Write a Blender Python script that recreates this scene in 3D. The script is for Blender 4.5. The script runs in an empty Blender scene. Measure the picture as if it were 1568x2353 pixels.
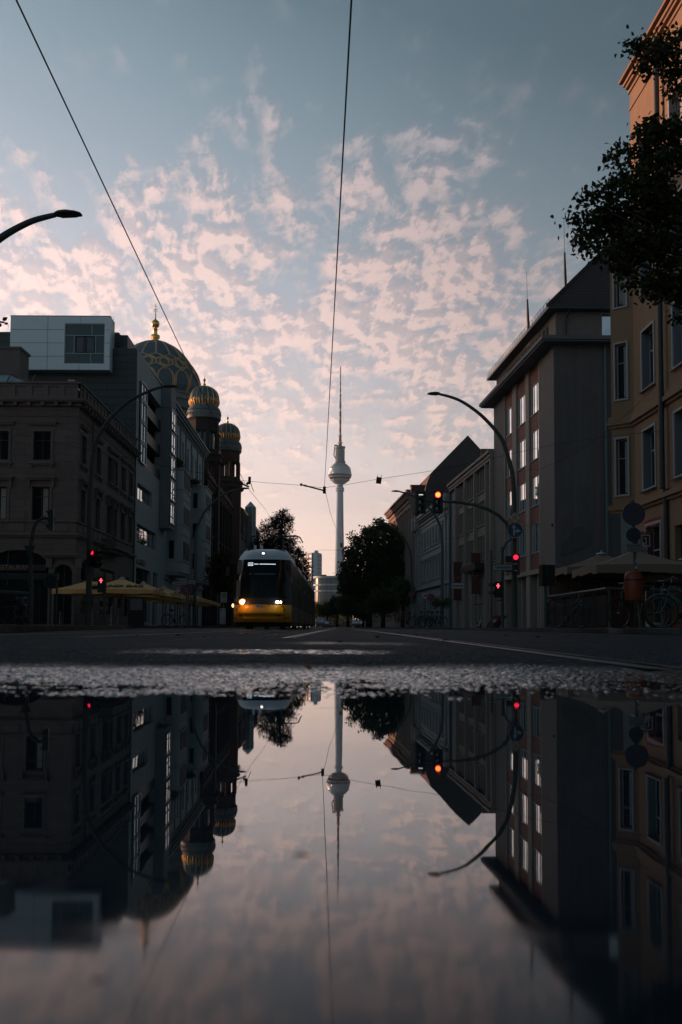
import bpy, math, random
import numpy as np
from mathutils import Vector, Matrix
random.seed(7); rng = np.random.default_rng(7)
SC = bpy.context.scene
COL = SC.collection
R = math.radians
# ------------------------------------------------------------------ camera
CAMH = 0.12; PITCH = R(3.553); FPX = 2287.0; CX, CY = 784.0, 1299.0; ROLL = R(0.30)   # CX, CY: optical axis of the cropped frame
cam = bpy.data.cameras.new("camera"); camo = bpy.data.objects.new("camera", cam); COL.objects.link(camo)
camo.location = (0, 0, CAMH); camo.rotation_euler = (Matrix.Rotation(R(90) + PITCH, 3, 'X') @ Matrix.Rotation(ROLL, 3, 'Z')).to_euler()
cam.sensor_fit = 'VERTICAL'; cam.sensor_height = 36.0; cam.sensor_width = 24.0; cam.lens = 35.0; cam.shift_y = (CY - 1176.5) / 2353.0
cam.clip_start = 0.02; cam.clip_end = 6000
cam.dof.use_dof = True; cam.dof.focus_distance = 45.0; cam.dof.aperture_fstop = 7.0
SC.camera = camo
SC.view_settings.view_transform = 'Standard'; SC.view_settings.look = 'None'
SC.view_settings.exposure = 0.0; SC.view_settings.gamma = 1.0
SUN_AZ = R(58); SUN_EL = R(3.6)       # to the left of the street axis, just above the roofs
sun = bpy.data.lights.new("sun", 'SUN'); suno = bpy.data.objects.new("sun", sun); COL.objects.link(suno)
sun.energy = 5.0; sun.angle = R(0.6); sun.color = (1.0, 0.50, 0.33)
_sd = Vector((-math.sin(SUN_AZ) * math.cos(SUN_EL), math.cos(SUN_AZ) * math.cos(SUN_EL), math.sin(SUN_EL)))
suno.rotation_euler = _sd.to_track_quat('Z', 'Y').to_euler()

# ------------------------------------------------------------------ node helpers
class NT:
    def __init__(s, tree): s.t = tree; s.n = tree.nodes; s.l = tree.links
    def add(s, typ, props=None, **inp):
        n = s.n.new(typ)
        for k, v in (props or {}).items(): setattr(n, k, v)
        for k, v in inp.items():
            k2 = int(k[1:]) if k[0] == 'i' and k[1:].isdigit() else k.replace('_', ' ')
            s.set(n.inputs[k2], v)
        return n
    def set(s, sock, v):
        if isinstance(v, bpy.types.NodeSocket): s.l.new(v, sock)
        elif isinstance(v, bpy.types.Node): s.l.new(v.outputs[0], sock)
        else: sock.default_value = v
    def m(s, op, a, b=0.0, c=0.0, clamp=False):
        n = s.n.new('ShaderNodeMath'); n.operation = op; n.use_clamp = clamp
        s.set(n.inputs[0], a); s.set(n.inputs[1], b); s.set(n.inputs[2], c); return n.outputs[0]
    def mix(s, f, a, b, blend='MIX'):
        n = s.n.new('ShaderNodeMix'); n.data_type = 'RGBA'; n.blend_type = blend
        s.set(n.inputs[0], f); s.set(n.inputs[6], a); s.set(n.inputs[7], b); return n.outputs[2]
    def ramp(s, f, stops, interp='LINEAR'):
        stops = [(p, (max(0, c) if isinstance(c, (int, float)) else c)) for p, c in stops]
        n = s.n.new('ShaderNodeValToRGB'); n.color_ramp.interpolation = interp
        e = n.color_ramp.elements
        while len(e) < len(stops): e.new(0.5)
        for k, (p, c) in enumerate(stops):
            e[k].position = p
            e[k].color = (c, c, c, 1) if isinstance(c, (int, float)) else (*c, 1)
        s.set(n.inputs[0], f); return n.outputs[0]
    def smooth(s, x, a, b):
        n = s.n.new('ShaderNodeMapRange'); n.interpolation_type = 'SMOOTHSTEP'
        s.set(n.inputs[0], x); n.inputs[1].default_value = a; n.inputs[2].default_value = b
        n.inputs[3].default_value = 0; n.inputs[4].default_value = 1; return n.outputs[0]
    def noise(s, vec, scale, detail=4.0, rough=0.55, dist=0.0, lac=2.0):
        n = s.n.new('ShaderNodeTexNoise'); s.set(n.inputs['Vector'], vec)
        n.inputs['Scale'].default_value = scale; n.inputs['Detail'].default_value = detail
        n.inputs['Roughness'].default_value = rough; n.inputs['Distortion'].default_value = dist
        n.inputs['Lacunarity'].default_value = lac; return n.outputs[0]
    def comb(s, x, y, z=0.0):
        n = s.n.new('ShaderNodeCombineXYZ'); s.set(n.inputs[0], x); s.set(n.inputs[1], y); s.set(n.inputs[2], z); return n.outputs[0]

# ------------------------------------------------------------------ sky
world = bpy.data.worlds.new("World"); SC.world = world; world.use_nodes = True
w = NT(world.node_tree); w.n.clear()
tc = w.add('ShaderNodeTexCoord'); sep = w.add('ShaderNodeSeparateXYZ', Vector=tc.outputs['Generated'])
X, Y, Z = sep.outputs[0], sep.outputs[1], w.m('MAXIMUM', sep.outputs[2], 0.0)
e = w.m('ADD', Z, w.m('MULTIPLY', X, 0.26), clamp=True)
base = w.ramp(e, [(0.0, (.88, .63, .54)), (.08, (.82, .61, .55)), (.17, (.68, .58, .57)), (.27, (.43, .435, .485)), (.36, (.27, .32, .375)),
                  (.46, (.165, .23, .275)), (.55, (.083, .14, .178)), (.66, (.055, .10, .13)), (1.0, (.03, .05, .07))])
nish = w.add('ShaderNodeTexSky', {'sky_type': 'NISHITA', 'sun_disc': False, 'sun_elevation': SUN_EL, 'sun_rotation': -SUN_AZ})
# cloud sheet: flat layer seen in perspective
zi = w.m('DIVIDE', 1.0, w.m('ADD', Z, 0.27))
px_, py_ = w.m('MULTIPLY', X, zi), w.m('MULTIPLY', Y, zi)
cv = w.comb(w.m('ADD', px_, w.m('MULTIPLY', py_, .16)), w.m('MULTIPLY', py_, .60), 0.0)
warp = w.add('ShaderNodeTexNoise', Vector=cv, Scale=7.0, Detail=3.0)
cvw = w.add('ShaderNodeVectorMath', {'operation': 'MULTIPLY_ADD'}, i0=warp.outputs['Color'], i1=(.036, .036, 0), i2=cv).outputs[0]
def puffs(vec):
    v1 = w.add('ShaderNodeTexVoronoi', {'feature': 'SMOOTH_F1'}, Vector=vec, Scale=22.0, Smoothness=.8, Randomness=1.0).outputs['Distance']
    return w.m('ADD', w.m('MULTIPLY', w.m('SUBTRACT', 1.0, w.m('MULTIPLY', v1, 1.35)), .50), w.m('MULTIPLY', w.noise(vec, 36.0, 6.0, .60), .92))
n1 = puffs(cvw)
n2 = w.noise(cv, 4.2, 4.0, 0.55)
n4 = w.noise(w.comb(w.m('MULTIPLY', px_, 1.6), w.m('MULTIPLY', py_, 3.0), 4.0), 1.1, 5.0, .6)
hh = w.m('ADD', Z, w.m('MULTIPLY', w.m('ABSOLUTE', w.m('ADD', X, -0.02)), 0.24))
cover = w.ramp(w.m('ADD', hh, w.m('MULTIPLY', X, .10)), [(0.0, .0), (.12, .0), (.19, .16), (.25, .58), (.30, .74), (.36, .76), (.42, .52), (.455, .10), (.48, .0), (.6, .0), (1, .0)], 'B_SPLINE')
dens = w.m('ADD', w.m('ADD', w.m('MULTIPLY', n1, 1.1), w.m('MULTIPLY', n2, 1.15)), w.m('MULTIPLY', cover, .62))
alpha = w.m('MULTIPLY', w.smooth(dens, 1.27, 1.84), w.m('SUBTRACT', 1.0, w.m('MULTIPLY', w.smooth(hh, .47, .53), .75)))
alpha = w.m('MULTIPLY', alpha, w.m('SUBTRACT', 1.0, w.m('MULTIPLY', w.smooth(X, .12, .30), .45)))
core = w.smooth(dens, 1.45, 1.86)
lit = w.ramp(e, [(0, (.96, .69, .58)), (.12, (.93, .68, .60)), (.25, (.90, .64, .57)), (.36, (.78, .55, .50)), (.47, (.50, .42, .43)), (.6, (.25, .27, .30)), (1, (.1, .1, .12))])
shade = w.ramp(e, [(0, (.78, .57, .53)), (.15, (.56, .45, .46)), (.27, (.40, .35, .385)), (.38, (.28, .27, .31)), (.5, (.17, .20, .25)), (1, (.06, .07, .09))])
cvs = w.add('ShaderNodeVectorMath', {'operation': 'ADD'}, i0=cvw, i1=(-.005, .009, 0)).outputs[0]
rel = w.smooth(w.m('SUBTRACT', n1, puffs(cvs)), -.09, .09)
rel2 = w.m('MULTIPLY', w.m('ADD', w.m('MULTIPLY', rel, .72), w.m('MULTIPLY', core, .34)), 1.0, clamp=True)
cloudc = w.mix(rel2, shade, lit)
sky = w.mix(w.m('MULTIPLY', alpha, .80), base, cloudc)
# long soft streaks low over the street
st = w.m('MULTIPLY', w.smooth(n4, .50, .68), w.ramp(Z, [(0, .55), (.1, .65), (.2, .35), (.3, 0), (1, 0)]))
sky = w.mix(w.m('MULTIPLY', st, .6), sky, shade)
sky = w.mix(1.0, sky, w.ramp(w.m('ADD', w.m('MULTIPLY', X, .5), .5, clamp=True), [(0, 1.30), (.33, 1.36), (.42, 1.24), (.49, 1.10), (.57, .88), (.66, .70), (1, .6)]), 'MULTIPLY')
back = w.smooth(Y, -0.55, .55)           # sky dimmed and blued behind the camera to set the light on the facades
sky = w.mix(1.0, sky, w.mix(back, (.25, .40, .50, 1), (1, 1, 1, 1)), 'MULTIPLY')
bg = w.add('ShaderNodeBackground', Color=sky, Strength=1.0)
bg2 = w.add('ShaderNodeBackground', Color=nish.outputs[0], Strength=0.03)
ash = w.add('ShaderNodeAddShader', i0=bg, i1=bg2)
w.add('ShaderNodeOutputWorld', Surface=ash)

# ------------------------------------------------------------------ materials
MATS = {}
def mat(name, col, rough=.8, metal=0.0, var=.18, vscale=1.2, bump=0.0, bscale=40.0, brick=None, brick_mortar=.5, emit=None, spec=None, ior=None, streak=0.0):
    if name in MATS: return MATS[name]
    m = bpy.data.materials.new(name); m.use_nodes = True; t = NT(m.node_tree)
    p = t.n['Principled BSDF']; p.inputs['Roughness'].default_value = rough; p.inputs['Metallic'].default_value = metal
    if spec is not None: p.inputs['Specular IOR Level'].default_value = spec
    if ior: p.inputs['IOR'].default_value = ior
    col4 = (*col, 1)
    geo = t.add('ShaderNodeNewGeometry'); pos = geo.outputs['Position']
    c = col4; h = None
    if var:
        n = t.noise(pos, vscale, 6.0, .62)
        n_b = t.noise(pos, vscale * 9, 3.0, .5)
        f = t.m('ADD', t.m('MULTIPLY', n, 2 * var), t.m('MULTIPLY', n_b, var))
        f = t.m('ADD', f, 1 - 1.5 * var)
        if streak:
            sp = t.add('ShaderNodeSeparateXYZ', Vector=pos)
            sv = t.comb(t.m('MULTIPLY', sp.outputs[0], 2.5), t.m('MULTIPLY', sp.outputs[1], 2.5), t.m('MULTIPLY', sp.outputs[2], .22))
            f = t.m('MULTIPLY', f, t.m('ADD', 1 - streak, t.m('MULTIPLY', t.noise(sv, 1.0, 4.0, .6), 2 * streak)))
        c = t.mix(1.0, col4, f, 'MULTIPLY')
    if brick:
        bw, bh, ms = brick
        sp = t.add('ShaderNodeSeparateXYZ', Vector=pos)
        bv = t.comb(t.m('ADD', sp.outputs[0], sp.outputs[1]), sp.outputs[2], 0.0)
        b = t.add('ShaderNodeTexBrick', Vector=bv, Color1=(1, 1, 1, 1), Color2=(.8, .8, .8, 1), Mortar=(brick_mortar,) * 3 + (1,), Scale=1.0)
        b.inputs['Mortar Size'].default_value = ms; b.inputs['Brick Width'].default_value = bw; b.inputs['Row Height'].default_value = bh
        b.inputs['Mortar Smooth'].default_value = .3
        c = t.mix(1.0, c, b.outputs[0], 'MULTIPLY')
        h = t.m('MULTIPLY', b.outputs[1], -1.0)
    t.set(p.inputs['Base Color'], c)
    if bump or brick:
        hh_ = t.m('MULTIPLY', t.noise(pos, bscale, 4.0, .6), 1.0)
        if h is not None: hh_ = t.m('ADD', t.m('MULTIPLY', hh_, .4), h)
        bm_ = t.add('ShaderNodeBump', Height=hh_, Strength=max(bump, .35), Distance=.02)
        t.set(p.inputs['Normal'], bm_.outputs[0])
    if emit:
        p.inputs['Emission Color'].default_value = (*emit[0], 1); p.inputs['Emission Strength'].default_value = emit[1]
    MATS[name] = m; return m

# ------------------------------------------------------------------ mesh helpers
class MB:
    def __init__(s): s.v = []; s.f = []
    def add(s, vs, fs):
        o = len(s.v); s.v += [tuple(p) for p in vs]; s.f += [tuple(i + o for i in f) for f in fs]; return s
    def box(s, a, b):
        (x0, y0, z0), (x1, y1, z1) = a, b
        return s.hexa([(x0, y0, z0), (x1, y0, z0), (x1, y1, z0), (x0, y1, z0), (x0, y0, z1), (x1, y0, z1), (x1, y1, z1), (x0, y1, z1)])
    def hexa(s, v): return s.add(v, [(0, 3, 2, 1), (4, 5, 6, 7), (0, 1, 5, 4), (1, 2, 6, 5), (2, 3, 7, 6), (3, 0, 4, 7)])
    def quad(s, a, b, c, d): return s.add([a, b, c, d], [(0, 1, 2, 3)])
    def poly(s, pts): return s.add(pts, [tuple(range(len(pts)))])
    def tube(s, pts, r, n=8, cap=True):
        pts = [Vector(p) for p in pts]; rs = r if isinstance(r, (list, tuple)) else [r] * len(pts)
        rings = []; up0 = None
        for i, p in enumerate(pts):
            d = (pts[min(i + 1, len(pts) - 1)] - pts[max(i - 1, 0)])
            if d.length < 1e-9: d = Vector((0, 0, 1))
            d.normalize()
            if up0 is None: up0 = Vector((1, 0, 0)) if abs(d.x) < .9 else Vector((0, 1, 0))
            a = (up0 - d * up0.dot(d))
            if a.length < 1e-6: a = d.orthogonal()
            a.normalize(); b = d.cross(a); up0 = a
            rings.append([p + (a * math.cos(2 * math.pi * k / n) + b * math.sin(2 * math.pi * k / n)) * rs[i] for k in range(n)])
        o = len(s.v)
        for rg in rings: s.v += [tuple(p) for p in rg]
        for i in range(len(pts) - 1):
            for k in range(n):
                k2 = (k + 1) % n
                s.f.append((o + i * n + k, o + i * n + k2, o + (i + 1) * n + k2, o + (i + 1) * n + k))
        if cap:
            s.f.append(tuple(o + k for k in reversed(range(n)))); s.f.append(tuple(o + (len(pts) - 1) * n + k for k in range(n)))
        return s
    def lathe(s, c, prof, n=24, ang0=0.0, cap=True):
        cx, cy = c; o = len(s.v)
        for r, z in prof:
            for k in range(n):
                a = ang0 + 2 * math.pi * k / n
                s.v.append((cx + r * math.cos(a), cy + r * math.sin(a), z))
        for i in range(len(prof) - 1):
            for k in range(n):
                k2 = (k + 1) % n
                s.f.append((o + i * n + k, o + i * n + k2, o + (i + 1) * n + k2, o + (i + 1) * n + k))
        if cap:
            s.f.append(tuple(o + k for k in reversed(range(n)))); s.f.append(tuple(o + (len(prof) - 1) * n + k for k in range(n)))
        return s
    def prism(s, poly, z0, z1):
        n = len(poly)
        s.add([(x, y, z0) for x, y in poly] + [(x, y, z1) for x, y in poly],
              [tuple(reversed(range(n))), tuple(range(n, 2 * n))] + [(i, (i + 1) % n, n + (i + 1) % n, n + i) for i in range(n)]); return s
    def xf(s, M):
        s.v = [tuple(M @ Vector(p)) for p in s.v]; return s
    def join(s, o): return s.add(o.v, o.f)
    def build(s, name, m, parent=None, smooth=False, loc=None, label=None):
        me = bpy.data.meshes.new(name)
        L = Vector(loc) if loc is not None else Vector((0, 0, 0))
        if parent is not None:
            q = parent
            while q is not None: L = L + q.location; q = q.parent
        vs = [(x - L.x, y - L.y, z - L.z) for x, y, z in s.v] if L.length else s.v
        me.from_pydata(vs, [], s.f); me.update()
        if smooth:
            me.shade_smooth()
            if smooth is not True: me.set_sharp_from_angle(angle=R(smooth))
        o = bpy.data.objects.new(name, me); COL.objects.link(o)
        if m is not None: me.materials.append(m)
        if parent is not None: o.parent = parent
        if loc is not None: o.location = loc
        if label: o['label'] = label
        return o
def tag(o, label=None, cat=None, group=None, kind=None):
    if label: o['label'] = label
    if cat: o['category'] = cat
    if group: o['group'] = group
    if kind: o['kind'] = kind
    return o
def empty(name, loc, label, cat, group=None, rz=0.0):
    o = bpy.data.objects.new(name, None); COL.objects.link(o); o.location = loc; o.rotation_euler = (0, 0, rz)
    o.empty_display_size = .3
    return tag(o, label, cat, group)
def copy_tree(o, parent=None):
    c = o.copy(); COL.objects.link(c)
    if parent is not None: c.parent = parent
    for ch in list(o.children): copy_tree(ch, c)
    return c
def pos(u, v, y):
    a = (u - CX) / FPX; b = (CY - v) / FPX; cx = a * math.cos(ROLL) - b * math.sin(ROLL); cy = a * math.sin(ROLL) + b * math.cos(ROLL)
    t = y / (math.cos(PITCH) - cy * math.sin(PITCH))
    return Vector((t * cx, y, CAMH + t * (math.sin(PITCH) + cy * math.cos(PITCH))))
def zat(v, y): return pos(784, v, y).z
class Fr:
    """a vertical facade plane: s runs along it, d out of it"""
    def __init__(s, o, d, n):
        s.o = Vector((o[0], o[1])); s.d = Vector(d).normalized(); s.n = Vector(n).normalized()
    def pt(s, a, z, d=0.0):
        q = s.o + s.d * a + s.n * d; return (q.x, q.y, z)
    def hit(s, u, v, d=0.0):
        ray = pos(u, v, 1.0) - Vector((0, 0, CAMH)); o = s.o + s.n * d
        t = o.dot(s.n) / (ray.x * s.n.x + ray.y * s.n.y)
        q = Vector((ray.x * t, ray.y * t)); return ((q - o).dot(s.d), CAMH + ray.z * t)
    def su(s, u, d=0.0): return s.hit(u, 1300, d)[0]
    def box(s, mb, s0, s1, z0, z1, d0, d1):
        return mb.hexa([s.pt(s0, z0, d1), s.pt(s1, z0, d1), s.pt(s1, z0, d0), s.pt(s0, z0, d0), s.pt(s0, z1, d1), s.pt(s1, z1, d1), s.pt(s1, z1, d0), s.pt(s0, z1, d0)])
def wall(mb, fr, s0, s1, z0, z1, holes, depth=.28, d=0.0):
    """a wall sheet with real openings and reveals. hole = (s0,s1,z0,z1[,arch_rise])"""
    hs = [h for h in holes if h[0] > s0 and h[1] < s1 and h[2] >= z0 and h[3] <= z1]
    ss = sorted({s0, s1, *[h[0] for h in hs], *[h[1] for h in hs]}); zs = sorted({z0, z1, *[h[2] for h in hs], *[h[3] for h in hs]})
    for i in range(len(ss) - 1):
        for j in range(len(zs) - 1):
            sm, zm = (ss[i] + ss[i + 1]) / 2, (zs[j] + zs[j + 1]) / 2
            if any(h[0] < sm < h[1] and h[2] < zm < h[3] for h in hs): continue
            mb.quad(fr.pt(ss[i], zs[j], d), fr.pt(ss[i + 1], zs[j], d), fr.pt(ss[i + 1], zs[j + 1], d), fr.pt(ss[i], zs[j + 1], d))
    for h in hs:
        a, b, c, e_ = h[:4]; q = lambda s_, z_, k: fr.pt(s_, z_, d - k * depth)
        mb.quad(q(a, c, 0), q(a, c, 1), q(a, e_, 1), q(a, e_, 0)); mb.quad(q(b, c, 1), q(b, c, 0), q(b, e_, 0), q(b, e_, 1))
        mb.quad(q(a, c, 1), q(a, c, 0), q(b, c, 0), q(b, c, 1))
        if len(h) > 4 and h[4] > 0:
            rise = h[4]; N = 8; mid = (a + b) / 2; w_ = (b - a) / 2
            arc = [(mid - w_ * math.cos(math.pi * k / N), e_ - rise + rise * math.sin(math.pi * k / N)) for k in range(N + 1)]
            for k in range(N):
                (sa, za), (sb, zb) = arc[k], arc[k + 1]
                mb.quad(fr.pt(sa, za, d), fr.pt(sb, zb, d), fr.pt(sb, e_, d), fr.pt(sa, e_, d))
                mb.quad(q(sa, za, 0), q(sb, zb, 0), q(sb, zb, 1), q(sa, za, 1))
        else:
            mb.quad(q(a, e_, 0), q(b, e_, 0), q(b, e_, 1), q(a, e_, 1))
    return mb
# ------------------------------------------------------------------ palette
M_ASHLAR = mat('cream_ashlar', (.150, .138, .134), .9, brick=(1.3, .42, .012), bump=.4, bscale=18, var=.14, streak=.16)
M_PLASTER_W = mat('warm_plaster', (.155, .142, .137), .9, bump=.3, bscale=22, var=.14, streak=.15)
M_TRIM = mat('stone_trim', (.14, .130, .124), .85, bump=.2, bscale=25, var=.18, streak=.1)
M_CLAD = mat('dark_cladding', (.032, .052, .053), .55, brick=(3.4, .62, .035), brick_mortar=.25, bump=.1, bscale=6, var=.2)
M_WHITEPANEL = mat('pale_panel', (.68, .80, .84), .5, var=.06, bump=.05, bscale=60)
M_JOINT = mat('panel_joint', (.05, .07, .08), .8)
M_GREYRENDER = mat('grey_render', (.35, .41, .415), .9, bump=.35, bscale=26, var=.14, streak=.2)
M_GREYTRIM = mat('grey_trim', (.20, .24, .245), .85, bump=.2, var=.15)
M_DKMETAL = mat('dark_metal', (.045, .055, .055), .5, metal=.3, var=.2, vscale=3)
M_POLE = mat('green_grey_pole', (.075, .095, .09), .55, metal=.2, var=.3, vscale=4, bump=.15)
M_ZINC = mat('zinc_sheet', (.40, .60, .68), .45, metal=.3, var=.25, vscale=1.5)
M_COPPER = mat('patina_copper', (.09, .15, .16), .55, metal=.1, var=.25, vscale=2)
M_DOME = mat('dome_skin', (.085, .145, .175), .55, var=.15, vscale=.7, brick=(.9, .35, .02), brick_mortar=.75)
M_GOLD = mat('gold_leaf', (.95, .60, .20), .30, metal=.9, var=.15, vscale=3)
M_GOLDDULL = mat('dull_gold_tracery', (.55, .38, .21), .5, metal=.4, var=.3, vscale=4)
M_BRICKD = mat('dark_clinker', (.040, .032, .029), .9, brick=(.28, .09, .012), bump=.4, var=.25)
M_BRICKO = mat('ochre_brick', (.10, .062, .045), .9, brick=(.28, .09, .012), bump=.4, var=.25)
M_ROOFT = mat('roof_tile', (.06, .048, .046), .85, brick=(.22, .30, .03), brick_mortar=.3, bump=.5, var=.3)
M_ROOFR = mat('red_roof', (.17, .08, .06), .85, brick=(.25, .3, .03), brick_mortar=.4, bump=.5, var=.3)
M_PEBBLE = mat('pebbledash', (.175, .150, .135), .95, bump=.9, bscale=9, var=.2, vscale=2, streak=.12)
M_ENDWALL = mat('grey_end_render', (.115, .108, .105), .95, bump=.5, bscale=12, var=.26, vscale=.5, streak=.34)
M_REDTILE = mat('red_ceramic', (.20, .06, .04), .7, brick=(.62, .62, .02), brick_mortar=.55, bump=.1, var=.28)
M_BEIGEBRICK = mat('beige_brick', (.33, .265, .225), .92, brick=(.30, .10, .012), brick_mortar=.7, bump=.3, var=.16)
M_BEIGETRIM = mat('beige_concrete', (.32, .265, .225), .9, bump=.2, var=.12)
M_WHITERENDER = mat('pale_render', (.34, .335, .32), .9, bump=.25, bscale=20, var=.12, streak=.15)
M_SANDSTONE = mat('brown_sandstone', (.26, .19, .155), .9, bump=.4, bscale=14, var=.2, streak=.15)
M_FIREWALL = mat('fire_wall', (.085, .074, .070), .95, bump=.3, bscale=8, var=.18, vscale=.6, streak=.15)
M_TAN = mat('tan_roughcast', (.255, .172, .108), .95, bump=.8, bscale=13, var=.14, vscale=1.5, streak=.14)
M_TANTRIM = mat('tan_trim', (.26, .17, .11), .9, bump=.3, var=.12)
M_WINWHITE = mat('white_frame', (.32, .36, .385), .6, var=.12)
M_WINGREY = mat('grey_frame', (.12, .14, .14), .6, var=.12)
M_WINDARK = mat('dark_frame', (.03, .04, .04), .5, var=.1)
M_WINTEAL = mat('steel_frame', (.23, .34, .36), .4, metal=.4, var=.1)
M_GLASS = mat('window_glass', (.012, .016, .018), .04, var=0, ior=1.6)
M_GLASSB = mat('reflective_glass', (.70, .74, .76), .02, metal=.9, var=0)
M_GLASSD = mat('dull_glass', (.012, .016, .018), .6, var=0, spec=.03)
M_GLASSG = mat('greenish_glass', (.02, .05, .05), .08, var=0, ior=1.5)
M_CURTAIN = mat('curtain', (.35, .36, .36), .9, var=.2, vscale=8)
M_REVEAL = mat('pale_reveal', (.17, .19, .21), .9, var=.1)
M_INSIDE = mat('dark_inside', (.02, .02, .02), .95, var=0)
M_BLACK = mat('black_paint', (.012, .013, .014), .5, var=.1)
M_SIGNW = mat('sign_white', (.42, .46, .46), .5, var=.1)
M_SIGNRED = mat('sign_red', (.28, .03, .03), .5, var=.15)
M_SIGNBLUE = mat('sign_blue', (.015, .06, .13), .45, var=.15)
M_SIGNYEL = mat('sign_yellow', (.50, .28, .03), .5, var=.1)
M_AWN = mat('yellow_canvas', (.68, .45, .18), .85, var=.10, bump=.1, bscale=90)
M_AWNB = mat('cream_canvas', (.25, .19, .145), .85, var=.10, bump=.1, bscale=90)
M_RED = mat('signal_red', (.5, .01, .03), .4, var=0, emit=((1.0, .02, .07), 1.3))
M_REDHOT = mat('signal_red_hot', (.5, .1, .02), .4, var=0, emit=((1.0, .13, .015), 6.0))
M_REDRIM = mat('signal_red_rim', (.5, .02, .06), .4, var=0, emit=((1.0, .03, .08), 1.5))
M_WOOD = mat('brown_wood', (.12, .065, .04), .8, var=.3, vscale=5, bump=.2)
M_STEEL = mat('bright_steel', (.14, .155, .16), .3, metal=.9, var=.1)
M_TYRE = mat('rubber', (.02, .02, .02), .85, var=.1)

def text_mesh(txt, size, depth=.01, bold=0.0):
    cu = bpy.data.curves.new('lettering', 'FONT'); cu.body = txt; cu.size = size; cu.extrude = depth; cu.align_x = 'CENTER'; cu.align_y = 'CENTER'
    cu.offset = bold; cu.resolution_u = 2
    o = bpy.data.objects.new('lettering', cu); COL.objects.link(o)
    bpy.context.view_layer.update()
    me = bpy.data.meshes.new_from_object(o.evaluated_get(bpy.context.evaluated_depsgraph_get()))
    mb = MB(); mb.v = [tuple(v.co) for v in me.vertices]; mb.f = [tuple(p.vertices) for p in me.polygons]
    bpy.data.objects.remove(o); bpy.data.curves.remove(cu); bpy.data.meshes.remove(me); return mb
def text_on(fr, txt, s, z, size, d, m, parent, sx=1.0, bold=0.0, flip=None, name='lettering', roll=0.0):
    """lettering standing on a facade; reads left to right for someone facing the wall"""
    mb = text_mesh(txt, size, .012, bold)
    rt = Vector((-fr.n.y, fr.n.x))           # to the right, for a viewer facing the wall
    sg = 1.0 if rt.dot(fr.d) > 0 else -1.0
    cr, sr = math.cos(roll), math.sin(roll)
    mb.v = [fr.pt(s + sg * ((x * cr - y * sr) * sx), z + (x * sr + y * cr), d + q) for x, y, q in mb.v]
    return mb.build(name, m, parent)

def window(fr, parent, h, mf, mg, cols=2, rows=(.68,), rec=.2, fw=.07, fd=.06, sur=None, sill=None, hood=None, reveal=None, d=0.0, curtain=False, name='window'):
    a, b, c, e_ = h[:4]; mb = MB()
    bx = lambda s0, s1, z0, z1, k0=0.0, k1=fd: fr.box(mb, s0, s1, z0, z1, d - rec + k0 - .01, d - rec + k1)
    bx(a, a + fw, c, e_); bx(b - fw, b, c, e_); bx(a + fw, b - fw, c, c + fw); bx(a + fw, b - fw, e_ - fw, e_)
    mw = fw * .7
    for k in range(1, cols):
        m_ = a + (b - a) * k / cols; bx(m_ - mw / 2, m_ + mw / 2, c + fw, e_ - fw, .002, fd - .006)
    for r_ in rows:
        z_ = c + (e_ - c) * r_; bx(a + fw, b - fw, z_ - mw / 2, z_ + mw / 2, .004, fd - .003)
    wob = mb.build(name, mf, parent)
    g = MB(); fr.box(g, a + .01, b - .01, c + .01, e_ - .01, d - rec - .02, d - rec + .018); g.build('pane', mg, wob)
    if curtain:
        q = MB(); n = 7
        for k in range(n):
            s_ = a + (b - a) * (.12 + .3 * k / n)
            fr.box(q, s_, s_ + (b - a) * .3 / n * .8, c + .1, e_ - .1, d - rec + .0185, d - rec + .024 + .006 * (k % 2))
        q.build('curtain', M_CURTAIN, wob)
    if sur:
        w_, t_, m_ = sur; q = MB()
        fr.box(q, a - w_, a - .002, c, e_, d + .001, d + t_); fr.box(q, b + .002, b + w_, c, e_, d + .001, d + t_); fr.box(q, a - w_, b + w_, e_ + .002, e_ + w_, d + .001, d + t_ + .003)
        fr.box(q, a - w_, b + w_, c - w_ * .9, c - .002, d + .001, d + t_ + .004)
        q.build('surround', m_, wob)
    if sill:
        w_, t_, hh_, m_ = sill; q = MB(); o_ = (sur[0] * .9 + .004) if sur else .004
        fr.box(q, a - w_, b + w_, c - o_ - hh_, c - o_, d + .002, d + t_); fr.box(q, a - w_ * .7, b + w_ * .7, c - o_ - hh_ * 1.8, c - o_ - hh_ - .002, d + .002, d + t_ * .6)
        for s_ in (a - w_ * .5, b + w_ * .5 - .14): fr.box(q, s_, s_ + .14, c - o_ - hh_ * 3, c - o_ - hh_ * 1.8 - .002, d + .002, d + t_ * .5)
        q.build('sill', m_, wob)
    if hood:
        w_, t_, z_, m_, cons = hood; q = MB(); zb = e_ + z_
        fr.box(q, a - w_, b + w_, zb, zb + .12, d + .002, d + t_ * .7); fr.box(q, a - w_ - .08, b + w_ + .08, zb + .122, zb + .22, d + .002, d + t_)
        if cons:
            for s_ in (a - w_ * .9, b + w_ * .9 - .16):
                fr.box(q, s_, s_ + .16, zb - cons, zb - .002, d + .002, d + t_ * .55); fr.box(q, s_ + .02, s_ + .14, zb - cons * 1.35, zb - cons - .002, d + .002, d + t_ * .3)
        q.build('hood', m_, wob)
    return wob
def band(mb, fr, s0, s1, prof, over=0.0):
    """stacked horizontal mouldings: prof = [(z0,z1,d1)]"""
    for z0, z1, d1 in prof: fr.box(mb, s0 - (d1 if over else 0), s1, z0 + .001, z1 - .001, .002, d1)

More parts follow.
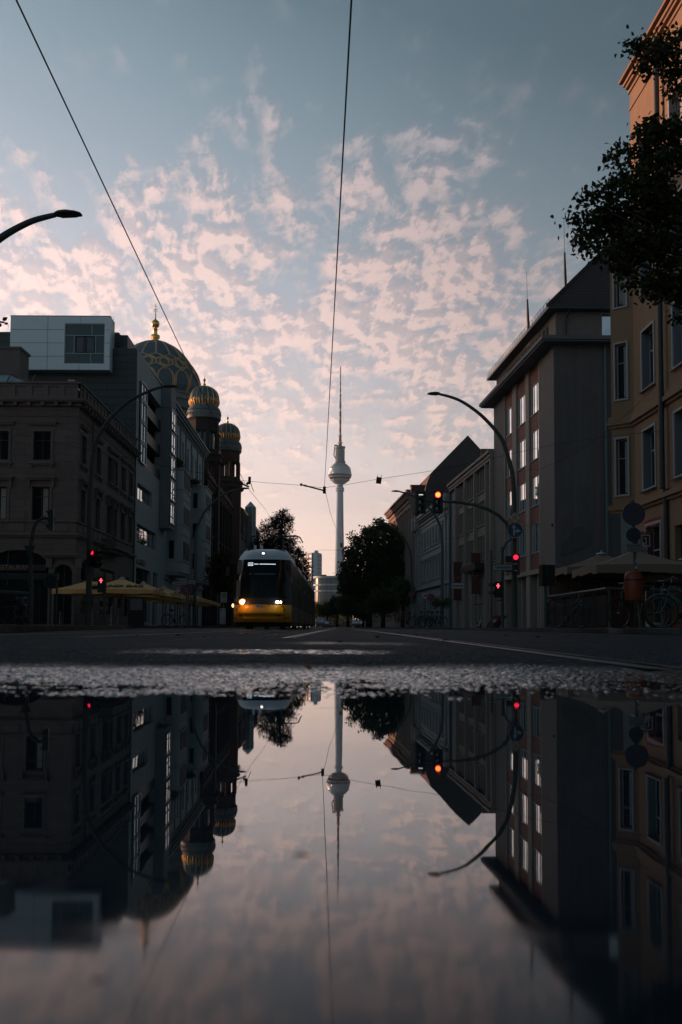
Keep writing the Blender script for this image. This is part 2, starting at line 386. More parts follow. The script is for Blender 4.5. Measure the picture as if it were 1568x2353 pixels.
# ================================================================== LEFT: corner building with the bar
c1 = pos(170, 1440, 65.0); C1 = (c1.x, 65.0)
L1 = empty('corner_building', (C1[0], C1[1], 0), 'cream ashlar corner house with panelled parapet, hooded windows and a ground floor bar', 'building')
LF = Fr(C1, (-1, 0), (0, -1)); LS = Fr(C1, (-.017, 1), (1, .017))
zf = lambda v: zat(v, 65.0)
LEN = LS.su(307); FW_ = 13.0
zc0, zc1 = zf(930), zf(923)          # cornice
wm = MB(); fh = []; sh = []
for k in range(4):
    s0 = 1.78 + 2.78 * k; fh += [(s0, s0 + 1.13, zf(1060.6), zf(995)), (s0, s0 + 1.13, zf(1200) + .05, zf(1122))]
side_u = [(181.5, 192.8), (216, 226.6), (274.8, 285), (293, 301.5)]
for a, b in side_u:
    s0, s1 = LS.su(a + 1), LS.su(b); s1 = max(s1, s0 + 1.0); sh += [(s0, s1, zf(1060.6), zf(995)), (s0, s1, zf(1200) + .05, zf(1122))]
dw0, dw1 = LS.su(244), LS.su(266)
dm = (dw0 + dw1) / 2
for a, b in ((dw0, dm - .22), (dm + .22, dw1)): sh += [(a, b, zf(1060.6), zf(995)), (a, b, zf(1200) + .05, zf(1122))]
gf_top = zf(1238)
fgr = [(LF.su(167), LF.su(126), .16, zf(1300.6), .59), (LF.su(112) , LF.su(112) + 4.1, .16, zf(1266.7), 1.1), (8.6, 12.2, .16, zf(1266.7), 1.1)]
sgr = [(LS.su(187), LS.su(217), .9, zf(1279), .9), (LS.su(231), LS.su(264), .9, zf(1293), 0), (LS.su(272), LS.su(283), .9, zf(1300), .5), (LS.su(287), LS.su(299), .9, zf(1300), .5)]
wall(wm, LF, 0, FW_, 0.1, zc0, fh + fgr, .32); wall(wm, LS, 0, LEN, 0.1, zc0, sh + sgr, .32)
wall(wm, Fr(LF.pt(FW_, 0)[:2], (0, 1), (-1, 0)), 0, LEN, .1, zc0, [])
wall(wm, Fr(LS.pt(LEN, 0)[:2], (-1, 0), (0, 1)), 0, FW_, .1, zc0, [])
wm.build('wall', M_ASHLAR, L1)
bd = MB(); bd.hexa([LS.pt(.5, .1, -.5), LF.pt(FW_ - .5, .1, -.5), (LF.pt(FW_ - .5, 0)[0], C1[1] + LEN - .5, .1), LS.pt(LEN - .5, .1, -.5)] + [LS.pt(.5, zc1, -.5), LF.pt(FW_ - .5, zc1, -.5), (LF.pt(FW_ - .5, 0)[0], C1[1] + LEN - .5, zc1), LS.pt(LEN - .5, zc1, -.5)])
bd.build('core', M_INSIDE, L1)
for fr, hs in ((LF, fh), (LS, sh)):
    for h in hs:
        dbl = fr is LS and dw0 - .1 <= h[0] <= dw1
        low = h[2] < 8
        window(fr, L1, h, M_WINDARK, M_GLASSD if fr is LF else M_GLASS, 2, (.7,), .24, .06, sur=(.16 if not dbl else .07, .05, M_TRIM), sill=None if low else (.32 if not dbl else .1, .2, .11, M_TRIM),
               hood=(.34 if not dbl else .1, .32 if low else .24, .42, M_TRIM, .42 if low else 0), curtain=(low and random.random() < .4))
q = MB()      # column between the paired windows
for zz in ((zf(1060.6), zf(995)), (zf(1200) + .05, zf(1122))):
    x, y, _ = LS.pt(dm, 0, .08); q.lathe((x, y), [(.17, zz[0]), (.17, zz[0] + .2), (.12, zz[0] + .25), (.105, zz[1] - .3), (.16, zz[1] - .2), (.2, zz[1])], 12)
q.build('column', M_TRIM, L1, 40)
# cornice, dentils, architrave, string courses
for fr, s1, nm in ((LF, FW_, 'f'), (LS, LEN, 's')):
    q = MB(); o_ = 1 if fr is LF else 0
    z956 = zf(956)
    band(q, fr, 0, s1, [(zf(960), z956, .05), (z956 + .002, zf(953), .09), (zf(937.5), zc0, .18), (zc0, zc0 + .09, .5), (zc0 + .092, zc1, .58)], o_)
    n = int(s1 / .9)
    for k in range(n): fr.box(q, .35 + k * .9, .6 + k * .9, zf(937.5) - .02, zc0 - .003, .181, .44)
    q.build('cornice', M_TRIM, L1)
    q = MB()
    band(q, fr, 0, s1, [(zf(1203), zf(1200), .12), (zf(1229) - .01, zf(1227) + .02, .08), (zf(1234), zf(1229), .28), (zf(1238.5), zf(1234), .16)], o_)
    for k in range(int(s1 / 1.45)): fr.box(q, .5 + k * 1.45, 1.5 + k * 1.45, zf(1224), zf(1207), .002, .045)
    q.build('string_course', M_TRIM, L1)
    q = MB(); zt = zf(883)          # parapet with sunk panels
    zb = zc1 + .005
    p0, p1 = zf(913.5), zf(892)
    npan = int(s1 / 1.08); holes = []
    for k in range(npan):
        a = .18 + k * 1.08; holes.append((a, a + .74, p0, p1))
    wall(q, fr, 0.02, s1, zb, zt - .1, holes, .08, .12)
    for a, b, c, e_ in holes: q.quad(fr.pt(a, c, .04), fr.pt(b, c, .04), fr.pt(b, e_, .04), fr.pt(a, e_, .04))
    fr.box(q, -.18 * o_, s1, zt - .098, zt, -.3, .24); fr.box(q, -.16 * o_, s1, zb, zb + .1, .161, .22)
    q.build('parapet', M_PLASTER_W, L1)
q = MB(); zt = zf(883); q.box((C1[0] - FW_ + .3, C1[1] + .35, zc1), (C1[0] - .4, C1[1] + LEN - .3, zt - .5)); q.build('flat_roof', M_DKMETAL, L1)
q = MB(); LS.box(q, .6, 8.0, zt + .003, zt + .36, -.9, -.5); q.build('roof_flashing', mat('pinkish_sheet', (.42, .38, .40), .5, metal=.3), L1)
q = MB(); x0 = C1[0]; q.box((x0 - 3.6, C1[1] + .5, zt + .003), (x0 - .2, C1[1] + .7, zt + .24)); q.build('roof_edge_board', mat('rusty_board', (.16, .09, .07), .8), L1)
# zinc hip roof and chimney block at the far left
q = MB(); zr = zat(858, 68); xa, xb = pos(-60, 900, 66).x, pos(88, 888, 66).x; xm = pos(33, 858, 69).x
q.add([(xa, 65.8, zt - .3), (xb, 65.8, zt - .1), (xb, 74, zt - .1), (xa, 74, zt - .3), (xa, 69, zr), (xm, 69, zr)], [(0, 1, 5, 4), (1, 2, 5), (2, 3, 4, 5), (0, 4, 3)])
rf = q.build('hip_roof', M_ZINC, L1); q = MB()
for k, (u0, v0, u1, v1) in enumerate([(12, 886, 25, 861), (70, 886, 81, 862), (100, 886, 106, 880)]):
    a, b = pos(u0, v0, 65.75), pos(u1, v1, 68.3); b.y = 68.3; q.tube([a, b], .05, 6)
q.tube([(xm - .1, 68.9, zr + .02), (xb, 65.7, zt)], .07, 6)
q.build('seam', M_WOOD, rf)
q = MB(); a, b = pos(-20, 813, 69.2), pos(49, 840, 69.2); q.box((a.x, 69.2, zr - .4), (b.x - .1, 71.2, zat(806, 69.2))); q.box((a.x, 69.1, zat(806, 69.2) + .002), (b.x, 71.3, zat(801, 69.2))); q.build('chimney', M_TRIM, L1)
# ground floor
q = MB()
LF.box(q, LF.su(186), LF.su(103), zf(1281), zf(1276), .002, .5); LF.box(q, LF.su(184), LF.su(106), zf(1285), zf(1281.5), .002, .38)
for s_ in (LF.su(182), LF.su(115)): LF.box(q, s_ - .2, s_ + .2, zf(1308), zf(1285.5), .002, .22)
q.build('door_canopy', M_TRIM, L1)
q = MB(); N = 10; mid = (LF.su(167) + LF.su(126)) / 2
for k in range(N):
    a0, a1 = math.pi * k / N, math.pi * (k + 1) / N
    pts = [(mid - r_ * math.cos(a_), zf(1300.6) - .59 + r_ * math.sin(a_)) for r_, a_ in ((.62, a0), (.62, a1), (.9, a1), (.9, a0))]
    q.hexa([LF.pt(p[0], p[1], .002) for p in pts] + [LF.pt(p[0], p[1], .07) for p in pts])
q.build('arch_moulding', M_TRIM, L1)
def inset_front(fr, parent, h, name, mg, cols, rows, rec=.45):
    window(fr, parent, (h[0], h[1], h[2], h[3]), M_WINDARK, mg, cols, rows, rec - .17, .08, name=name)
inset_front(LF, L1, fgr[0], 'entrance_door', M_GLASSD, 2, (.62,), .45)
inset_front(LF, L1, fgr[1], 'shop_window', M_GLASSD, 3, (.62,), .45); inset_front(LF, L1, fgr[2], 'shop_window', M_GLASSD, 3, (.62,), .45)
for h in sgr: inset_front(LS, L1, h, 'shop_window', M_GLASS, 2, (.6,), .4)
M_SIGNTXT = mat('dull_letters', (.20, .17, .13), .6, var=.1)
q = MB(); LF.box(q, fgr[1][0] + .2, fgr[1][1] - .1, zf(1315), zf(1301), -.2, -.06); sb = q.build('name_board', M_BLACK, L1)
text_on(LF, 'RESTAURANT', (fgr[1][0] + fgr[1][1]) / 2 + .2, zf(1308), .42, -.055, M_SIGNTXT, sb, .98)
q = MB(); LS.box(q, sgr[1][0] + .1, sgr[1][1] - .1, zf(1327), zf(1300), -.16, -.05); sb = q.build('name_board', M_BLACK, L1)
text_on(LS, 'GRAND BAR', (sgr[1][0] + sgr[1][1]) / 2, zf(1312), .62, -.04, mat('gold_letters', (.34, .25, .12), .5), sb, .9)
# balcony over the bar
q = MB(); b0, b1 = LS.su(233), LS.su(292); zb0, zb1 = zf(1246), zf(1217)
b1 = min(b1, b0 + 5.2)
LS.box(q, b0, b1, zb0 + .25, zb1 - .08, .9, 1.02); LS.box(q, b0, b0 + .14, zb0 + .25, zb1 - .08, .003, .898); LS.box(q, b1 - .14, b1, zb0 + .25, zb1 - .08, .003, .898)
LS.box(q, b0 - .08, b1 + .08, zb1 - .078, zb1, .003, 1.12); LS.box(q, b0 - .05, b1 + .05, zb0 + .1, zb0 + .248, .003, 1.1); LS.box(q, b0 + .2, b1 - .2, zb0 - .15, zb0 + .098, .003, .8)
for k in range(3): LS.box(q, b0 + .3 + k * 1.6, b0 + 1.6 + k * 1.6, zb0 + .4, zb1 - .22, 1.021, 1.05)
q.build('balcony', M_TRIM, L1)
q = MB(); q.tube([LS.pt(LEN - .35, .2, .1), LS.pt(LEN - .35, zc0, .1)], .06, 8); q.build('downpipe', M_DKMETAL, L1, 40)
q = MB(); q.tube([LS.pt(LS.su(205), zf(1233) + .1, .1), LS.pt(LS.su(205), zc0 - .3, .1)], .055, 8); q.build('downpipe', M_ROOFR, L1, 40)

# ================================================================== LEFT: modern dark block with a pale box on top
Y2a = C1[1] + LEN + .05
O2 = LS.pt(LEN + .05, 0)[:2]; MS = Fr(O2, (-.017, 1), (1, .017)); MF = Fr(O2, (-1, 0), (0, -1))
L2 = empty('modern_block', (O2[0], O2[1], 0), 'dark clad modern block with a pale window box on top, behind the ashlar corner house', 'building')
ML = MS.su(378)
z2 = zat(807, Y2a)
sh = []
w1 = MS.hit(313, 1108), MS.hit(346, 1167); w2 = MS.hit(314, 1203), MS.hit(362, 1272)
zz = lambda u, v, d=0: MS.hit(u, v, d)[1]
rA = (MS.su(313.5), MS.su(346.7), zz(330, 1155), zz(330, 1118)); rB = (MS.su(313.5), MS.su(359), zz(335, 1255), zz(335, 1213))
rG = (MS.su(313.5), MS.su(347), .5, zz(330, 1308)); rD = (MS.su(353), MS.su(363), .2, zz(358, 1316))
st1 = (MS.su(314), MS.su(327), zz(320, 1062), zz(320, 872))
rc = (MS.su(328.5), MS.su(365), zz(345, 1085), zz(345, 900))
wm = MB(); wall(wm, MS, 0, ML, .1, z2, [rA, rB, rG, rD, st1, rc], .6); wm.build('street_wall', M_GREYRENDER, L2)
wm = MB(); wall(wm, MF, 0, 22, 3, z2, []); wm.build('blind_wall', M_CLAD, L2); wm = MB(); wall(wm, Fr(MS.pt(ML, 0)[:2], (-1, 0), (0, 1)), 0, 22, .1, z2, []); wm.build('blind_wall', M_CLAD, L2)
q = MB(); q.box((O2[0] - 22, O2[1] + .01, z2), (MS.pt(ML, 0)[0] + .2, O2[1] + ML, z2 + .15)); q.build('roof_slab', M_DKMETAL, L2)
q = MB(); q.hexa([(O2[0] - 21.9, O2[1] + .9, .1), (O2[0] - .9, O2[1] + .9, .1), (O2[0] - 1.3, O2[1] + ML - .3, .1), (O2[0] - 21.9, O2[1] + ML - .3, .1)] + [(O2[0] - 21.9, O2[1] + .9, z2 - .1), (O2[0] - .9, O2[1] + .9, z2 - .1), (O2[0] - 1.3, O2[1] + ML - .3, z2 - .1), (O2[0] - 21.9, O2[1] + ML - .3, z2 - .1)]); q.build('core', M_INSIDE, L2)
# set back top storey
zt2 = zat(768, Y2a); x1 = pos(294, 768, Y2a + .6).x
q = MB(); q.hexa([(O2[0] - 21, O2[1] + .6, z2 + .152), (x1, O2[1] + .6, z2 + .152), (x1 - .25, O2[1] + ML - 2, z2 + .152), (O2[0] - 21, O2[1] + ML - 2, z2 + .152), (O2[0] - 21, O2[1] + .6, zt2), (x1, O2[1] + .6, zt2), (x1 - .25, O2[1] + ML - 2, zt2), (O2[0] - 21, O2[1] + ML - 2, zt2)])
x3 = pos(274, 768, Y2a + 1).x; q.box((O2[0] - 20, O2[1] + 1, zt2 + .002), (x3, O2[1] + ML - 4, zt2 + .35)); q.build('top_storey', M_CLAD, L2)
for (uu0, uu1, vv0, vv1) in ((254, 279, 796, 788),): 
    q = MB(); a = pos(uu0, vv0, O2[1] + .6); b = pos(uu1, vv1, O2[1] + .6); q.box((a.x, O2[1] + .52, a.z), (b.x, O2[1] + .59, b.z)); q.build('vent_louvre', M_BLACK, L2)
for d0, m_, r_ in ((rA, M_GLASSB, 5), (rB, M_GLASSB, 4)): window(MS, L2, d0, M_WINGREY, m_, r_, (), .35, .07, name='ribbon_window')
window(MS, L2, rG, M_WINDARK, M_GLASS, 3, (.8,), .4, .07, name='shop_window'); window(MS, L2, rD, M_WINDARK, M_GLASS, 1, (.8,), .4, .07, name='door')
window(MS, L2, st1, M_WINTEAL, M_GLASSB, 2, (.24, .27, .50, .53, .76, .79), -.12, .09, .12, name='stair_window')
q = MB()   # loggias
nfl = 3; hh_ = (rc[3] - rc[2])
for k in range(nfl):
    z_ = rc[2] + hh_ * (k) / nfl; MS.box(q, rc[0], rc[1], z_ + .02, z_ + .2, -.85, -.02); MS.box(q, rc[0] + .02, rc[1] - .02, z_ + .2, z_ + 1.05, -.1, -.04)
q.build('loggia_balcony', M_DKMETAL, L2)
q = MB(); MS.box(q, rc[0], rc[1], rc[2], rc[3], -.9, -.86); q.build('loggia_glazing', M_GLASS, L2)
# projecting glass bay
g0, g1 = MS.su(364.5), MS.su(376); zb, zt_ = zz(372, 1196, 1.0), zz(372, 905, 1.0)
q = MB(); MS.box(q, g0, g1, zb, zt_, .02, .95); MS.box(q, g0 - .05, g1 + .05, zb - .25, zb - .002, .002, 1.05); MS.box(q, g0 - .05, g1 + .05, zt_ + .002, zt_ + 2.3, .002, 1.0); bay = q.build('glass_bay', M_GREYTRIM, L2)
B2 = Fr(MS.pt(g0, 0, .96)[:2], MS.d, MS.n); hgt = (zt_ - zb) / 5
for k in range(5):
    z_ = zb + k * hgt; window(B2, bay, (.1, g1 - g0 - .1, z_ + .25, z_ + hgt - .1), M_WINTEAL, M_GLASSB, 2, (.35,), -.07, .09, .08, name='bay_window')
q = MB(); MS.box(q, 1.3, 5.3, zz(330, 1298), zz(330, 1290), .003, .12); fb = q.build('fascia', M_GREYTRIM, L2)
text_on(MS, 'GINGO', 3.4, (zz(330, 1298) + zz(330, 1290)) / 2, .55, .13, mat('brown_letters', (.16, .09, .05), .6), fb, 1.3, bold=.02)
# pale box
BY = O2[1] - 1.1
bx0, bx1 = pos(23.6, 790, BY).x, pos(253, 790, BY).x; bz0, bz1 = zat(853, BY), zat(730, BY)
BF = Fr((bx1, BY), (-1, 0), (0, -1)); BW = bx1 - bx0
wz0, wz1 = zat(839, BY), zat(746.5, BY); ws0, ws1 = BF.su(230.5), BF.su(137)
q = MB(); wall(q, BF, 0, BW, bz0, bz1, [(ws0, ws1, wz0, wz1)], .25)
q.quad((bx1, BY, bz0), (bx1, BY + 1.69, bz0), (bx1, BY + 1.69, bz1), (bx1, BY, bz1)); q.quad((bx0, BY, bz0), (bx0, BY + 1.69, bz0), (bx0, BY + 1.69, bz1), (bx0, BY, bz1))
q.quad((bx0, BY, bz1), (bx1, BY, bz1), (bx1, BY + 1.69, bz1), (bx0, BY + 1.69, bz1)); q.quad((bx0, BY, bz0), (bx1, BY, bz0), (bx1, BY + 1.69, bz0), (bx0, BY + 1.69, bz0))
bxo = q.build('pale_box', M_WHITEPANEL, L2)
q = MB(); jz = [zat(v_, BY) for v_ in (761, 791.5, 822.5)]
for z_ in jz: BF.box(q, ws1 + .05, BW - .01, z_ - .014, z_ + .014, .001, .006); BF.box(q, .01, ws0 - .05, z_ - .014, z_ + .014, .001, .006)
for u_, za, zb_ in ((97.5, bz0, bz1), (174, wz1 + .05, bz1), (172, bz0, wz0 - .05), (250, bz0, bz1)): s_ = BF.su(u_); BF.box(q, s_ - .012, s_ + .012, za, zb_ - .01, .0065, .011)
BF.box(q, -.02, BW + .02, bz1 + .001, bz1 + .05, -.5, .03)
q.build('panel_joint', M_JOINT, bxo)
q = MB(); A = lambda u, v: (BF.su(u), zat(v, BY)); k_ = M_WINTEAL
BF.box(q, ws0, ws1, wz0, wz0 + .07, -.2, -.1); BF.box(q, ws0, ws1, wz1 - .07, wz1, -.2, -.1); BF.box(q, ws0, ws0 + .07, wz0 + .07, wz1 - .07, -.2, -.1); BF.box(q, ws1 - .07, ws1, wz0 + .07, wz1 - .07, -.2, -.1)
z1_, z2_ = zat(773, BY), zat(814.5, BY)
for z_ in (z1_, z2_): BF.box(q, ws0 + .07, ws1 - .07, z_ - .03, z_ + .03, -.19, -.11)
for u_, za, zb_ in ((200, z1_ + .03, wz1 - .07), (159, z2_ + .03, z1_ - .03), (209, z2_ + .03, z1_ - .03), (198.5, wz0 + .07, z2_ - .03)): s_ = BF.su(u_); BF.box(q, s_ - .03, s_ + .03, za, zb_, -.188, -.108)
wf = q.build('box_window', M_WINTEAL, bxo)
q = MB(); BF.box(q, ws0 + .01, ws1 - .01, wz0 + .01, wz1 - .01, -.24, -.17); q.build('pane', M_GLASSG, wf)
q = MB(); s0_, s1_ = BF.su(207), BF.su(161); sm_ = (s0_ + s1_) / 2; z2__, z1__ = z2_ + .05, z1_ - .05
for a, b, c, e_ in ((s0_, s0_ + .1, z2__, z1__), (s1_ - .1, s1_, z2__, z1__), (sm_ - .13, sm_ + .13, z2__, z1__), (s0_ + .1, s1_ - .1, z2__, z2__ + .09), (s0_ + .1, s1_ - .1, z1__ - .09, z1__)): BF.box(q, a, b, c, e_, -.165, -.1)
q.build('casement', M_BLACK, wf)

# ================================================================== LEFT: grey house with rounded bays
O3 = MS.pt(ML + .05, 0)[:2]; GS = Fr(O3, (-.017, 1), (1, .017)); GL = GS.su(466)
L3 = empty('bay_window_house', (O3[0], O3[1], 0), 'grey rendered apartment house with rounded bays and green gutter, beside the modern block', 'building')
zz3 = lambda u, v, d=0: GS.hit(u, v, d)[1]
ze = zz3(420, 972)
ze = 23.4
wm = MB(); hs = []
flz = [5.9, 9.6, 13.3, 17.0]; 
topw = [(392, .5), (404, 0), (417, 0), (429, 0), (440, .3), (447.5, .5), (457, 0)]
for u_, ar in topw:
    s_ = GS.su(u_); hs.append((s_ - .62, s_ + .62, 18.4, 21.2, ar))
midu = [422, 426.5, 433, 458]
for s_ in (GS.su(423), GS.su(427.5), ):
    for z_ in flz: hs.append((s_ - .5, s_ + .5, z_ + .9, z_ + 3.0, .45 if z_ == 9.6 else 0))
for k, s_ in enumerate((1.5, 4.5, 8.0, 11.5, 15.0, 19.0, 23.0, 27.0)):
    if s_ < GL - 1: hs.append((s_ - .8, s_ + .8, .3, 4.2, .7))
wall(wm, GS, 0, GL, .1, ze, hs, .3); wall(wm, Fr(O3, (-1, 0), (0, -1)), 0, 14, .1, ze, []); wall(wm, Fr(GS.pt(GL, 0)[:2], (-1, 0), (0, 1)), 0, 14, .1, ze, [])
wm.build('wall', M_GREYRENDER, L3)
q = MB(); q.hexa([GS.pt(.3, .1, -.5), GS.pt(GL - .3, .1, -.5), GS.pt(GL - .3, .1, -13), GS.pt(.3, .1, -13), GS.pt(.3, ze - .1, -.5), GS.pt(GL - .3, ze - .1, -.5), GS.pt(GL - .3, ze - .1, -13), GS.pt(.3, ze - .1, -13)]); q.build('core', M_INSIDE, L3)
for h in hs: window(GS, L3, h, M_WINGREY, M_GLASS, 2, (.68,), .22, .07, sill=(.12, .14, .08, M_GREYTRIM) if h[2] > 5 else None, name='window' if h[2] > 5 else 'shop_window')
q = MB()
band(q, GS, 0, GL, [(ze - 1.0, ze - .85, .12), (ze - .8, ze - .6, .2), (ze - .58, ze - .3, .42), (ze - .298, ze - .02, .6), (17.9, 18.15, .1), (4.9, 5.3, .18)])
s_ = GS.su(437)
for u_ in (398, 410, 423, 436, 450, 462): a = GS.su(u_); GS.box(q, a - .22, a + .22, 17.0, ze - 1.02, .002, .14)
q.build('cornice', M_GREYTRIM, L3)
q = MB(); q.tube([GS.pt(-.3, ze + .12, .62), GS.pt(GL + .2, ze + .12, .62)], .17, 10); q.build('gutter', M_COPPER, L3, 40)
q = MB(); q.add([GS.pt(0, ze, .55), GS.pt(GL, ze, .55), GS.pt(GL, ze + 2.1, -1.6), GS.pt(0, ze + 2.1, -1.6), GS.pt(0, ze + 2.3, -12), GS.pt(GL, ze + 2.3, -12), GS.pt(0, ze, -12), GS.pt(GL, ze, -12)], [(0, 1, 2, 3), (3, 2, 5, 4), (0, 3, 4, 6), (1, 7, 5, 2)]); q.build('mansard_roof', M_COPPER, L3)
def bay(s0, s1, d, zs, parent, name='bay'):
    """projecting bay with rounded corners, bands at each floor, openings left as window parts"""
    b = MB(); rr = .75; prof = []
    N = 5; pl = [(s0, .0)]
    for k in range(N + 1): a = math.pi / 2 * k / N; pl.append((s0 + rr - rr * math.cos(a), d - rr + rr * math.sin(a)))
    for k in range(N + 1): a = math.pi / 2 * k / N; pl.append((s1 - rr + rr * math.sin(a), d - rr + rr * math.cos(a)))
    pl.append((s1, 0.0))
    def ring(off, z0, z1):
        P = [GS.pt(s, 0, dd) for s, dd in [(max(s0 - off, s) if s < s0 + .01 else s, dd) for s, dd in pl]]
        c_s, c_d = (s0 + s1) / 2, 0
        P = [];
        for s, dd in pl:
            f = 1 + off / ((s1 - s0) / 2); g = 1 + off / d
            P.append(GS.pt(c_s + (s - c_s) * f, 0, max(.003, dd * g))[:2])
        b.prism(P, z0, z1)
    ring(0, zs[0], zs[-1])
    for z in zs[:-1]: ring(.09, z + .9, z + 1.05); ring(.05, z - .02, z + .14)
    ring(.12, zs[-1] + .002, zs[-1] + .16); ring(.08, zs[0] - .32, zs[0] - .03); ring(-.1, zs[0] - .6, zs[0] - .325)
    return b.build(name, M_GREYRENDER, parent)
for s0, s1, d, zs in ((GS.su(383), GS.su(383) + 6.4, 1.55, [6.0, 9.7, 13.4, 16.4]), (GS.su(438), GS.su(438) + 7.5, 1.7, [6.0, 9.7, 13.4, 17.2])):
    bb = bay(s0, s1, d, zs, L3)
    FFr = Fr(GS.pt(s0, 0, 0)[:2], GS.n, (-GS.d)); OFr = Fr(GS.pt(s0, 0, d)[:2], GS.d, GS.n)
    for z_ in zs[:-1]:
        for fr, a, b in ((FFr, .22, .78), (OFr, 1.0, 2.0), (OFr, 2.7, 3.7), (OFr, 4.4, 5.4)):
            window(fr, bb, (a, b, z_ + 1.1, z_ + 3.0), M_WINGREY, M_GLASSD, 1, (), -.03, .06, .035, name='bay_window')
# ================================================================== LEFT: synagogue with gilded domes
O4 = GS.pt(GL + .05, 0)[:2]; SS = Fr(O4, (-.017, 1), (1, .017))
SY = empty('domed_synagogue', (O4[0], O4[1], 0), 'brick synagogue with a large gilded ribbed dome and two small domed towers', 'building')
def srf_dome(c, prof, n=48):
    cx, cy = c
    zs = [p[1] for p in prof]; rs = [p[0] for p in prof]
    def rad(z): return float(np.interp(z, zs, rs)) if zs[0] < zs[-1] else float(np.interp(z, zs[::-1], rs[::-1]))
    return rad, (lambda a, z, off=.05: (cx + (rad(z) + off) * math.cos(a), cy + (rad(z) + off) * math.sin(a), z))
def dense(prof, n=26):
    """catmull-rom through (r,z)"""
    P = [Vector(p) for p in prof]; P = [P[0] * 2 - P[1]] + P + [P[-1] * 2 - P[-2]]; out = []
    for i in range(1, len(P) - 2):
        for k in range(4):
            t = k / 4; a, b, c, d = P[i - 1], P[i], P[i + 1], P[i + 2]
            q = .5 * ((2 * b) + (c - a) * t + (2 * a - 5 * b + 4 * c - d) * t * t + (3 * b - a - 3 * c + d) * t ** 3); out.append((max(q.x, .01), q.y))
    out.append(tuple(prof[-1])); return out
YD = 158.0; DC = pos(358, 800, YD); dcx = pos(357, 790, YD).x
yz = lambda y: pos(356, 689.3 + .2051 * y, YD).z
K = .2051 * YD / FPX * 1.03
prof = [(400, 1108), (470, 1085), (498, 1040), (505, 985), (497, 915), (470, 840), (428, 770), (372, 690), (318, 625), (250, 560), (180, 515), (110, 483), (62, 470)]
rp = [(r * K, yz(y)) for r, y in prof]; rp[0] = (rp[1][0] * .985, rp[0][1])
dp = dense(rp)
q = MB().lathe((dcx, YD), dp, 64); dome = q.build('dome', M_DOME, SY, True)
rad, onp = srf_dome((dcx, YD), dp)
NR = 16; sec = 2 * math.pi / NR
a0 = -math.pi / 2 + R(1.5)
q = MB()
Z = yz
for k in range(NR):
    ac = a0 + k * sec
    for off in (-.5 * sec,):
        for dd in (-.018, .018): q.tube([onp(ac + off + dd * min(1.0, 1.6 - z_ * 0) , z_, .05) for z_ in np.linspace(Z(700), Z(476), 12)], .085, 5)
    # circles
    cz = Z(795); rr = .80; rc_ = rad(cz)
    for r2 in (rr, rr * .78): q.tube([onp(ac + r2 * math.cos(t) / rc_, cz + r2 * math.sin(t), .06) for t in np.linspace(0, 2 * math.pi, 22)], .085, 5)
    # hexagon round each circle
    hx = [(-.5, Z(770)), (-.5, Z(822)), (0, Z(868)), (.5, Z(822)), (.5, Z(770)), (0, Z(722)), (-.5, Z(770))]
    for g in (.93, 1.0):
        for i in range(6):
            (s0, z0), (s1, z1) = hx[i], hx[i + 1]
            q.tube([onp(ac + sec * g * (s0 + (s1 - s0) * t), cz + (z0 - cz + (z1 - z0) * t) * g, .06) for t in (0, .33, .66, 1)], .08, 5)
    # diamonds above
    dm_ = [(-.5, Z(770)), (-.0, Z(722)), (-.5, Z(690)), (-1.0, Z(722)), (-.5, Z(770))]
    for g in (.8, 1.0):
        zc = Z(728)
        for i in range(4):
            (s0, z0), (s1, z1) = dm_[i], dm_[i + 1]
            q.tube([onp(ac + sec * (-.5 + (s0 + .5 + (s1 - s0) * t) * g), zc + (z0 - zc + (z1 - z0) * t) * g, .06) for t in (0, .5, 1)], .055, 5)
    # pointed arches below, standing on the ring
    for g in (.84, 1.0):
        for sg in (-1, 1):
            q.tube([onp(ac + sec * sg * g * x_, Z(y_) , .06) for x_, y_ in ((.5, 1095), (.48, 1020), (.47, 960), (.40, 920), (.27, 890), (.12, 872), (0, 866 + (1 - g) * 120))], .07, 5)
q.build('gilded_tracery', M_GOLDDULL, dome, 50)
q = MB(); zb = yz(1108); r_ = rad(zb)
q.lathe((dcx, YD), [(r_ * 1.01, zb - .9), (r_ * 1.04, zb - .9), (r_ * 1.04, zb - .12), (r_ * 1.07, zb - .1), (r_ * 1.07, zb + .12), (r_, zb + .15)], 64); q.build('ring_gallery', mat('grey_ring', (.20, .19, .20), .6), SY, 30)
q = MB(); q.lathe((dcx, YD), [(r_ * 1.06, zb - 4.6), (r_ * 1.06, zb - 2.6), (r_ * 1.12, zb - 2.5), (r_ * 1.12, zb - 2.2), (r_ * 1.0, zb - 2.1), (r_ * 1.0, zb - .9)], 64); q.build('dome_base', M_COPPER, SY, 30)
q = MB(); q.lathe((dcx, YD), [(r_ * 1.05, .1), (r_ * 1.05, zb - 4.6)], 12, R(15)); q.build('drum', M_BRICKD, SY)
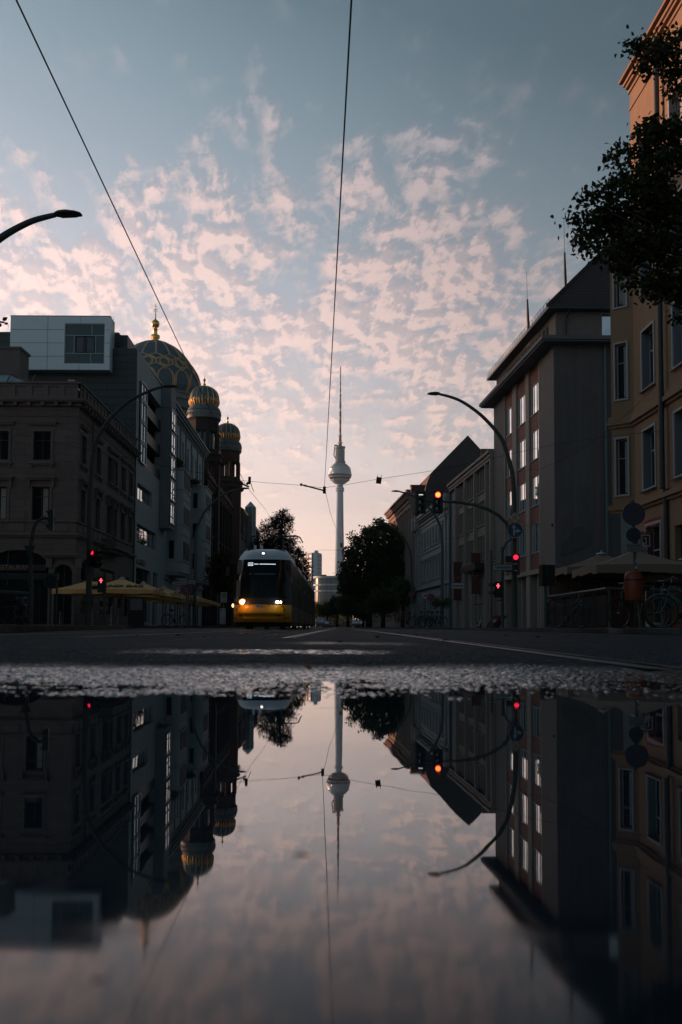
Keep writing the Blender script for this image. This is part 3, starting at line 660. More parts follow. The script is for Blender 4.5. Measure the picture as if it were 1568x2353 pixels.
def finial(parent, cx, cy, z0, k, star=True):
    """gilded lantern and onion finial; k scales it"""
    q = MB(); p = [(.62, 0), (.55, .10), (.36, .16), (.34, .34), (.50, .42), (.52, .66), (.46, .74), (.24, .80), (.22, 1.32), (.30, 1.40), (.18, 1.46), (.16, 1.56), (.34, 1.66), (.45, 1.90), (.46, 2.06), (.38, 2.28), (.20, 2.42), (.07, 2.56), (.05, 3.02), (.10, 3.06), (.04, 3.12), (.035, 3.9), (.09, 3.96), (.03, 4.05), (.02, 4.25)]
    q.lathe((cx, cy), [(r * k, z0 + z * k) for r, z in p], 20)
    if star:
        for t0 in (0, math.pi / 3):
            pts = [(cx + .26 * k * math.cos(t0 + math.pi / 2 + 2 * math.pi * i / 3), cy, z0 + 3.5 * k + .26 * k * math.sin(t0 + math.pi / 2 + 2 * math.pi * i / 3)) for i in range(4)]
            q.tube(pts, .025 * k, 5)
    return q.build('finial', M_GOLD, parent, 50)
finial(dome, dcx, YD, yz(470), (yz(45) - yz(470)) / 4.25)
def small_tower(cu, y, yscale, parent, brick, tag_=None):
    """octagonal tower; profile measured on the near one"""
    cx = pos(cu, 1000, y).x; K2 = .2051 * yscale * y / FPX * 1.02
    def zz_(v_): return v_
    return cx, K2
def tower(cu, y, vtop, vscale, brick, lit):
    cx = pos(cu, 1000, y).x; zt = pos(cu, vtop, y).z
    u = 145 / 145.0
    # heights measured from the finial tip of the near tower, in metres
    M = lambda px: zt - px * .2051 * 145 / FPX * 1.03
    t = MB(); dpf = dense([(2.16 * .92, M(370)), (2.16, M(335)), (2.16, M(290)), (2.02, M(240)), (1.72, M(200)), (1.28, M(172)), (.75, M(153)), (.42, M(146))])
    b = bpy.data.objects.new('small_tower', None); COL.objects.link(b); b.parent = SY; b.location = (cx - O4[0], y - O4[1], 0)
    if True:
        t.lathe((cx, y), dpf, 36); dm = t.build('small_dome', M_DOME, b, True)
        rad2, on2 = srf_dome((cx, y), dpf); g = MB(); n = 16
        for k in range(n):
            a = 2 * math.pi * k / n; g.tube([on2(a, z_, .04) for z_ in np.linspace(M(372), M(150), 10)], .042, 5)
            a2 = a + math.pi / n; w_ = math.pi / n
            for sg in (-1, 1): g.tube([on2(a2 + sg * w_ * f, z_, .05) for f, z_ in ((.9, M(368)), (.85, M(330)), (.5, M(310)), (0, M(296)))], .045, 4)
            g.tube([on2(a2, z_, .07) for z_ in (M(372), M(335), M(312))], .06, 4)
        g.build('gilded_tracery', M_GOLD, dm, 50)
        finial(dm, cx, y, M(146), (zt - M(146)) / 4.25, False)
        g = MB(); g.lathe((cx, y), [(2.05, M(378)), (2.1, M(372)), (2.05, M(370))], 36); g.build('gilded_ring', M_GOLD, dm, 40)
        c_ = MB(); c_.lathe((cx, y), [(2.5, M(520)), (2.5, M(500)), (2.45, M(498)), (2.42, M(440)), (2.5, M(432)), (2.36, M(418)), (2.3, M(400)), (2.08, M(392)), (2.02, M(378))], 36); fz = c_.build('copper_frieze', M_COPPER, b, 35)
        g = MB(); n = 26
        for k in range(n):
            a = 2 * math.pi * k / n; w_ = math.pi / n * .85
            P = lambda da, px: (cx + 2.5 * math.cos(a + da), y + 2.5 * math.sin(a + da), M(px))
            g.tube([P(-w_, 466), P(0, 448), P(w_, 466), P(0, 484), P(-w_, 466)], .04, 4)
        g.build('frieze_lattice', M_GOLDDULL, fz, 40)
    s = MB(); n = 8; a0 = R(22.5); rr = 2.28
    z_hi, z_w1, z_w0, zlow = M(505), M(655), M(860), .1
    s.lathe((cx, y), [(rr, zlow), (rr, z_w0 - .6), (rr * 1.06, z_w0 - .5), (rr * 1.06, z_w0)], 8, a0); s.lathe((cx, y), [(rr, z_w1), (rr, z_hi - .5), (rr * 1.08, z_hi - .35), (rr * 1.08, z_hi)], 8, a0)
    for k in range(n):
        a = a0 + 2 * math.pi * k / n; px, py = cx + rr * .93 * math.cos(a), y + rr * .93 * math.sin(a)
        s.lathe((px, py), [(.26, z_w0), (.26, z_w1)], 8)
        a2 = a + math.pi / n; rm = rr * math.cos(math.pi / n) * .97
        tx, ty = -math.sin(a2), math.cos(a2)
        for o in (-.29, .29) if False else (0,):
            mx, my = cx + rm * math.cos(a2) + tx * o, y + rm * math.sin(a2) + ty * o; s.lathe((mx, my), [(.07, z_w0), (.07, z_w1)], 6)
        # arch heads
        for sg in (-1, 1):
            for f0, f1, zz0 in ((.0, .08, .0), (.62, .9, .0)):
                pass
        pts = []
        for side in (-1, 1):
            c0 = side * rr * .19
            P = []
            for j in range(7):
                th = math.pi * j / 6; o = c0 + .33 * math.cos(th); z_ = z_w1 - .45 + .33 * math.sin(th)
                P.append((cx + rm * math.cos(a2) + tx * o, y + rm * math.sin(a2) + ty * o, z_))
            for j in range(6):
                A_, B_ = P[j], P[j + 1]; s.quad(A_, B_, (B_[0], B_[1], z_w1 + .02), (A_[0], A_[1], z_w1 + .02))
    s.build('brick_shaft', brick, b)
    g = MB(); g.lathe((cx, y), [(1.55 if not lit else .45, z_w0 + .02), (1.55 if not lit else .45, z_w1 + .3)], 10); g.build('inner_glazing', M_GLASSG, b)
    s = MB(); s.lathe((cx, y), [(2.85, M(1000)), (2.85, M(940)), (3.0, M(935)), (3.0, M(915)), (2.5, M(905)), (2.45, M(870))], 8, a0)
    for k in range(16):
        a = 2 * math.pi * k / 16 + .1; s.lathe((cx + 2.75 * math.cos(a), y + 2.75 * math.sin(a)), [(.0, M(1040)), (.2, M(1020)), (.22, M(1000))], 6)
    s.lathe((cx, y), [(2.6, .1), (2.6, M(1020)), (2.7, M(1000))], 8, a0); s.build('corbelled_base', brick, b)
    return b
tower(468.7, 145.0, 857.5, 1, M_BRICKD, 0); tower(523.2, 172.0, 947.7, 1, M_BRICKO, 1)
# facade body between and before the towers
ef = MB(); hs = []
LSy = 42.0
for s_ in (2.5, 5.5, 8.5):
    for z0, z1 in ((1.5, 5.5), (8, 12.0), (14, 18)): hs.append((s_ - .6, s_ + .6, z0, z1, .6))
for s_ in (22, 26, 30, 34):
    for z0, z1 in ((1.5, 6), (9, 15)): hs.append((s_ - .8, s_ + .8, z0, z1, .8))
wall(ef, SS, 0, LSy, .1, 21.0, hs, .5); wall(ef, Fr(O4, (-1, 0), (0, -1)), 0, 18, .1, 21, []); wall(ef, Fr(SS.pt(LSy, 0)[:2], (-1, 0), (0, 1)), 0, 18, .1, 21, [])
for s_ in (.6, 4, 7, 10.4, 20, 24, 28, 32, 36, 41.4): SS.box(ef, s_ - .3, s_ + .3, .1, 22.2, .003, .5)
ef.build('facade', M_BRICKD, SY)
for h in hs: window(SS, SY, h, M_WINDARK, M_GLASS, 2, (.4, .7), .38, .07, name='arched_window')
q = MB(); band(q, SS, 0, LSy, [(6.6, 7.1, .55), (12.8, 13.2, .3), (19.8, 20.2, .5), (20.2, 20.6, .75), (20.6, 21.3, .5)])
for k in range(40): SS.box(q, .3 + k * 1.04, .75 + k * 1.04, 19.2, 19.798, .003, .45)
q.build('brick_cornice', M_BRICKO, SY)
q = MB(); q.hexa([SS.pt(.2, .1, -.6), SS.pt(LSy - .2, .1, -.6), SS.pt(LSy - .2, .1, -17), SS.pt(.2, .1, -17), SS.pt(.2, 20.9, -.6), SS.pt(LSy - .2, 20.9, -.6), SS.pt(LSy - .2, 20.9, -17), SS.pt(.2, 20.9, -17)]); q.build('core', M_INSIDE, SY)
q = MB(); SS.box(q, 0, LSy, 20.99, 21.1, -18, -.01); q.build('flat_roof', M_DKMETAL, SY)

# ================================================================== LEFT: house with a glass corner turret, and the block after it
H5 = empty('turret_house', (SS.pt(LSy, 0)[0], SS.pt(LSy, 0)[1], 0), 'dark house with a glazed pyramid topped corner turret beyond the synagogue', 'building')
TF = Fr((O4[0] - .017 * 66, O4[1] + 66), (-.017, 1), (1, .017)); HY = TF.o.y
q = MB(); hs = []; zt5 = 23.6
for k in range(12):
    for z0 in (1, 5, 9, 13, 17, 20.6): hs.append((1.5 + 4.0 * k, 2.9 + 4.0 * k, z0, z0 + 2.1))
wall(q, TF, 0, 50, .1, zt5, hs, .3); wall(q, Fr(TF.pt(0, 0)[:2], (-1, 0), (0, -1)), 0, 14, .1, zt5, []); q.build('wall', M_BRICKD, H5)
for h in hs: window(TF, H5, h, M_WINDARK, M_GLASS, 2, (), .25, .08)
q = MB(); a, b = TF.pt(0, zt5, .3), TF.pt(50, zt5, .3)
q.add([a, b, TF.pt(50, zt5 + 3.0, -4), TF.pt(0, zt5 + 3.0, -4), TF.pt(0, zt5 + 3.2, -13), TF.pt(50, zt5 + 3.2, -13), TF.pt(0, zt5, -13)], [(0, 1, 2, 3), (3, 2, 5, 4), (0, 3, 4, 6)]); q.build('roof', M_ROOFT, H5)
TYY = HY + 12.0; tx = pos(576, 1190, TYY).x; tz0, tz1, tza = zat(1218, TYY), zat(1167, TYY), zat(1154, TYY)
q = MB(); q.lathe((tx, TYY), [(1.15, 10), (1.15, tz1)], 8, R(22.5)); tu = q.build('glass_turret', mat('turret_glass', (.16, .22, .23), .25, var=.1), H5)
q = MB()
for k in range(8):
    a = R(22.5) + math.pi / 4 * k; p = lambda r, z: (tx + r * math.cos(a), TYY + r * math.sin(a), z); q.tube([p(1.17, 10), p(1.17, tz1), (tx, TYY, tza)], .07, 5)
for z_ in np.linspace(11, tz1, 6): q.lathe((tx, TYY), [(1.19, z_ - .05), (1.19, z_ + .05)], 8, R(22.5))
q.build('turret_frame', M_WINTEAL, tu)
q = MB(); q.lathe((tx, TYY), [(1.25, tz1), (.02, tza)], 8, R(22.5)); q.build('glass_pyramid', mat('pale_glass', (.35, .42, .42), .2), tu)
q = MB(); x6, y6 = TF.pt(50.2, 0)[:2]; q.box((x6 - 14, y6, .1), (x6, y6 + 90, 20)); q.add([(x6 - 14, y6, 20), (x6 + .3, y6, 20), (x6 - 4, y6, 24), (x6 - 14, y6 + 90, 20), (x6 + .3, y6 + 90, 20), (x6 - 4, y6 + 90, 24)], [(0, 1, 2), (3, 5, 4), (1, 4, 5, 2), (0, 2, 5, 3)])
far_l = q.build('terrace_block', M_BRICKD, None); tag(far_l, 'long dark terrace block with pitched roof behind the conifer on the left', 'building')
# plain house between the synagogue and the turret house
q = MB(); GFr = Fr(SS.pt(LSy + .1, 0)[:2], (-.017, 1), (1, .017)); gl = 66 - LSy - .2; hs = [(1.5 + 3.6 * k, 2.8 + 3.6 * k, z0, z0 + 2.2) for k in range(6) for z0 in (1, 5, 9, 13)]
wall(q, GFr, 0, gl, .1, 17.5, hs, .3); GFr.box(q, .3, gl - .3, .2, 17.4, -12, -.4); GFr.box(q, 0, gl, 17.51, 17.9, -12, .3)
tag(q.build('brick_house', M_BRICKD, None), 'low dark brick house directly after the synagogue towers', 'building')

# ================================================================== far end of the street
TYP = 1383.0
TVX = pos(781.7, 1088, TYP).x; tz = lambda y: zat(804.1 + .1709 * y, TYP); tw = .1709 * TYP / FPX
TV = empty('television_tower', (TVX, TYP, 0), 'tall slim concrete television tower with a steel sphere and red and white mast', 'tower')
M_CONC = mat('pale_concrete', (.42, .57, .63), .85, var=.06, vscale=.05)
M_BALL = bpy.data.materials.new('steel_facets'); M_BALL.use_nodes = True
_t = NT(M_BALL.node_tree); _p = _t.n['Principled BSDF']; _p.inputs['Metallic'].default_value = .75; _p.inputs['Roughness'].default_value = .38; _p.inputs['Base Color'].default_value = (.42, .52, .56, 1)
q = MB(); q.lathe((TVX, TYP), [(8.0, 0), (6.6, tz(2900)), (5.4, tz(2350)), (4.6, tz(1830))], 32, cap=False); q.lathe((TVX, TYP), [(4.6, tz(1870)), (4.3, tz(1780))], 32); q.build('shaft', M_CONC, TV, 40)
q = MB(); q.lathe((TVX, TYP), [(5.0, tz(1906)), (6.1, tz(1900)), (6.1, tz(1884)), (5.4, tz(1882)), (5.4, tz(1872)), (6.1, tz(1870)), (6.1, tz(1858)), (4.8, tz(1850))], 32); q.build('collar', M_CONC, TV, 30)
zc = tz(1662); rb = 152 * tw; q = MB(); nlat, nlon = 26, 56
vs, fs = [], []
for i in range(nlat + 1):
    th = math.pi * i / nlat
    for k in range(nlon):
        a = 2 * math.pi * k / nlon; vs.append((TVX + rb * math.sin(th) * math.cos(a), TYP + rb * math.sin(th) * math.sin(a), zc + rb * math.cos(th)))
for i in range(nlat):
    for k in range(nlon):
        k2 = (k + 1) % nlon; A, B, C_, D = i * nlon + k, i * nlon + k2, (i + 1) * nlon + k2, (i + 1) * nlon + k
        m_ = Vector(vs[A]) * .25 + Vector(vs[B]) * .25 + Vector(vs[C_]) * .25 + Vector(vs[D]) * .25; nn = (m_ - Vector((TVX, TYP, zc))).normalized()
        vs.append(tuple(m_ + nn * .42)); c_ = len(vs) - 1
        fs += [(A, D, c_), (D, C_, c_), (C_, B, c_), (B, A, c_)]
ball = q.add(vs, fs).build('sphere', M_BALL, TV)
q = MB(); z0, z1 = tz(1712), tz(1682); r0 = math.sqrt(rb ** 2 - (z0 - zc) ** 2); q.lathe((TVX, TYP), [(r0 + .5, z0), (rb + .5, z1)], 56, cap=False); z0b, z1b = tz(1748), tz(1722); q.lathe((TVX, TYP), [(math.sqrt(rb ** 2 - (z0b - zc) ** 2) + .55, z0b), (math.sqrt(rb ** 2 - (z1b - zc) ** 2) + .55, z1b)], 56, cap=False)
q.build('window_band', M_GLASS, ball)
q = MB()
for z_ in (tz(1678), tz(1717), tz(1752), tz(1590)): rr = math.sqrt(rb ** 2 - (z_ - zc) ** 2); q.lathe((TVX, TYP), [(rr + .3, z_ - .5), (rr + .95, z_ - .4), (rr + .95, z_ + .4), (rr + .3, z_ + .5)], 56)
for k in range(28):
    a = 2 * math.pi * k / 28; q.tube([(TVX + (rb + .6) * math.cos(a), TYP + (rb + .6) * math.sin(a), z1), (TVX + (r0 + .6) * math.cos(a), TYP + (r0 + .6) * math.sin(a), z0)], .35, 4)
q.build('sphere_ring', M_CONC, ball)
q = MB(); q.lathe((TVX, TYP), [(6.2, tz(1530)), (7.6, tz(1515)), (7.6, tz(1497)), (6.3, tz(1490)), (4.4, tz(1485)), (4.4, tz(1335)), (6.6, tz(1330)), (7.4, tz(1318)), (7.4, tz(1302)), (5.0, tz(1298)), (3.0, tz(1296))], 32)
for k in range(9):
    z_ = tz(1478 - k * 16); q.lathe((TVX, TYP), [(4.4, z_ - .5), (6.0, z_ - .4), (6.0, z_ + .4), (4.4, z_ + .5)], 28)
for k in range(14):
    a = 2 * math.pi * k / 14; q.tube([(TVX + 6.2 * math.cos(a), TYP + 6.2 * math.sin(a), tz(1490)), (TVX + 6.2 * math.cos(a), TYP + 6.2 * math.sin(a), tz(1330))], .28, 4)
q.build('antenna_cage', mat('cage_steel', (.20, .29, .32), .6, metal=.2, var=.3, vscale=.3), TV, 30)
q = MB(); X_ = lambda x: TVX + (x - 675) * tw
q.box((X_(597), TYP - 2, tz(1296)), (X_(645), TYP + 2, tz(1278))); q.tube([(X_(603), TYP, tz(1300)), (X_(590), TYP, tz(1412)), (X_(612), TYP, tz(1455))], .8, 6); q.build('service_crane', mat('crane_teal', (.08, .13, .14), .6), TV)
# mast in red and white lengths
mw = [(1298, 26), (1240, 20), (1228, 20), (1160, 16.5), (1150, 15), (1080, 14.5), (860, 14.5), (835, 12), (800, 9.5), (720, 9), (610, 9), (560, 8.5), (430, 8), (350, 7), (236, 6.5), (224, 2)]
def mr(y): return float(np.interp(-y, [-a for a, b in mw], [b for a, b in mw])) * tw
cuts = [1298, 1262, 1228, 1160, 1110, 1052, 995, 940, 892, 848, 790, 735, 680, 616, 570, 520, 475, 432, 380, 330, 280, 236, 222]
red, wht = MB(), MB()
for i in range(len(cuts) - 1):
    ys = [cuts[i] + (cuts[i + 1] - cuts[i]) * t for t in (0, .5, 1)]; tgt = red if i % 2 == 0 else wht
    tgt.lathe((TVX, TYP), [(mr(y), tz(y) + (.03 if j == 0 else 0)) for j, y in enumerate(ys)], 16)
for y, wd in ((1250, 36), (1155, 28), (838, 23), (610, 19)): wht.lathe((TVX, TYP), [(wd * tw * .9, tz(y + 4)), (wd * tw, tz(y + 3)), (wd * tw, tz(y - 3)), (wd * tw * .7, tz(y - 4))], 20)
for k in range(14):
    z_ = tz(790 - 8 * k); wht.box((TVX - 16 * tw, TYP - .2, z_), (TVX + 16 * tw, TYP + .2, z_ + .5))
red.build('mast_red', mat('mast_red_paint', (.36, .09, .08), .7, var=.1), TV, 40); wht.build('mast_white', mat('mast_white_paint', (.38, .47, .50), .7, var=.1), TV, 40)

TB = empty('tower_block', (pos(720, 1400, 800).x, 800, 0), 'pale high rise slab with rows of small windows far off, left of the television tower', 'building')
U = lambda u, y: pos(u, 1400, y).x
za = zat(1270, 800); q = MB(); x0, xm0, xm, x1 = U(698, 812), U(716.5, 806), U(719, 806), U(738.5, 812); xk = U(729, 800)
q.prism([(x0, 812), (xm0, 800), (xm0 + .4, 803), (xm, 803), (xm + .2, 800), (xk, 799), (x1, 812), (x1, 830), (x0, 830)], 0, za); q.build('wall', mat('cool_white_panel', (.42, .56, .62), .8, var=.08, vscale=.2), TB)
FL = Fr((x0, 812), (xm0 - x0, -12), (-12, -(xm0 - x0))); FRR = Fr((xk, 799), (x1 - xk, 13), (13, -(x1 - xk)))
for fr, ln, cl in ((FL, math.hypot(xm0 - x0, 12), 3), (FRR, math.hypot(x1 - xk, 13), 2)):
    q = MB()
    for k in range(17):
        for j in range(cl): s_ = ln * (j + .5) / cl; fr.box(q, s_ - ln / cl * .28, s_ + ln / cl * .28, za - 3.6 - k * 3.3, za - 2.2 - k * 3.3, -.1, .12)
    q.build('window_row', mat('far_window', (.10, .15, .18), .4, var=.1), TB)
q = MB(); q.box((xm0 + 2, 806, za), (xm0 + 5, 812, za + 2.2)); q.build('roof_hut', M_CONC, TB)

CB = empty('curved_office', (U(765, 500), 500, 0), 'low office building with rounded corner and white bands, at the foot of the television tower', 'building')
def stadium(u0, u1, y, r, off=0.0):
    a, b = U(u0, y) - off, U(u1, y) + off; P = []
    for k in range(9): t = math.pi / 2 + math.pi / 2 * k / 8; P.append((a + r + r * math.cos(t), y + r + (r + off) * math.sin(t)))
    for k in range(9): t = math.pi + math.pi / 2 * k / 8; P.append((a + r + r * math.cos(t), y + r + (r + off) * math.sin(t)))
    return P + [(b, y - off), (b, y + 2 * r + off)]
q = MB(); g = MB(); sl = MB()
for v0, v1 in ((1328, 1323.5), (1345.5, 1341.5), (1359.5, 1356)): q.prism(stadium(722, 812, 500, 9, .8), zat(v0, 500), zat(v1, 500))
g.prism(stadium(723, 811, 500, 9, 0), .0, zat(1326, 500))
for vA, vB in ((1341.5, 1328), (1356, 1345.5), (1378, 1359.5)):
    for k in range(44):
        x = U(731, 500) + k * .42 * 1.0; sl.box((x, 499.5, zat(vA, 500)), (x + .12 + .1 * random.random(), 499.97, zat(vB, 500)))
q.build('white_band', mat('band_white', (.46, .52, .55), .6, var=.05), CB); g.build('glazing', M_GLASSG, CB); sl.build('window_fin', M_SIGNW, CB)
q = MB(); q.box((U(737, 505), 505, zat(1323, 500)), (U(750, 505), 512, zat(1319.5, 500))); q.build('roof_plant', M_DKMETAL, CB)
# ================================================================== RIGHT: tan house with the oriel
SLT = -.0258
A1 = (pos(1462, 1300, 42).x, 42.0)
TN = empty('tan_corner_house', (A1[0], 43.0, 0), 'tan roughcast house with splayed oriel, white framed windows and orange lit cornice', 'building')
TS = Fr(A1, (-SLT, -1), (-1, SLT))          # s grows towards the camera
s_near = 26.0; s_end = -.03
tan_z = [5.84, 10.0, 14.05, 18.1]; hs = []
cols_s = [TS.su(1480) if False else 1.15, 4.75, 8.3, 11.8, 15.3, 18.8, 22.3]
for s_ in cols_s:
    for z_ in tan_z: hs.append((s_, s_ + 1.45, z_, z_ + 2.42))
hs += [(1.35, 3.1, .3, 4.3)] + [(s_ - .2, s_ + 1.9, 1.0, 4.0) for s_ in cols_s[1:]]
wm = MB(); wall(wm, TS, s_end, s_near, .1, 24.0, hs, .36)
wall(wm, Fr(TS.pt(s_end, 0)[:2], (1, 0), (0, 1)), 0, 14, .1, 24, []); wall(wm, Fr(TS.pt(s_near, 0)[:2], (1, 0), (0, -1)), 0, 14, .1, 24, []); wm.build('wall', M_TAN, TN)
q = MB(); q.hexa([TS.pt(s_end + .2, .1, -.6), TS.pt(s_near - .2, .1, -.6), TS.pt(s_near - .2, .1, -13.5), TS.pt(s_end + .2, .1, -13.5)] + [TS.pt(s_end + .2, 23.9, -.6), TS.pt(s_near - .2, 23.9, -.6), TS.pt(s_near - .2, 23.9, -13.5), TS.pt(s_end + .2, 23.9, -13.5)]); q.build('core', M_INSIDE, TN)
for h in hs:
    if h[2] > 5: 
        wd = window(TS, TN, h, M_WINWHITE, M_GLASS, 2, (.66,), .34, .08, sur=(.09, .05, M_WINWHITE), curtain=random.random() < .3)
        q = MB(); TS.box(q, h[0] + .002, h[0] + .02, h[2], h[3], -.26, .0); q.build('reveal', M_REVEAL, wd); q = MB(); TS.box(q, h[1] - .02, h[1] - .002, h[2], h[3], -.26, .0); q.build('reveal', M_REVEAL, wd)
        q = MB(); TS.box(q, h[0] - .12, h[1] + .12, h[2] - .13, h[2] - .09, .06, .14); q.build('sill', M_DKMETAL, wd)
    else: window(TS, TN, h, M_WINWHITE if h[0] < 2 else M_WINDARK, M_GLASS, 2, (.75,), .3, .08, sur=(.1, .05, M_WINWHITE) if h[0] < 2 else None, name='door' if h[0] < 2 else 'shop_window')
q = MB(); TS.box(q, s_end - .08, s_near, 23.38, 23.5, .002, .07); TS.box(q, s_end - .16, s_near, 23.64, 23.76, .002, .15); TS.box(q, s_end - .22, s_near, 23.762, 23.9, .002, .24); TS.box(q, s_end - .34, s_near, 23.97, 24.10, -1.5, .38); TS.box(q, s_end, s_near, 22.6, 22.72, .002, .05)
q.build('eaves_cornice', M_TANTRIM, TN)
q = MB(); q.add([TS.pt(s_end - .34, 24.11, .38), TS.pt(s_near, 24.11, .38), TS.pt(s_near, 28.5, -6), TS.pt(s_end - .34, 28.5, -6), TS.pt(s_near, 24.17, -14), TS.pt(s_end - .34, 24.11, -14)], [(0, 1, 2, 3), (3, 2, 4, 5), (0, 3, 5), (1, 4, 2)]); q.build('roof', M_ROOFR, TN)
for nm, za, zb_ in (('upper_belt', 8.75, 9.25), ('lower_belt', 5.05, 5.4)):
    q = MB(); TS.box(q, 0.05, s_near, za, za + .12, .002, .10); TS.box(q, 0.05, s_near, za + .122, za + .3, .002, .22); TS.box(q, .05, s_near, za + .302, zb_, .002, .14); q.build('belt_course', M_TANTRIM, TN)
sp = TS.su(1538)
q = MB(); q.tube([TS.pt(sp, 5.5, .22), TS.pt(sp, 23.5, .22)], .11, 10); q.tube([TS.pt(sp, .2, .1), TS.pt(sp, 5.5, .1)], .10, 10); q.build('downpipe', M_DKMETAL, TN, 40)
# splayed oriel
Bx = pos(1409.5, 1300, 42.72)
ob = Vector((Bx.x, 42.72)); a_ = Vector(TS.pt(0, 0)[:2])
d_ = (ob - a_); ln = d_.length; OF = Fr(a_, d_, (d_.y * -1, d_.x) if False else (-abs(d_.y), -abs(d_.x)))
q = MB(); ohs = [(ln * .30, ln * .80, z_, z_ + 2.42) for z_ in tan_z[:3]]
wall(q, OF, 0, ln, 5.1, 17.7, ohs, .22)
back = (a_.x + .5, a_.y + .9); q.quad((a_.x, a_.y, 5.1), (back[0], back[1], 5.1), (back[0], back[1], 17.7), (a_.x, a_.y, 17.7)); q.quad((ob.x, ob.y, 5.1), (back[0], back[1], 5.1), (back[0], back[1], 17.7), (ob.x, ob.y, 17.7)); q.poly([(ob.x, ob.y, 17.7), (back[0], back[1], 17.7), (a_.x, a_.y, 17.7)]); q.poly([(ob.x, ob.y, 5.1), (a_.x, a_.y, 5.1), (back[0], back[1], 5.1)])
orl = q.build('oriel', M_TAN, TN)
for h in ohs: window(OF, orl, h, M_WINWHITE, M_GLASS, 1, (.66,), .2, .05, sur=(.08, .05, M_WINWHITE), curtain=True, name='oriel_window')
q = MB()
for za, zb_ in ((8.75, 9.25), (5.05, 5.4), (17.6, 17.8)): OF.box(q, -.02, ln + .08, za, za + .12, .002, .08); OF.box(q, -.06, ln + .14, za + .122, za + .3 if zb_ - za > .3 else zb_, .002, .17); OF.box(q, -.03, ln + .1, za + .302, max(zb_, za + .31), .002, .12)
q.build('belt_course', M_TANTRIM, orl)
text_on(TS, 'RESTAURANT', (TS.su(1484) + TS.su(1517)) / 2, zat(1199, 40), .42, .03, mat('red_letters', (.32, .03, .035), .6), TN, .74, bold=.02, roll=0)
q = MB(); s_ = TS.su(1508); TS.box(q, s_ - .03, s_ + .03, zat(1240, 40) - 1.0, zat(1213, 40) - .2, .12, .85); q.tube([TS.pt(s_, zat(1213, 40) - .15, .0), TS.pt(s_, zat(1213, 40) - .15, 1.0)], .02, 6)
bb = q.build('bar_banner', mat('maroon_banner', (.10, .02, .02), .7), TN)
BFr = Fr(TS.pt(s_ + .03, 0, .48)[:2], TS.n, TS.d)
text_on(BFr, 'bar', 0, zat(1235, 40) - .45, .42, .006, M_SIGNW, bb, 1.0, roll=math.pi / 2)
q = MB(); zc_ = zat(1213, 40) - .5
for x0, x1, z0, z1 in ((-.2, .2, .2, .24), (-.2, .2, -.24, -.2), (-.24, -.2, -.24, .24), (.2, .24, -.24, .24), (-.1, -.06, -.12, .12), (-.06, .02, .08, .12), (-.06, .02, -.12, -.08), (.06, .08, -.2, .2), (.11, .13, -.2, .2), (.16, .18, -.2, .2)): BFr.box(q, x0, x1, zc_ + z0, zc_ + z1, .005, .012)
q.build('emblem', M_SIGNW, bb)

# ================================================================== RIGHT: five storey pebbledash office
RD = (-.063, 1); RN = (-1, -.063)
c2 = (pos(1276, 1300, 70).x, 70.0)
OB = empty('pebbledash_office', (c2[0], 70, 0), 'tall pebbledash office with red tile spandrels, wide flat eaves and steep tiled roof', 'building')
RS = Fr(c2, RD, RN); RF = Fr(c2, (1, 0), (0, -1)); RL = RS.su(1136.5)
EZ = 20.3
rows = [(5.9, 8.15), (9.5, 11.75), (13.05, 15.3), (16.6, 18.9)]
uu = [(1217.5, 1239), (1188, 1208.5), (1161.5, 1178.5)]
hs = []; bays = [(RS.su(b), RS.su(a)) for a, b in uu]
for a, b in bays:
    for z0, z1 in rows: hs.append((a + .1, b - .1, z0, z1))
pier = [(0, bays[0][0] - .35), (bays[2][1] + .35, RL)]
q = MB()
for a, b in pier[1:]: RS.box(q, a, b, .1, EZ, -.5, 0)
q.build('pier_wall', M_PEBBLE, OB); q = MB(); RS.box(q, *pier[0], .1, EZ, -.5, 0); q.build('pier_wall', M_PEBBLE, OB); q = MB()
wall(q, RF, 0, 16, .1, EZ, [], .3); q.quad(RS.pt(RL, .1, 0), RS.pt(RL, .1, -14), RS.pt(RL, EZ, -14), RS.pt(RL, EZ, 0))
q.build('gable_wall', M_PEBBLE, OB)
q = MB(); RF.box(q, .01, 16, .1, EZ, .003, .03); q.build('end_render', M_ENDWALL, OB)
q = MB(); e0, e1 = pier[0][1] + .001, pier[1][0] - .001
wall(q, RS, e0, e1, 4.6, EZ, hs, .14, -.14); q.build('tile_spandrel', M_REDTILE, OB)
q = MB()
for a, b in ((bays[0][1] + .05, bays[1][0] - .05), (bays[1][1] + .05, bays[2][0] - .05), (e0 + .002, bays[0][0] - .08), (bays[2][1] + .08, e1 - .002)):
    RS.box(q, a, b, .1, EZ - .02, -.6, -.01)
q.build('pilaster', M_BEIGETRIM, OB)
for h in hs: window(RS, OB, h, M_WINTEAL, M_GLASSB, 3, (), .22, .05, name='window', sill=(.05, .12 - .32, .06, M_BEIGETRIM) if False else None)
q = MB()
for h in hs: q = MB(); RS.box(q, h[0], h[1], h[2] - .07, h[2] - .001, -.3, -.07); q.build('window_ledge', M_WINWHITE, OB)
q = MB(); RS.box(q, e0, e1, 4.2, 4.55, -.6, .12); q.build('shop_fascia', M_BEIGETRIM, OB)
q = MB(); n = 7
for k in range(n + 1): a = e0 + (e1 - e0) * k / n; RS.box(q, max(e0, a - .16), min(e1, a + .16), .15, 4.19, -.9, -.25)
q.build('shop_column', M_BEIGETRIM, OB)
q = MB(); RS.box(q, e0, e1, .15, 4.19, -1.5, -1.45); q.build('shop_window', M_GLASS, OB)
text_on(RS, 'RESTAURANT', e0 + 5.2, 4.95, .5, -.29, mat('dark_red_letters', (.16, .04, .03), .6), OB, 1.0, bold=.02)
q = MB()
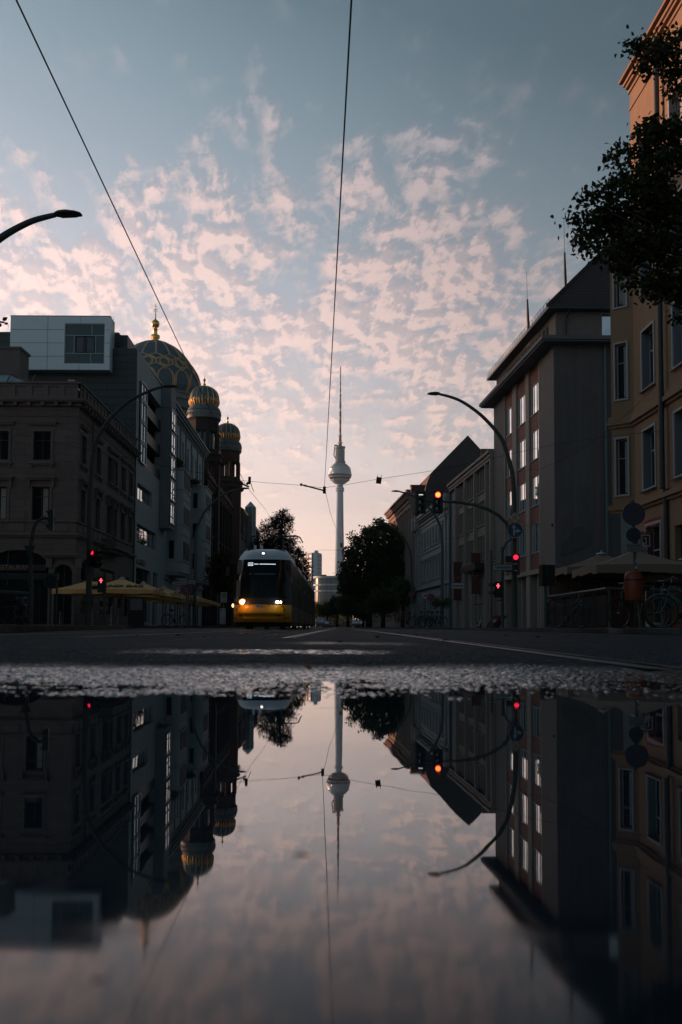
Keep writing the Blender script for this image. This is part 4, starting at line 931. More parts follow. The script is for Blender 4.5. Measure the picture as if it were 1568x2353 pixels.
q.box((c2[0] - .95, 69.05, EZ), (c2[0] + 16, 69.06, EZ + .01)) if False else None
def slab(o0, s1, zlo, zhi, ov, x1=16.0):
    A, B, Cc, D = RS.pt(-ov, 0, ov), RS.pt(s1 + ov, 0, ov), RS.pt(s1 + ov, 0, -12), (c2[0] + x1, 70 - ov, 0)
    P = [(A[0], A[1]), (D[0], D[1]), (c2[0] + x1, Cc[1]), (Cc[0], Cc[1]), (B[0], B[1])]; return P
q.prism(slab(0, RL, 0, 0, 1.0), EZ + .002, EZ + .12); q.prism(slab(0, RL, 0, 0, 1.12), EZ + .122, EZ + .4); q.build('flat_eaves', mat('eaves_board', (.13, .13, .13), .8, var=.15), OB)
q = MB(); a0, a1 = -.0, RL
AS = Fr(RS.pt(.6, 0, -.35)[:2], RD, RN); AF = Fr(AS.pt(0, 0)[:2], (1, 0), (0, -1)); AL = RL - .2
ah = [(1.9 + .95 * k + .25 * (k // 2), 2.55 + .95 * k + .25 * (k // 2), 21.3, 22.5) for k in range(13)]; ah = [h for h in ah if h[1] < AL - 2]
wall(q, AS, 0, AL, EZ + .4, 23.0, ah, .2); afh = [(3.3, 5.2, 21.1, 22.9)]; wall(q, AF, 0, 15, EZ + .4, 23.0, afh, .2); q.quad(AS.pt(AL, EZ + .4), AS.pt(AL, EZ + .4, -12), AS.pt(AL, 23), AS.pt(AL, 23)); q.build('attic_wall', M_PEBBLE, OB)
for h in ah: window(AS, OB, h, M_WINGREY, M_GLASS, 1, (), .15, .07, name='attic_window')
window(AF, OB, afh[0], M_WINWHITE, M_GLASSB, 1, (), .15, .07, name='attic_window')
ov = .75; P = [AS.pt(-ov, 23.0, ov), AS.pt(AL + ov, 23.0, ov), AS.pt(AL + ov, 23.0, -12.5), (AF.pt(15, 0)[0], AF.pt(0, 0)[1] - ov, 23.0), ]
back_r = (AF.pt(15, 0)[0], AS.pt(AL + ov, 0)[1], 23.0)
q = MB(); q.prism([p[:2] for p in (P[0], P[3], back_r, P[1])], 22.93, 23.14); q.build('upper_eaves', M_DKMETAL, OB)
hp = [AS.pt(-ov - .02, 23.15, ov + .02), (AF.pt(15, 0)[0], AF.pt(0, 0)[1] - ov, 23.15), back_r, AS.pt(AL + ov, 23.15, ov)]
r1 = (hp[0][0] + 7.6, hp[0][1] + 7.2, 31.6); r2 = (hp[0][0] + 7.0, hp[3][1] - 6.5, 31.6); r3 = (back_r[0], hp[0][1] + 7.2, 31.6)
q = MB().add([hp[0], hp[1], (back_r[0], back_r[1], 23.15), hp[3], r1, r2, r3], [(0, 1, 6, 4), (0, 4, 5, 3), (3, 5, 2), (4, 6, 2, 5)]); q.build('tiled_roof', M_ROOFT, OB)
q = MB(); q.tube([hp[0], r1], .16, 6); 
q.build('hip_ridge', M_ROOFT, OB)
q = MB(); n = 26
for k in range(n + 1):
    s_ = -ov + (AL + 1.4) * k / n; q.tube([AS.pt(s_, 23.15, ov - .1), AS.pt(s_, 23.62, ov - .1)], .018, 4)
q.tube([AS.pt(-ov, 23.62, ov - .1), AS.pt(AL + ov, 23.62, ov - .1)], .022, 4); q.tube([AS.pt(-ov, 23.4, ov - .1), AS.pt(AL + ov, 23.4, ov - .1)], .018, 4); q.build('snow_guard', M_DKMETAL, OB)
for u_, v0, vm, v1, yy in ((1215, 765, 688, 624, 79.2), (1300.5, 678, 580, 500, 72.3)):
    q = MB(); a, m_, b = pos(u_, v0 + 8, yy), pos(u_ - 3, vm, yy), pos(u_ - 4.5, v1, yy)
    q.tube([a, (a * .6 + m_ * .4), m_], [.06, .12, .07], 8); q.tube([m_, b], .016, 5); q.tube([(a.x - .5, yy, a.z - .1), a * .85 + m_ * .15], .03, 5); q.build('roof_antenna', M_DKMETAL, OB)
q = MB(); q.tube([RF.pt(1.2, 23, .5 - .35), RF.pt(1.0, 22.4, .0 - .5), RF.pt(.95, EZ + .45, -.5)], .09, 8); q.build('downpipe', M_DKMETAL, OB, 40)
q = MB(); x_ = RF.su(1395); q.tube([RF.pt(x_, .2, .15), RF.pt(x_, EZ, .15)], .1, 8); q.build('downpipe', M_COPPER, OB, 40)
q = MB(); RF.box(q, x_ + 1.0, x_ + 1.9, .2, EZ, .031, .06); q.build('end_pilaster', M_GREYTRIM, OB)
fwn = [(x_ + 1.95 + .45, z_) for z_ in (5.2, 9.4, 13.3)]
for s_, z_ in fwn: window(RF, OB, (s_, s_ + 1.3, z_, z_ + 2.4), M_WINWHITE, M_GLASS, 1, (.5,), -.04, .09, .05, name='end_window')
a = RF.su(1324); q = MB(); zc_ = zat(1237, 70); P = [(a - 1.05, zc_ - 1.15), (a - .95, zc_ - .35), (a - .35, zc_ + .25), (a - .2, zc_ + .6)] + [(a + .25 + .8 * math.cos(t), zc_ + .15 + .8 * math.sin(t)) for t in np.linspace(2.0, -1.5, 9)]
q.add([RF.pt(s, z, .031) for s, z in P] + [RF.pt(s, z, .1) for s, z in P], [tuple(range(len(P))), tuple(reversed(range(len(P), 2 * len(P))))] + [(i, (i + 1) % len(P), len(P) + (i + 1) % len(P), len(P) + i) for i in range(len(P))]); q.build('wall_emblem', mat('dull_emblem', (.085, .08, .078), .8), OB)
q = MB(); q.box((c2[0] + .4, 70.2, .1), (c2[0] + 15.5, 84, EZ - .1)); q.build('core', M_INSIDE, OB)

# ================================================================== RIGHT: beige brick school-like block
c3 = RS.pt(RL + .05, 0)[:2]; KS = Fr(c3, RD, RN); KL = KS.su(1038)
KB = empty('beige_brick_block', (c3[0], c3[1], 0), 'beige brick four storey block with concrete pilasters and slender grouped windows', 'building')
KZ = 16.2; rows = [(6.7, 8.9), (10.0, 12.25), (13.2, 15.4)]
pil_u = [1136, 1124, 1097.5, 1074.5, 1053.5]; pil = [max(.15, KS.su(u_)) for u_ in pil_u]
hs = []; pil_e = pil
for i in range(4):
    a, b = pil_e[i] + .3, pil_e[i + 1] - .15; n = 2 if i == 0 else 4
    if i == 0: a = .4
    wv = (b - a) / n
    for z0, z1 in rows:
        for k in range(n): hs.append((a + wv * k + .08, a + wv * (k + 1) - .08, z0, z1))
a_ent = KS.su(1063.5); 
hs += [(KS.su(1061), KS.su(1053.5), .2, 5.2), (KS.su(1051.5) , KS.su(1046), .3, 3.6)]
arch = (KS.su(1111), KS.su(1100.5), .2, zat(1283, 96), .9)
arch = (pil_e[1] + 4.0, pil_e[1] + 6.6, .2, 5.3, 1.2)
hs = [h for h in hs if h[2] > 5] + [arch]
q = MB(); wall(q, KS, 0, KL, .1, KZ, hs, .3); q.quad(KS.pt(KL, .1), KS.pt(KL, .1, -12), KS.pt(KL, KZ, -12), KS.pt(KL, KZ)); q.build('wall', M_BEIGEBRICK, KB)
q = MB(); fr_h = [h for h in hs if h[2] > 5]
for h in fr_h:
    KS.box(q, h[0] - .06, h[0] - .001, h[2] - .06, h[3], .001, .05); KS.box(q, h[1] + .001, h[1] + .06, h[2] - .06, h[3], .001, .05); KS.box(q, h[0] - .06, h[1] + .06, h[2] - .16, h[2] - .061, .001, .12); KS.box(q, h[0] - .06, h[1] + .06, h[3] + .001, h[3] + .06, .001, .05)
q.build('window_surround', M_BEIGETRIM, KB)
for h in fr_h: window(KS, KB, h, M_WINDARK, M_GLASS, 1, (.3,), .25, .05)
window(KS, KB, arch[:4], M_WINDARK, M_GLASS, 2, (.7,), .25, .08, name='arched_door')
q = MB()
for p in pil_e: KS.box(q, p - .12, p + .22, .15, KZ - .8, .003, .35)
q.build('pilaster', M_BEIGETRIM, KB)
q = MB(); band(q, KS, -.0, KL, [(KZ - .8, KZ - .55, .3), (KZ - .54, KZ - .2, .38), (KZ - .198, KZ + .05, .55)]); KS.box(q, 0, KL, KZ + .051, KZ + .12, -12, .5); q.build('eaves', M_BEIGETRIM, KB)
q = MB(); KS.box(q, .3, KL - .3, .1, KZ - .1, -11.5, -.5); q.build('core', M_INSIDE, KB)
q = MB(); KS.box(q, pil_e[1] + 1.8, pil_e[1] + 9.2, 5.6, 6.25, .01, 1.0); q.build('entrance_canopy', M_BLACK, KB)
q = MB(); KS.box(q, arch[0] - .5, arch[0] - .02, .15, 5.5, .003, .3); KS.box(q, arch[1] + .02, arch[1] + .5, .15, 5.5, .003, .3); q.build('portal', M_BEIGETRIM, KB)
for u0, u1, v0, v1 in ((1055.5, 1073, 1290, 1377), (1098.5, 1116.5, 1269, 1362)):
    s0, s1 = KS.su((u0 + u1) / 2), 0; z1, z0 = KS.hit(u1, v0)[1], KS.hit(u1, v1)[1]
    X0 = KS.pt(s0, 0)[0]; q = MB(); wd_ = .85
    yb = KS.pt(s0, 0)[1]; q.box((X0 - .15 - wd_, yb - .015, z0), (X0 - .15, yb + .015, z1)); q.tube([(X0, yb, z1 + .03), (X0 - wd_ - .3, yb, z1 + .03)], .035, 6); q.tube([(X0, yb, z0 - .03), (X0 - wd_ - .3, yb, z0 - .03)], .035, 6)
    ban = q.build('hanging_banner', mat('rust_banner', (.12, .045, .03), .8, var=.15), KB)
    g = MB(); cx_, cz_ = X0 - .15 - wd_ / 2, (z0 + z1) / 2 + .1
    for r_ in (.34, .30): 
        g.tube([(cx_ - r_, yb - .02, cz_ - r_), (cx_ + r_, yb - .02, cz_ - r_), (cx_ + r_, yb - .02, cz_ + r_), (cx_ - r_, yb - .02, cz_ + r_), (cx_ - r_, yb - .02, cz_ - r_)], .018, 4)
    for k in range(9):
        x_, z_ = cx_ + random.uniform(-.22, .12), cz_ + random.uniform(-.4, .35); g.tube([(x_, yb - .02, z_), (x_ + random.uniform(0, .2), yb - .02, z_), (x_ + .1, yb - .02, z_ + random.uniform(-.2, .2))], .02, 4)
    g.build('banner_print', mat('banner_print', (.26, .19, .14), .8), ban)
q = MB(); q.tube([KS.pt(KL + .1, .2, .2), KS.pt(KL + .1, KZ - .3, .2)], .11, 8); q.build('downpipe', M_COPPER, KB, 40)

# ================================================================== RIGHT: pale classical house
c4 = KS.pt(KL + .25, 0)[:2]; WS = Fr(c4, RD, RN); WL = WS.su(958)
WH = empty('pale_classical_house', (c4[0], c4[1], 0), 'pale rendered classical terrace with projecting ends, moulded cornice and hooded windows', 'building')
WZ = 15.3; hs = []; n = 11
r1, r2, r3 = (10.6, 12.8), (6.3, 8.7), (1.2, 3.9)
cs = [1.6] + list(np.linspace(5.6, WL - 5.6, 8)) + [WL - 1.9]
for s_ in cs:
    for z0, z1 in (r1, r2, r3): hs.append((s_ - .55, s_ + .55, z0, z1))
q = MB(); wall(q, WS, 0, WL, .1, WZ, hs, .25); q.quad(WS.pt(0, .1), WS.pt(0, WZ), WS.pt(0, WZ, -9), WS.pt(0, .1, -9)); q.build('wall', M_WHITERENDER, WH)
for h in hs: window(WS, WH, h, M_WINGREY, M_GLASS, 2, (.68,), .2, .06, sur=(.12, .06, M_WHITERENDER), hood=(.22, .2, .2, M_WHITERENDER, 0) if 6 < h[2] < 7 else None, sill=(.2, .14, .08, M_WHITERENDER) if h[2] > 2 else None)
q = MB(); band(q, WS, -.1, WL + .1, [(13.4, 13.6, .08), (13.9, 14.1, .14), (14.4, 14.6, .22), (14.62, 14.9, .45), (14.902, WZ, .6), (9.9, 10.1, .1), (5.2, 5.5, .3), (5.52, 5.65, .18)])
q.build('cornice', M_WHITERENDER, WH)
q = MB()
for a, b in ((.1, .75), (2.5, 3.2), (WL - 3.6, WL - 3.0), (WL - .8, WL - .15)):
    WS.box(q, a, b, 5.66, 13.3, .003, .3); WS.box(q, a - .08, b + .08, 13.0, 13.38, .003, .42); WS.box(q, a - .05, b + .05, 13.62, 15.4, .1, .78)
for k in range(12): 
    for a, b in ((.1, .75), (2.5, 3.2)): WS.box(q, a, b, .3 + k * .4, .64 + k * .4, .003, .34)
q.build('corner_pilaster', M_WHITERENDER, WH)
q = MB(); WS.box(q, .2, WL - .2, .1, WZ - .1, -8.5, -.45); q.build('core', M_INSIDE, WH)
q = MB(); q.add([WS.pt(0, WZ + .01, .62), WS.pt(WL, WZ + .01, .62), WS.pt(WL, WZ + 1.2, -5), WS.pt(0, WZ + 1.2, -5), WS.pt(WL, WZ, -9), WS.pt(0, WZ, -9)], [(0, 1, 2, 3), (3, 2, 4, 5), (0, 3, 5)]); q.build('roof', M_DKMETAL, WH)

# ================================================================== RIGHT: columned house with the blind gable
c5 = WS.pt(WL + .1, 0)[:2]; ES = Fr(c5, RD, RN); EL = ES.su(906)
EH = empty('columned_house', (c5[0], c5[1], 0), 'sandstone house with giant half columns, deep sunlit cornice and tall blind fire wall gable', 'building')
yg = c5[1]; G = lambda x, y: pos(890.3 + .1832 * x, 976.5 + .1832 * y, yg)
EZ5 = G(478, 815).z - .3
q = MB(); P = [G(470, 1000), G(478, 815), G(493, 745), G(545, 612), G(750, 395), G(1010, 130), G(1210, 350), G(1330, 480), G(1330, 1000)]
P[0].z = .1; P[-1].z = .1; P[0].x = P[1].x
P = [(p.x, yg - .02, p.z) for p in P]; Pb = [(x - .03, yg + .5, z) for x, y, z in P]; n = len(P)
q.add(P + Pb, [tuple(range(n)), tuple(reversed(range(n, 2 * n)))] + [(i, (i + 1) % n, n + (i + 1) % n, n + i) for i in range(n)]); q.build('gable_fire_wall', M_FIREWALL, EH)
q = MB(); y1 = c5[1] + EL; sh_ = -.063 * EL
top = [P[1], P[3], P[5], P[6], P[7]]
vs = [(x, yg + .48, z - .05) for x, y, z in top] + [(x + sh_, y1, z - .05) for x, y, z in top]
q.add(vs, [(0, 1, 6, 5), (1, 2, 7, 6), (2, 3, 8, 7), (3, 4, 9, 8), (5, 6, 7, 8, 9)]); q.build('mansard_roof', M_ROOFR, EH)
for k, s_ in enumerate((3, 8, 13, 18, 24)):
    q = MB(); ES.box(q, s_, s_ + 1.1, EZ5 + .2, EZ5 + 1.35, -1.6, .35); ES.box(q, s_ - .1, s_ + 1.2, EZ5 + 1.352, EZ5 + 1.45, -1.7, 0.45); q.build('dormer', M_ROOFR, EH)
hs = []; nb = 9
for k in range(nb):
    s_ = 2.0 + (EL - 4.0) * k / (nb - 1)
    for z0, z1 in ((1, 4.2), (6.6, 9.6), (10.8, 14.0)): hs.append((s_ - .7, s_ + .7, z0, z1))
q = MB(); wall(q, ES, 0, EL, .1, EZ5, hs, .35); q.build('wall', M_SANDSTONE, EH)
for h in hs: window(ES, EH, h, M_WINDARK, M_GLASS, 2, (.65,), .3, .08, sur=(.1, .06, M_SANDSTONE))
q = MB()
for k in range(nb + 1):
    s_ = 2.0 + (EL - 4.0) * (k - .5) / (nb - 1); s_ = min(max(s_, .5), EL - .5); x_, y_, _ = ES.pt(s_, 0, .35)
    q.lathe((x_, y_), [(.62, 5.6), (.62, 6.0), (.48, 6.2), (.46, 10), (.40, EZ5 - 3.1), (.5, EZ5 - 3.0), (.44, EZ5 - 2.85), (.62, EZ5 - 2.25), (.66, EZ5 - 2.1)], 12)
q.build('half_column', M_SANDSTONE, EH, 40)
q = MB(); band(q, ES, -.05, EL, [(EZ5 - 2.08, EZ5 - 1.5, .9), (EZ5 - 1.48, EZ5 - 1.0, 1.05), (EZ5 - .55, EZ5 - .3, 1.5), (EZ5 - .29, EZ5, 1.75), (4.9, 5.3, .9), (5.32, 5.55, 1.0)])
for k in range(int(EL / .8)): ES.box(q, .1 + .8 * k, .5 + .8 * k, EZ5 - .98, EZ5 - .56, .1, 1.4)
q.build('main_cornice', M_SANDSTONE, EH)
q = MB(); ES.box(q, .6, EL - .2, .1, EZ5 - .1, -9, -.5); q.build('core', M_INSIDE, EH)
# small red roof behind the brick block
q = MB(); a, b = pos(1112, 1024, 128), pos(1138, 1024, 128); q.add([(a.x, 128, 20.0), (b.x + 8, 128, 20.0), (b.x + 8, 133, a.z + .5), (a.x + .3, 133, a.z + .5), (a.x, 128, .1), (b.x + 8, 128, .1), (a.x + .3, 133, .1), (b.x + 8, 133, .1)], [(0, 1, 2, 3), (0, 4, 5, 1), (3, 6, 4, 0), (1, 5, 7, 2), (2, 7, 6, 3)])
tag(q.build('courtyard_house', M_ROOFR, None), 'red tiled roof just showing between the blind gable and the beige brick block', 'building')
# street wall beyond, right side, mostly behind the trees
q = MB(); x7, y7 = ES.pt(EL, 0)[0], ES.pt(EL, 0)[1]
hs = [(2 + 3.2 * k, 3.3 + 3.2 * k, z0, z0 + 2.2) for k in range(34) for z0 in (1.2, 5.2, 8.8, 12.3)]
FR7 = Fr((x7, y7 + .1), (-.02, 1), (-1, -.02)); wall(q, FR7, 0, 115, .1, 16, hs, .3); q.quad((x7, y7 + .1, .1), (x7 + 12, y7 + .1, .1), (x7 + 12, y7 + .1, 16), (x7, y7 + .1, 16))
q.quad(FR7.pt(0, 16), FR7.pt(115, 16), FR7.pt(115, 16, -12), FR7.pt(0, 16, -12)); FR7.box(q, .5, 114, .2, 15.5, -11, -.4)
tag(q.build('street_terrace', M_SANDSTONE, None), 'plain brown terrace far down the right side behind the big street tree', 'building')

# ================================================================== houses beside the camera that shade the street (outside the picture)
def plain_block(x0, x1, y0, y1, z, m, label, faces):
    q = MB(); q2 = MB()
    for fr, ln in faces:
        hs = [(1.2 + 3.0 * k, 2.4 + 3.0 * k, z0, z0 + 2.3) for k in range(int((ln - 2) / 3.0)) for z0 in np.arange(1.2, z - 3, 3.9)]
        wall(q, fr, 0, ln, .1, z, hs, .3); band(q, fr, 0, ln, [(z - .5, z - .2, .3), (z - .198, z, .5), (4.6, 4.9, .15)])
    q.quad((x0, y0, z), (x1, y0, z), (x1, y1, z), (x0, y1, z)); q.quad((x0, y0, .1), (x0, y0, z), (x0, y1, z), (x0, y1, .1))
    o = q.build('side_house', m, None); tag(o, label, 'building'); q2.box((x0 + .5, y0 + .5, .1), (x1 - .5, y1 - .5, z - .3)); q2.build('core', M_GLASS, o); return o
plain_block(-32, -17.2, 4, 44, 24, M_GREYRENDER, 'grey house on the near left corner, beside the camera', [(Fr((-17.2, 4), (0, 1), (1, 0)), 40), (Fr((-17.2, 44), (-1, 0), (0, 1)), 14.8)])
plain_block(-62, C1[0] - FW_ - .1, 66, 100, 21.5, M_PLASTER_W, 'plain plaster house in the side street behind the cream corner house', [(Fr((C1[0] - FW_ - .1, 66), (-1, 0), (0, -1)), 62 + C1[0] - FW_ - .1)])
plain_block(14.2, 30, -40, 13, 21, M_PLASTER_W, 'plain house behind the camera on the right side', [(Fr((14.2, -40), (0, 1), (-1, 0)), 53)])
# ================================================================== ground
def hash2(i, j, k=0):
    h = np.sin(i * 127.1 + j * 311.7 + k * 74.7) * 43758.5453; return h - np.floor(h)
def vnoise(x, y, s, k=0):
    x, y = x / s, y / s; i, j = np.floor(x), np.floor(y); f, g = x - i, y - j; f, g = f * f * (3 - 2 * f), g * g * (3 - 2 * g)
    return (hash2(i, j, k) * (1 - f) + hash2(i + 1, j, k) * f) * (1 - g) + (hash2(i, j + 1, k) * (1 - f) + hash2(i + 1, j + 1, k) * f) * g
def stones(x, y, s, k=0):
    i, j = np.floor(x / s), np.floor(y / s); best = np.full_like(x, 9.0); hv = np.zeros_like(x)
    for a in (-1, 0, 1):
        for b in (-1, 0, 1):
            ci, cj = i + a, j + b; px = (ci + .15 + .7 * hash2(ci, cj, k)) * s; py = (cj + .15 + .7 * hash2(ci, cj, k + 3)) * s
            d = np.hypot(x - px, y - py) / (s * .62); m = d < best; best = np.where(m, d, best); hv = np.where(m, hash2(ci, cj, k + 7), hv)
    return np.clip(1 - best ** 2, 0, 1) * (.35 + .65 * hv)
m = bpy.data.materials.new('wet_asphalt'); m.use_nodes = True; t = NT(m.node_tree); p = t.n['Principled BSDF']
geo = t.add('ShaderNodeNewGeometry').outputs['Position']; sp = t.add('ShaderNodeSeparateXYZ', Vector=geo)
GX, GY = sp.outputs[0], sp.outputs[1]
n_s = t.noise(geo, 1.3, 4.0, .6); n_m = t.noise(geo, 9.0, 4.0, .6); n_f = t.noise(geo, 140.0, 2.0, .6)
yw = t.m('ADD', GY, t.m('MULTIPLY', t.m('SUBTRACT', n_s, .5), .7))
xw = t.m('ADD', t.m('ABSOLUTE', GX), 0)
wet1 = t.m('SUBTRACT', 1.0, t.smooth(yw, 2.55, 3.1))
wet2 = t.m('MULTIPLY', t.m('MULTIPLY', t.smooth(yw, 3.95, 4.25), t.m('SUBTRACT', 1, t.smooth(yw, 4.7, 5.1))), t.m('MULTIPLY', t.smooth(GX, -1.10, -.65), t.m('SUBTRACT', 1, t.smooth(GX, .02, .30))))
wet3 = t.m('MULTIPLY', t.m('MULTIPLY', t.smooth(yw, 6.3, 6.6), t.m('SUBTRACT', 1, t.smooth(yw, 7.3, 7.9))), t.m('MULTIPLY', t.smooth(GX, -.5, -.1), t.m('SUBTRACT', 1, t.smooth(GX, .35, .6))))
wet3 = t.m('MULTIPLY', wet3, .3)
wet4 = t.m('MULTIPLY', t.smooth(n_s, .60, .70), t.m('MULTIPLY', t.smooth(GY, 9, 14), .55))
wet2 = t.m('MULTIPLY', wet2, t.m('ADD', .1, t.m('MULTIPLY', t.smooth(t.noise(geo, 26.0, 3.0, .6), .40, .62), .8)))
wet = t.m('MAXIMUM', t.m('MAXIMUM', wet1, wet2), t.m('MAXIMUM', wet3, wet4))
base_c = t.mix(n_m, (.026, .029, .033, 1), (.066, .070, .076, 1)); base_c = t.mix(t.m('MULTIPLY', t.smooth(t.noise(geo, 75.0, 2.0, .5), .54, .66), .5), base_c, (.19, .20, .215, 1)); base_c = t.mix(1.0, base_c, t.m('ADD', .75, t.m('MULTIPLY', n_f, .5)), 'MULTIPLY')
base_c = t.mix(1.0, base_c, t.m('ADD', .45, t.m('MULTIPLY', n_s, 1.1)), 'MULTIPLY')
t.set(p.inputs['Base Color'], base_c)
t.set(p.inputs['Roughness'], t.m('ADD', .78, t.m('MULTIPLY', wet, -.60)))
t.set(p.inputs['Specular IOR Level'], t.m('ADD', .06, t.m('MULTIPLY', wet, t.m('ADD', .15, t.m('MULTIPLY', t.smooth(t.noise(geo, 62.0, 2.0, .5), .40, .62), 1.3)))))
bm_ = t.add('ShaderNodeBump', Height=t.m('ADD', t.noise(geo, 95.0, 3.0, .7), t.m('MULTIPLY', t.noise(geo, 22.0, 3.0, .6), .8)), Strength=.55, Distance=.004); t.set(p.inputs['Normal'], bm_.outputs[0])
t.set(p.inputs['Coat Weight'], t.m('MULTIPLY', wet, t.smooth(t.noise(geo, 48.0, 3.0, .6), .36, .58))); p.inputs['Coat Roughness'].default_value = .12; p.inputs['Coat IOR'].default_value = 1.7
M_ASPH = m
# fan of fine asphalt round the camera
yr = np.concatenate([np.linspace(.06, 1.45, 90, False), np.linspace(1.45, 3.1, 300, False), np.linspace(3.1, 5.4, 150, False), np.geomspace(5.4, 14, 70)])
th = np.tan(np.linspace(-R(36), R(36), 620)); Yg, Tg = np.meshgrid(yr, th, indexing='ij'); Xg = Yg * Tg
edge = 1.70 + .10 * (vnoise(Xg, Xg * 0 + 3, .35, 5) - .5) + .05 * (vnoise(Xg, Yg, .09, 2) - .5) + .10 * np.clip(np.abs(Xg) - .25, 0, 1)
rise = np.clip((Yg - edge) / .5, -1, 1)
Zg = np.where(Yg < edge, (Yg - edge) * .03 - .0050, -.0041 + np.clip((Yg - edge) / 1.0, 0, 1) * .0046) + .0030 * (vnoise(Xg, Yg, .22, 9) - .5) * (Yg > 1.2) + .0014 * (vnoise(Xg, Yg, .07, 33) - .5)
Zg += .0085 * np.exp(-((Yg - 3.25) / .34) ** 2) * (.7 + .6 * vnoise(Xg, Yg, .8, 4)) + .006 * np.clip((Yg - 2.9) / .5, 0, 1)
st = stones(Xg, Yg, .016, 1) * .0050 + stones(Xg, Yg, .0075, 11) * .0015
Zg += st * np.clip((6 - Yg) / 3, .15, 1) + (.003 + .006 * np.clip((Yg - 3) / .4, 0, 1)) * (vnoise(Xg, Yg, .05, 21) - .5)
rail_x = [-3.95, -2.515, -.545, .86]
for rx in rail_x:
    g_ = np.exp(-((Xg - rx - .02) / .07) ** 4) * np.clip((Yg - (9.0 if rx < 0 else 2.4)) / .4, 0, 1); Zg = Zg * (1 - g_) + .008 * g_
far = np.clip((Yg - 8) / 5, 0, 1); Zg = Zg * (1 - far) + .004 * far
nr, nc = Yg.shape; me = bpy.data.meshes.new('road_surface'); V = np.stack([Xg, Yg, Zg], -1).reshape(-1, 3)
idx = np.arange(nr * nc).reshape(nr, nc); F = np.stack([idx[:-1, :-1], idx[:-1, 1:], idx[1:, 1:], idx[1:, :-1]], -1).reshape(-1, 4)
me.from_pydata(V.tolist(), [], F.tolist()); me.shade_smooth(); me.materials.append(M_ASPH)
o = bpy.data.objects.new('road_surface', me); COL.objects.link(o); tag(o, 'wet coarse asphalt in front of the puddle', None, kind='structure')
q = MB(); q.quad((-900, -60, -.034), (900, -60, -.034), (900, .06, -.034), (-900, .06, -.034)); 
T36 = math.tan(R(36))
a = .06 * T36; b = 14 * T36
q.poly([(-900, .06, -.002), (-a, .06, -.002), (-b, 14, -.002), (-900, 14, -.002)]); q.poly([(a, .06, -.002), (900, .06, -.002), (900, 14, -.002), (b, 14, -.002)]); q.poly([(-900, 14, .003), (900, 14, .003), (900, 2600, .003), (-900, 2600, .003)])
o = q.build('road', M_ASPH, None); tag(o, 'dark asphalt carriageway and ground', None, kind='structure')
# water
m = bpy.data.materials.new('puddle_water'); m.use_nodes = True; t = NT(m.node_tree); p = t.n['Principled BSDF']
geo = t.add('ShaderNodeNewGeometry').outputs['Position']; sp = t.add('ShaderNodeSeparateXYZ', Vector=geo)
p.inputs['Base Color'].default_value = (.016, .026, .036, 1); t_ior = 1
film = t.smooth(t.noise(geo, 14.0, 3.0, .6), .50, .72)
t.set(p.inputs['IOR'], t.m('ADD', 1.22, t.m('MULTIPLY', t.smooth(sp.outputs[1], .30, .95), 1.6)))  # reflection falloff graded into the water: weak near the camera, strong farther out
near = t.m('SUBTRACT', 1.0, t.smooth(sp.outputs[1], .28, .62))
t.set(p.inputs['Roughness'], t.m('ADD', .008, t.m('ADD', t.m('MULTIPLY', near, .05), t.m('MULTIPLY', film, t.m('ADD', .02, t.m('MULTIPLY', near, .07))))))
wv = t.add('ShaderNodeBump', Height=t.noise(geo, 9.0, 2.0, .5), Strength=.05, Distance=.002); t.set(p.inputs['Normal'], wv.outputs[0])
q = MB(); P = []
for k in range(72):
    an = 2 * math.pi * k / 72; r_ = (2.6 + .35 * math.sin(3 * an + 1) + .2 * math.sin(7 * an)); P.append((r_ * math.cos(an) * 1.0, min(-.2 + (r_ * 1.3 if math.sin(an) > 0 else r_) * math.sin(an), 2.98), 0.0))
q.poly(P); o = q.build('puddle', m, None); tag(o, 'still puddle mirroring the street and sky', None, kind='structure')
# rails
M_RAIL = mat('worn_rail', (.15, .145, .145), .42, metal=.7, var=.3, vscale=6, bump=.2, bscale=30)
for nm, (ra, rb) in (('left_hand', (rail_x[0], rail_x[1])), ('right_hand', (rail_x[2], rail_x[3]))):
    e_ = empty('tram_track', ((ra + rb) / 2, 30, 0), 'pair of grooved steel tram rails set flush in the asphalt', None); e_['kind'] = 'structure'
    for rx in (ra, rb):
        q = MB(); y0 = 2.7 if rx > 0 else 9.6
        ys = [y0, 5, 9.5, 15, 40, 150, 420]
        ys = [y for y in ys if y >= y0]
        for i in range(len(ys) - 1):
            j = lambda y: .004 * math.sin(y * 1.7)
            q.quad((rx - .03 + j(ys[i]), ys[i], .0125), (rx + .03 + j(ys[i]), ys[i], .0125), (rx + .03 + j(ys[i + 1]), ys[i + 1], .0125), (rx - .03 + j(ys[i + 1]), ys[i + 1], .0125))
            q.quad((rx + .075, ys[i], .0135), (rx + .095, ys[i], .0135), (rx + .095, ys[i + 1], .0135), (rx + .075, ys[i + 1], .0135))
        q.build('rail', M_RAIL, e_)
q = MB()
for i, y in enumerate(np.arange(8.2, 42, .6)): q.box((-1.355 + .012 * math.sin(y * 3), y, .006), (-1.325 + .012 * math.sin(y * 3.7), y + .5, .0085))
tag(q.build('road_joint_seam', mat('pale_seam', (.08, .077, .077), .7, var=.5, vscale=14), None), 'pale worn seam in the asphalt beside the left hand tram track', None, kind='structure')
q = MB(); M_MARK = mat('worn_road_paint', (.075, .08, .085), .7, var=.6, vscale=8)
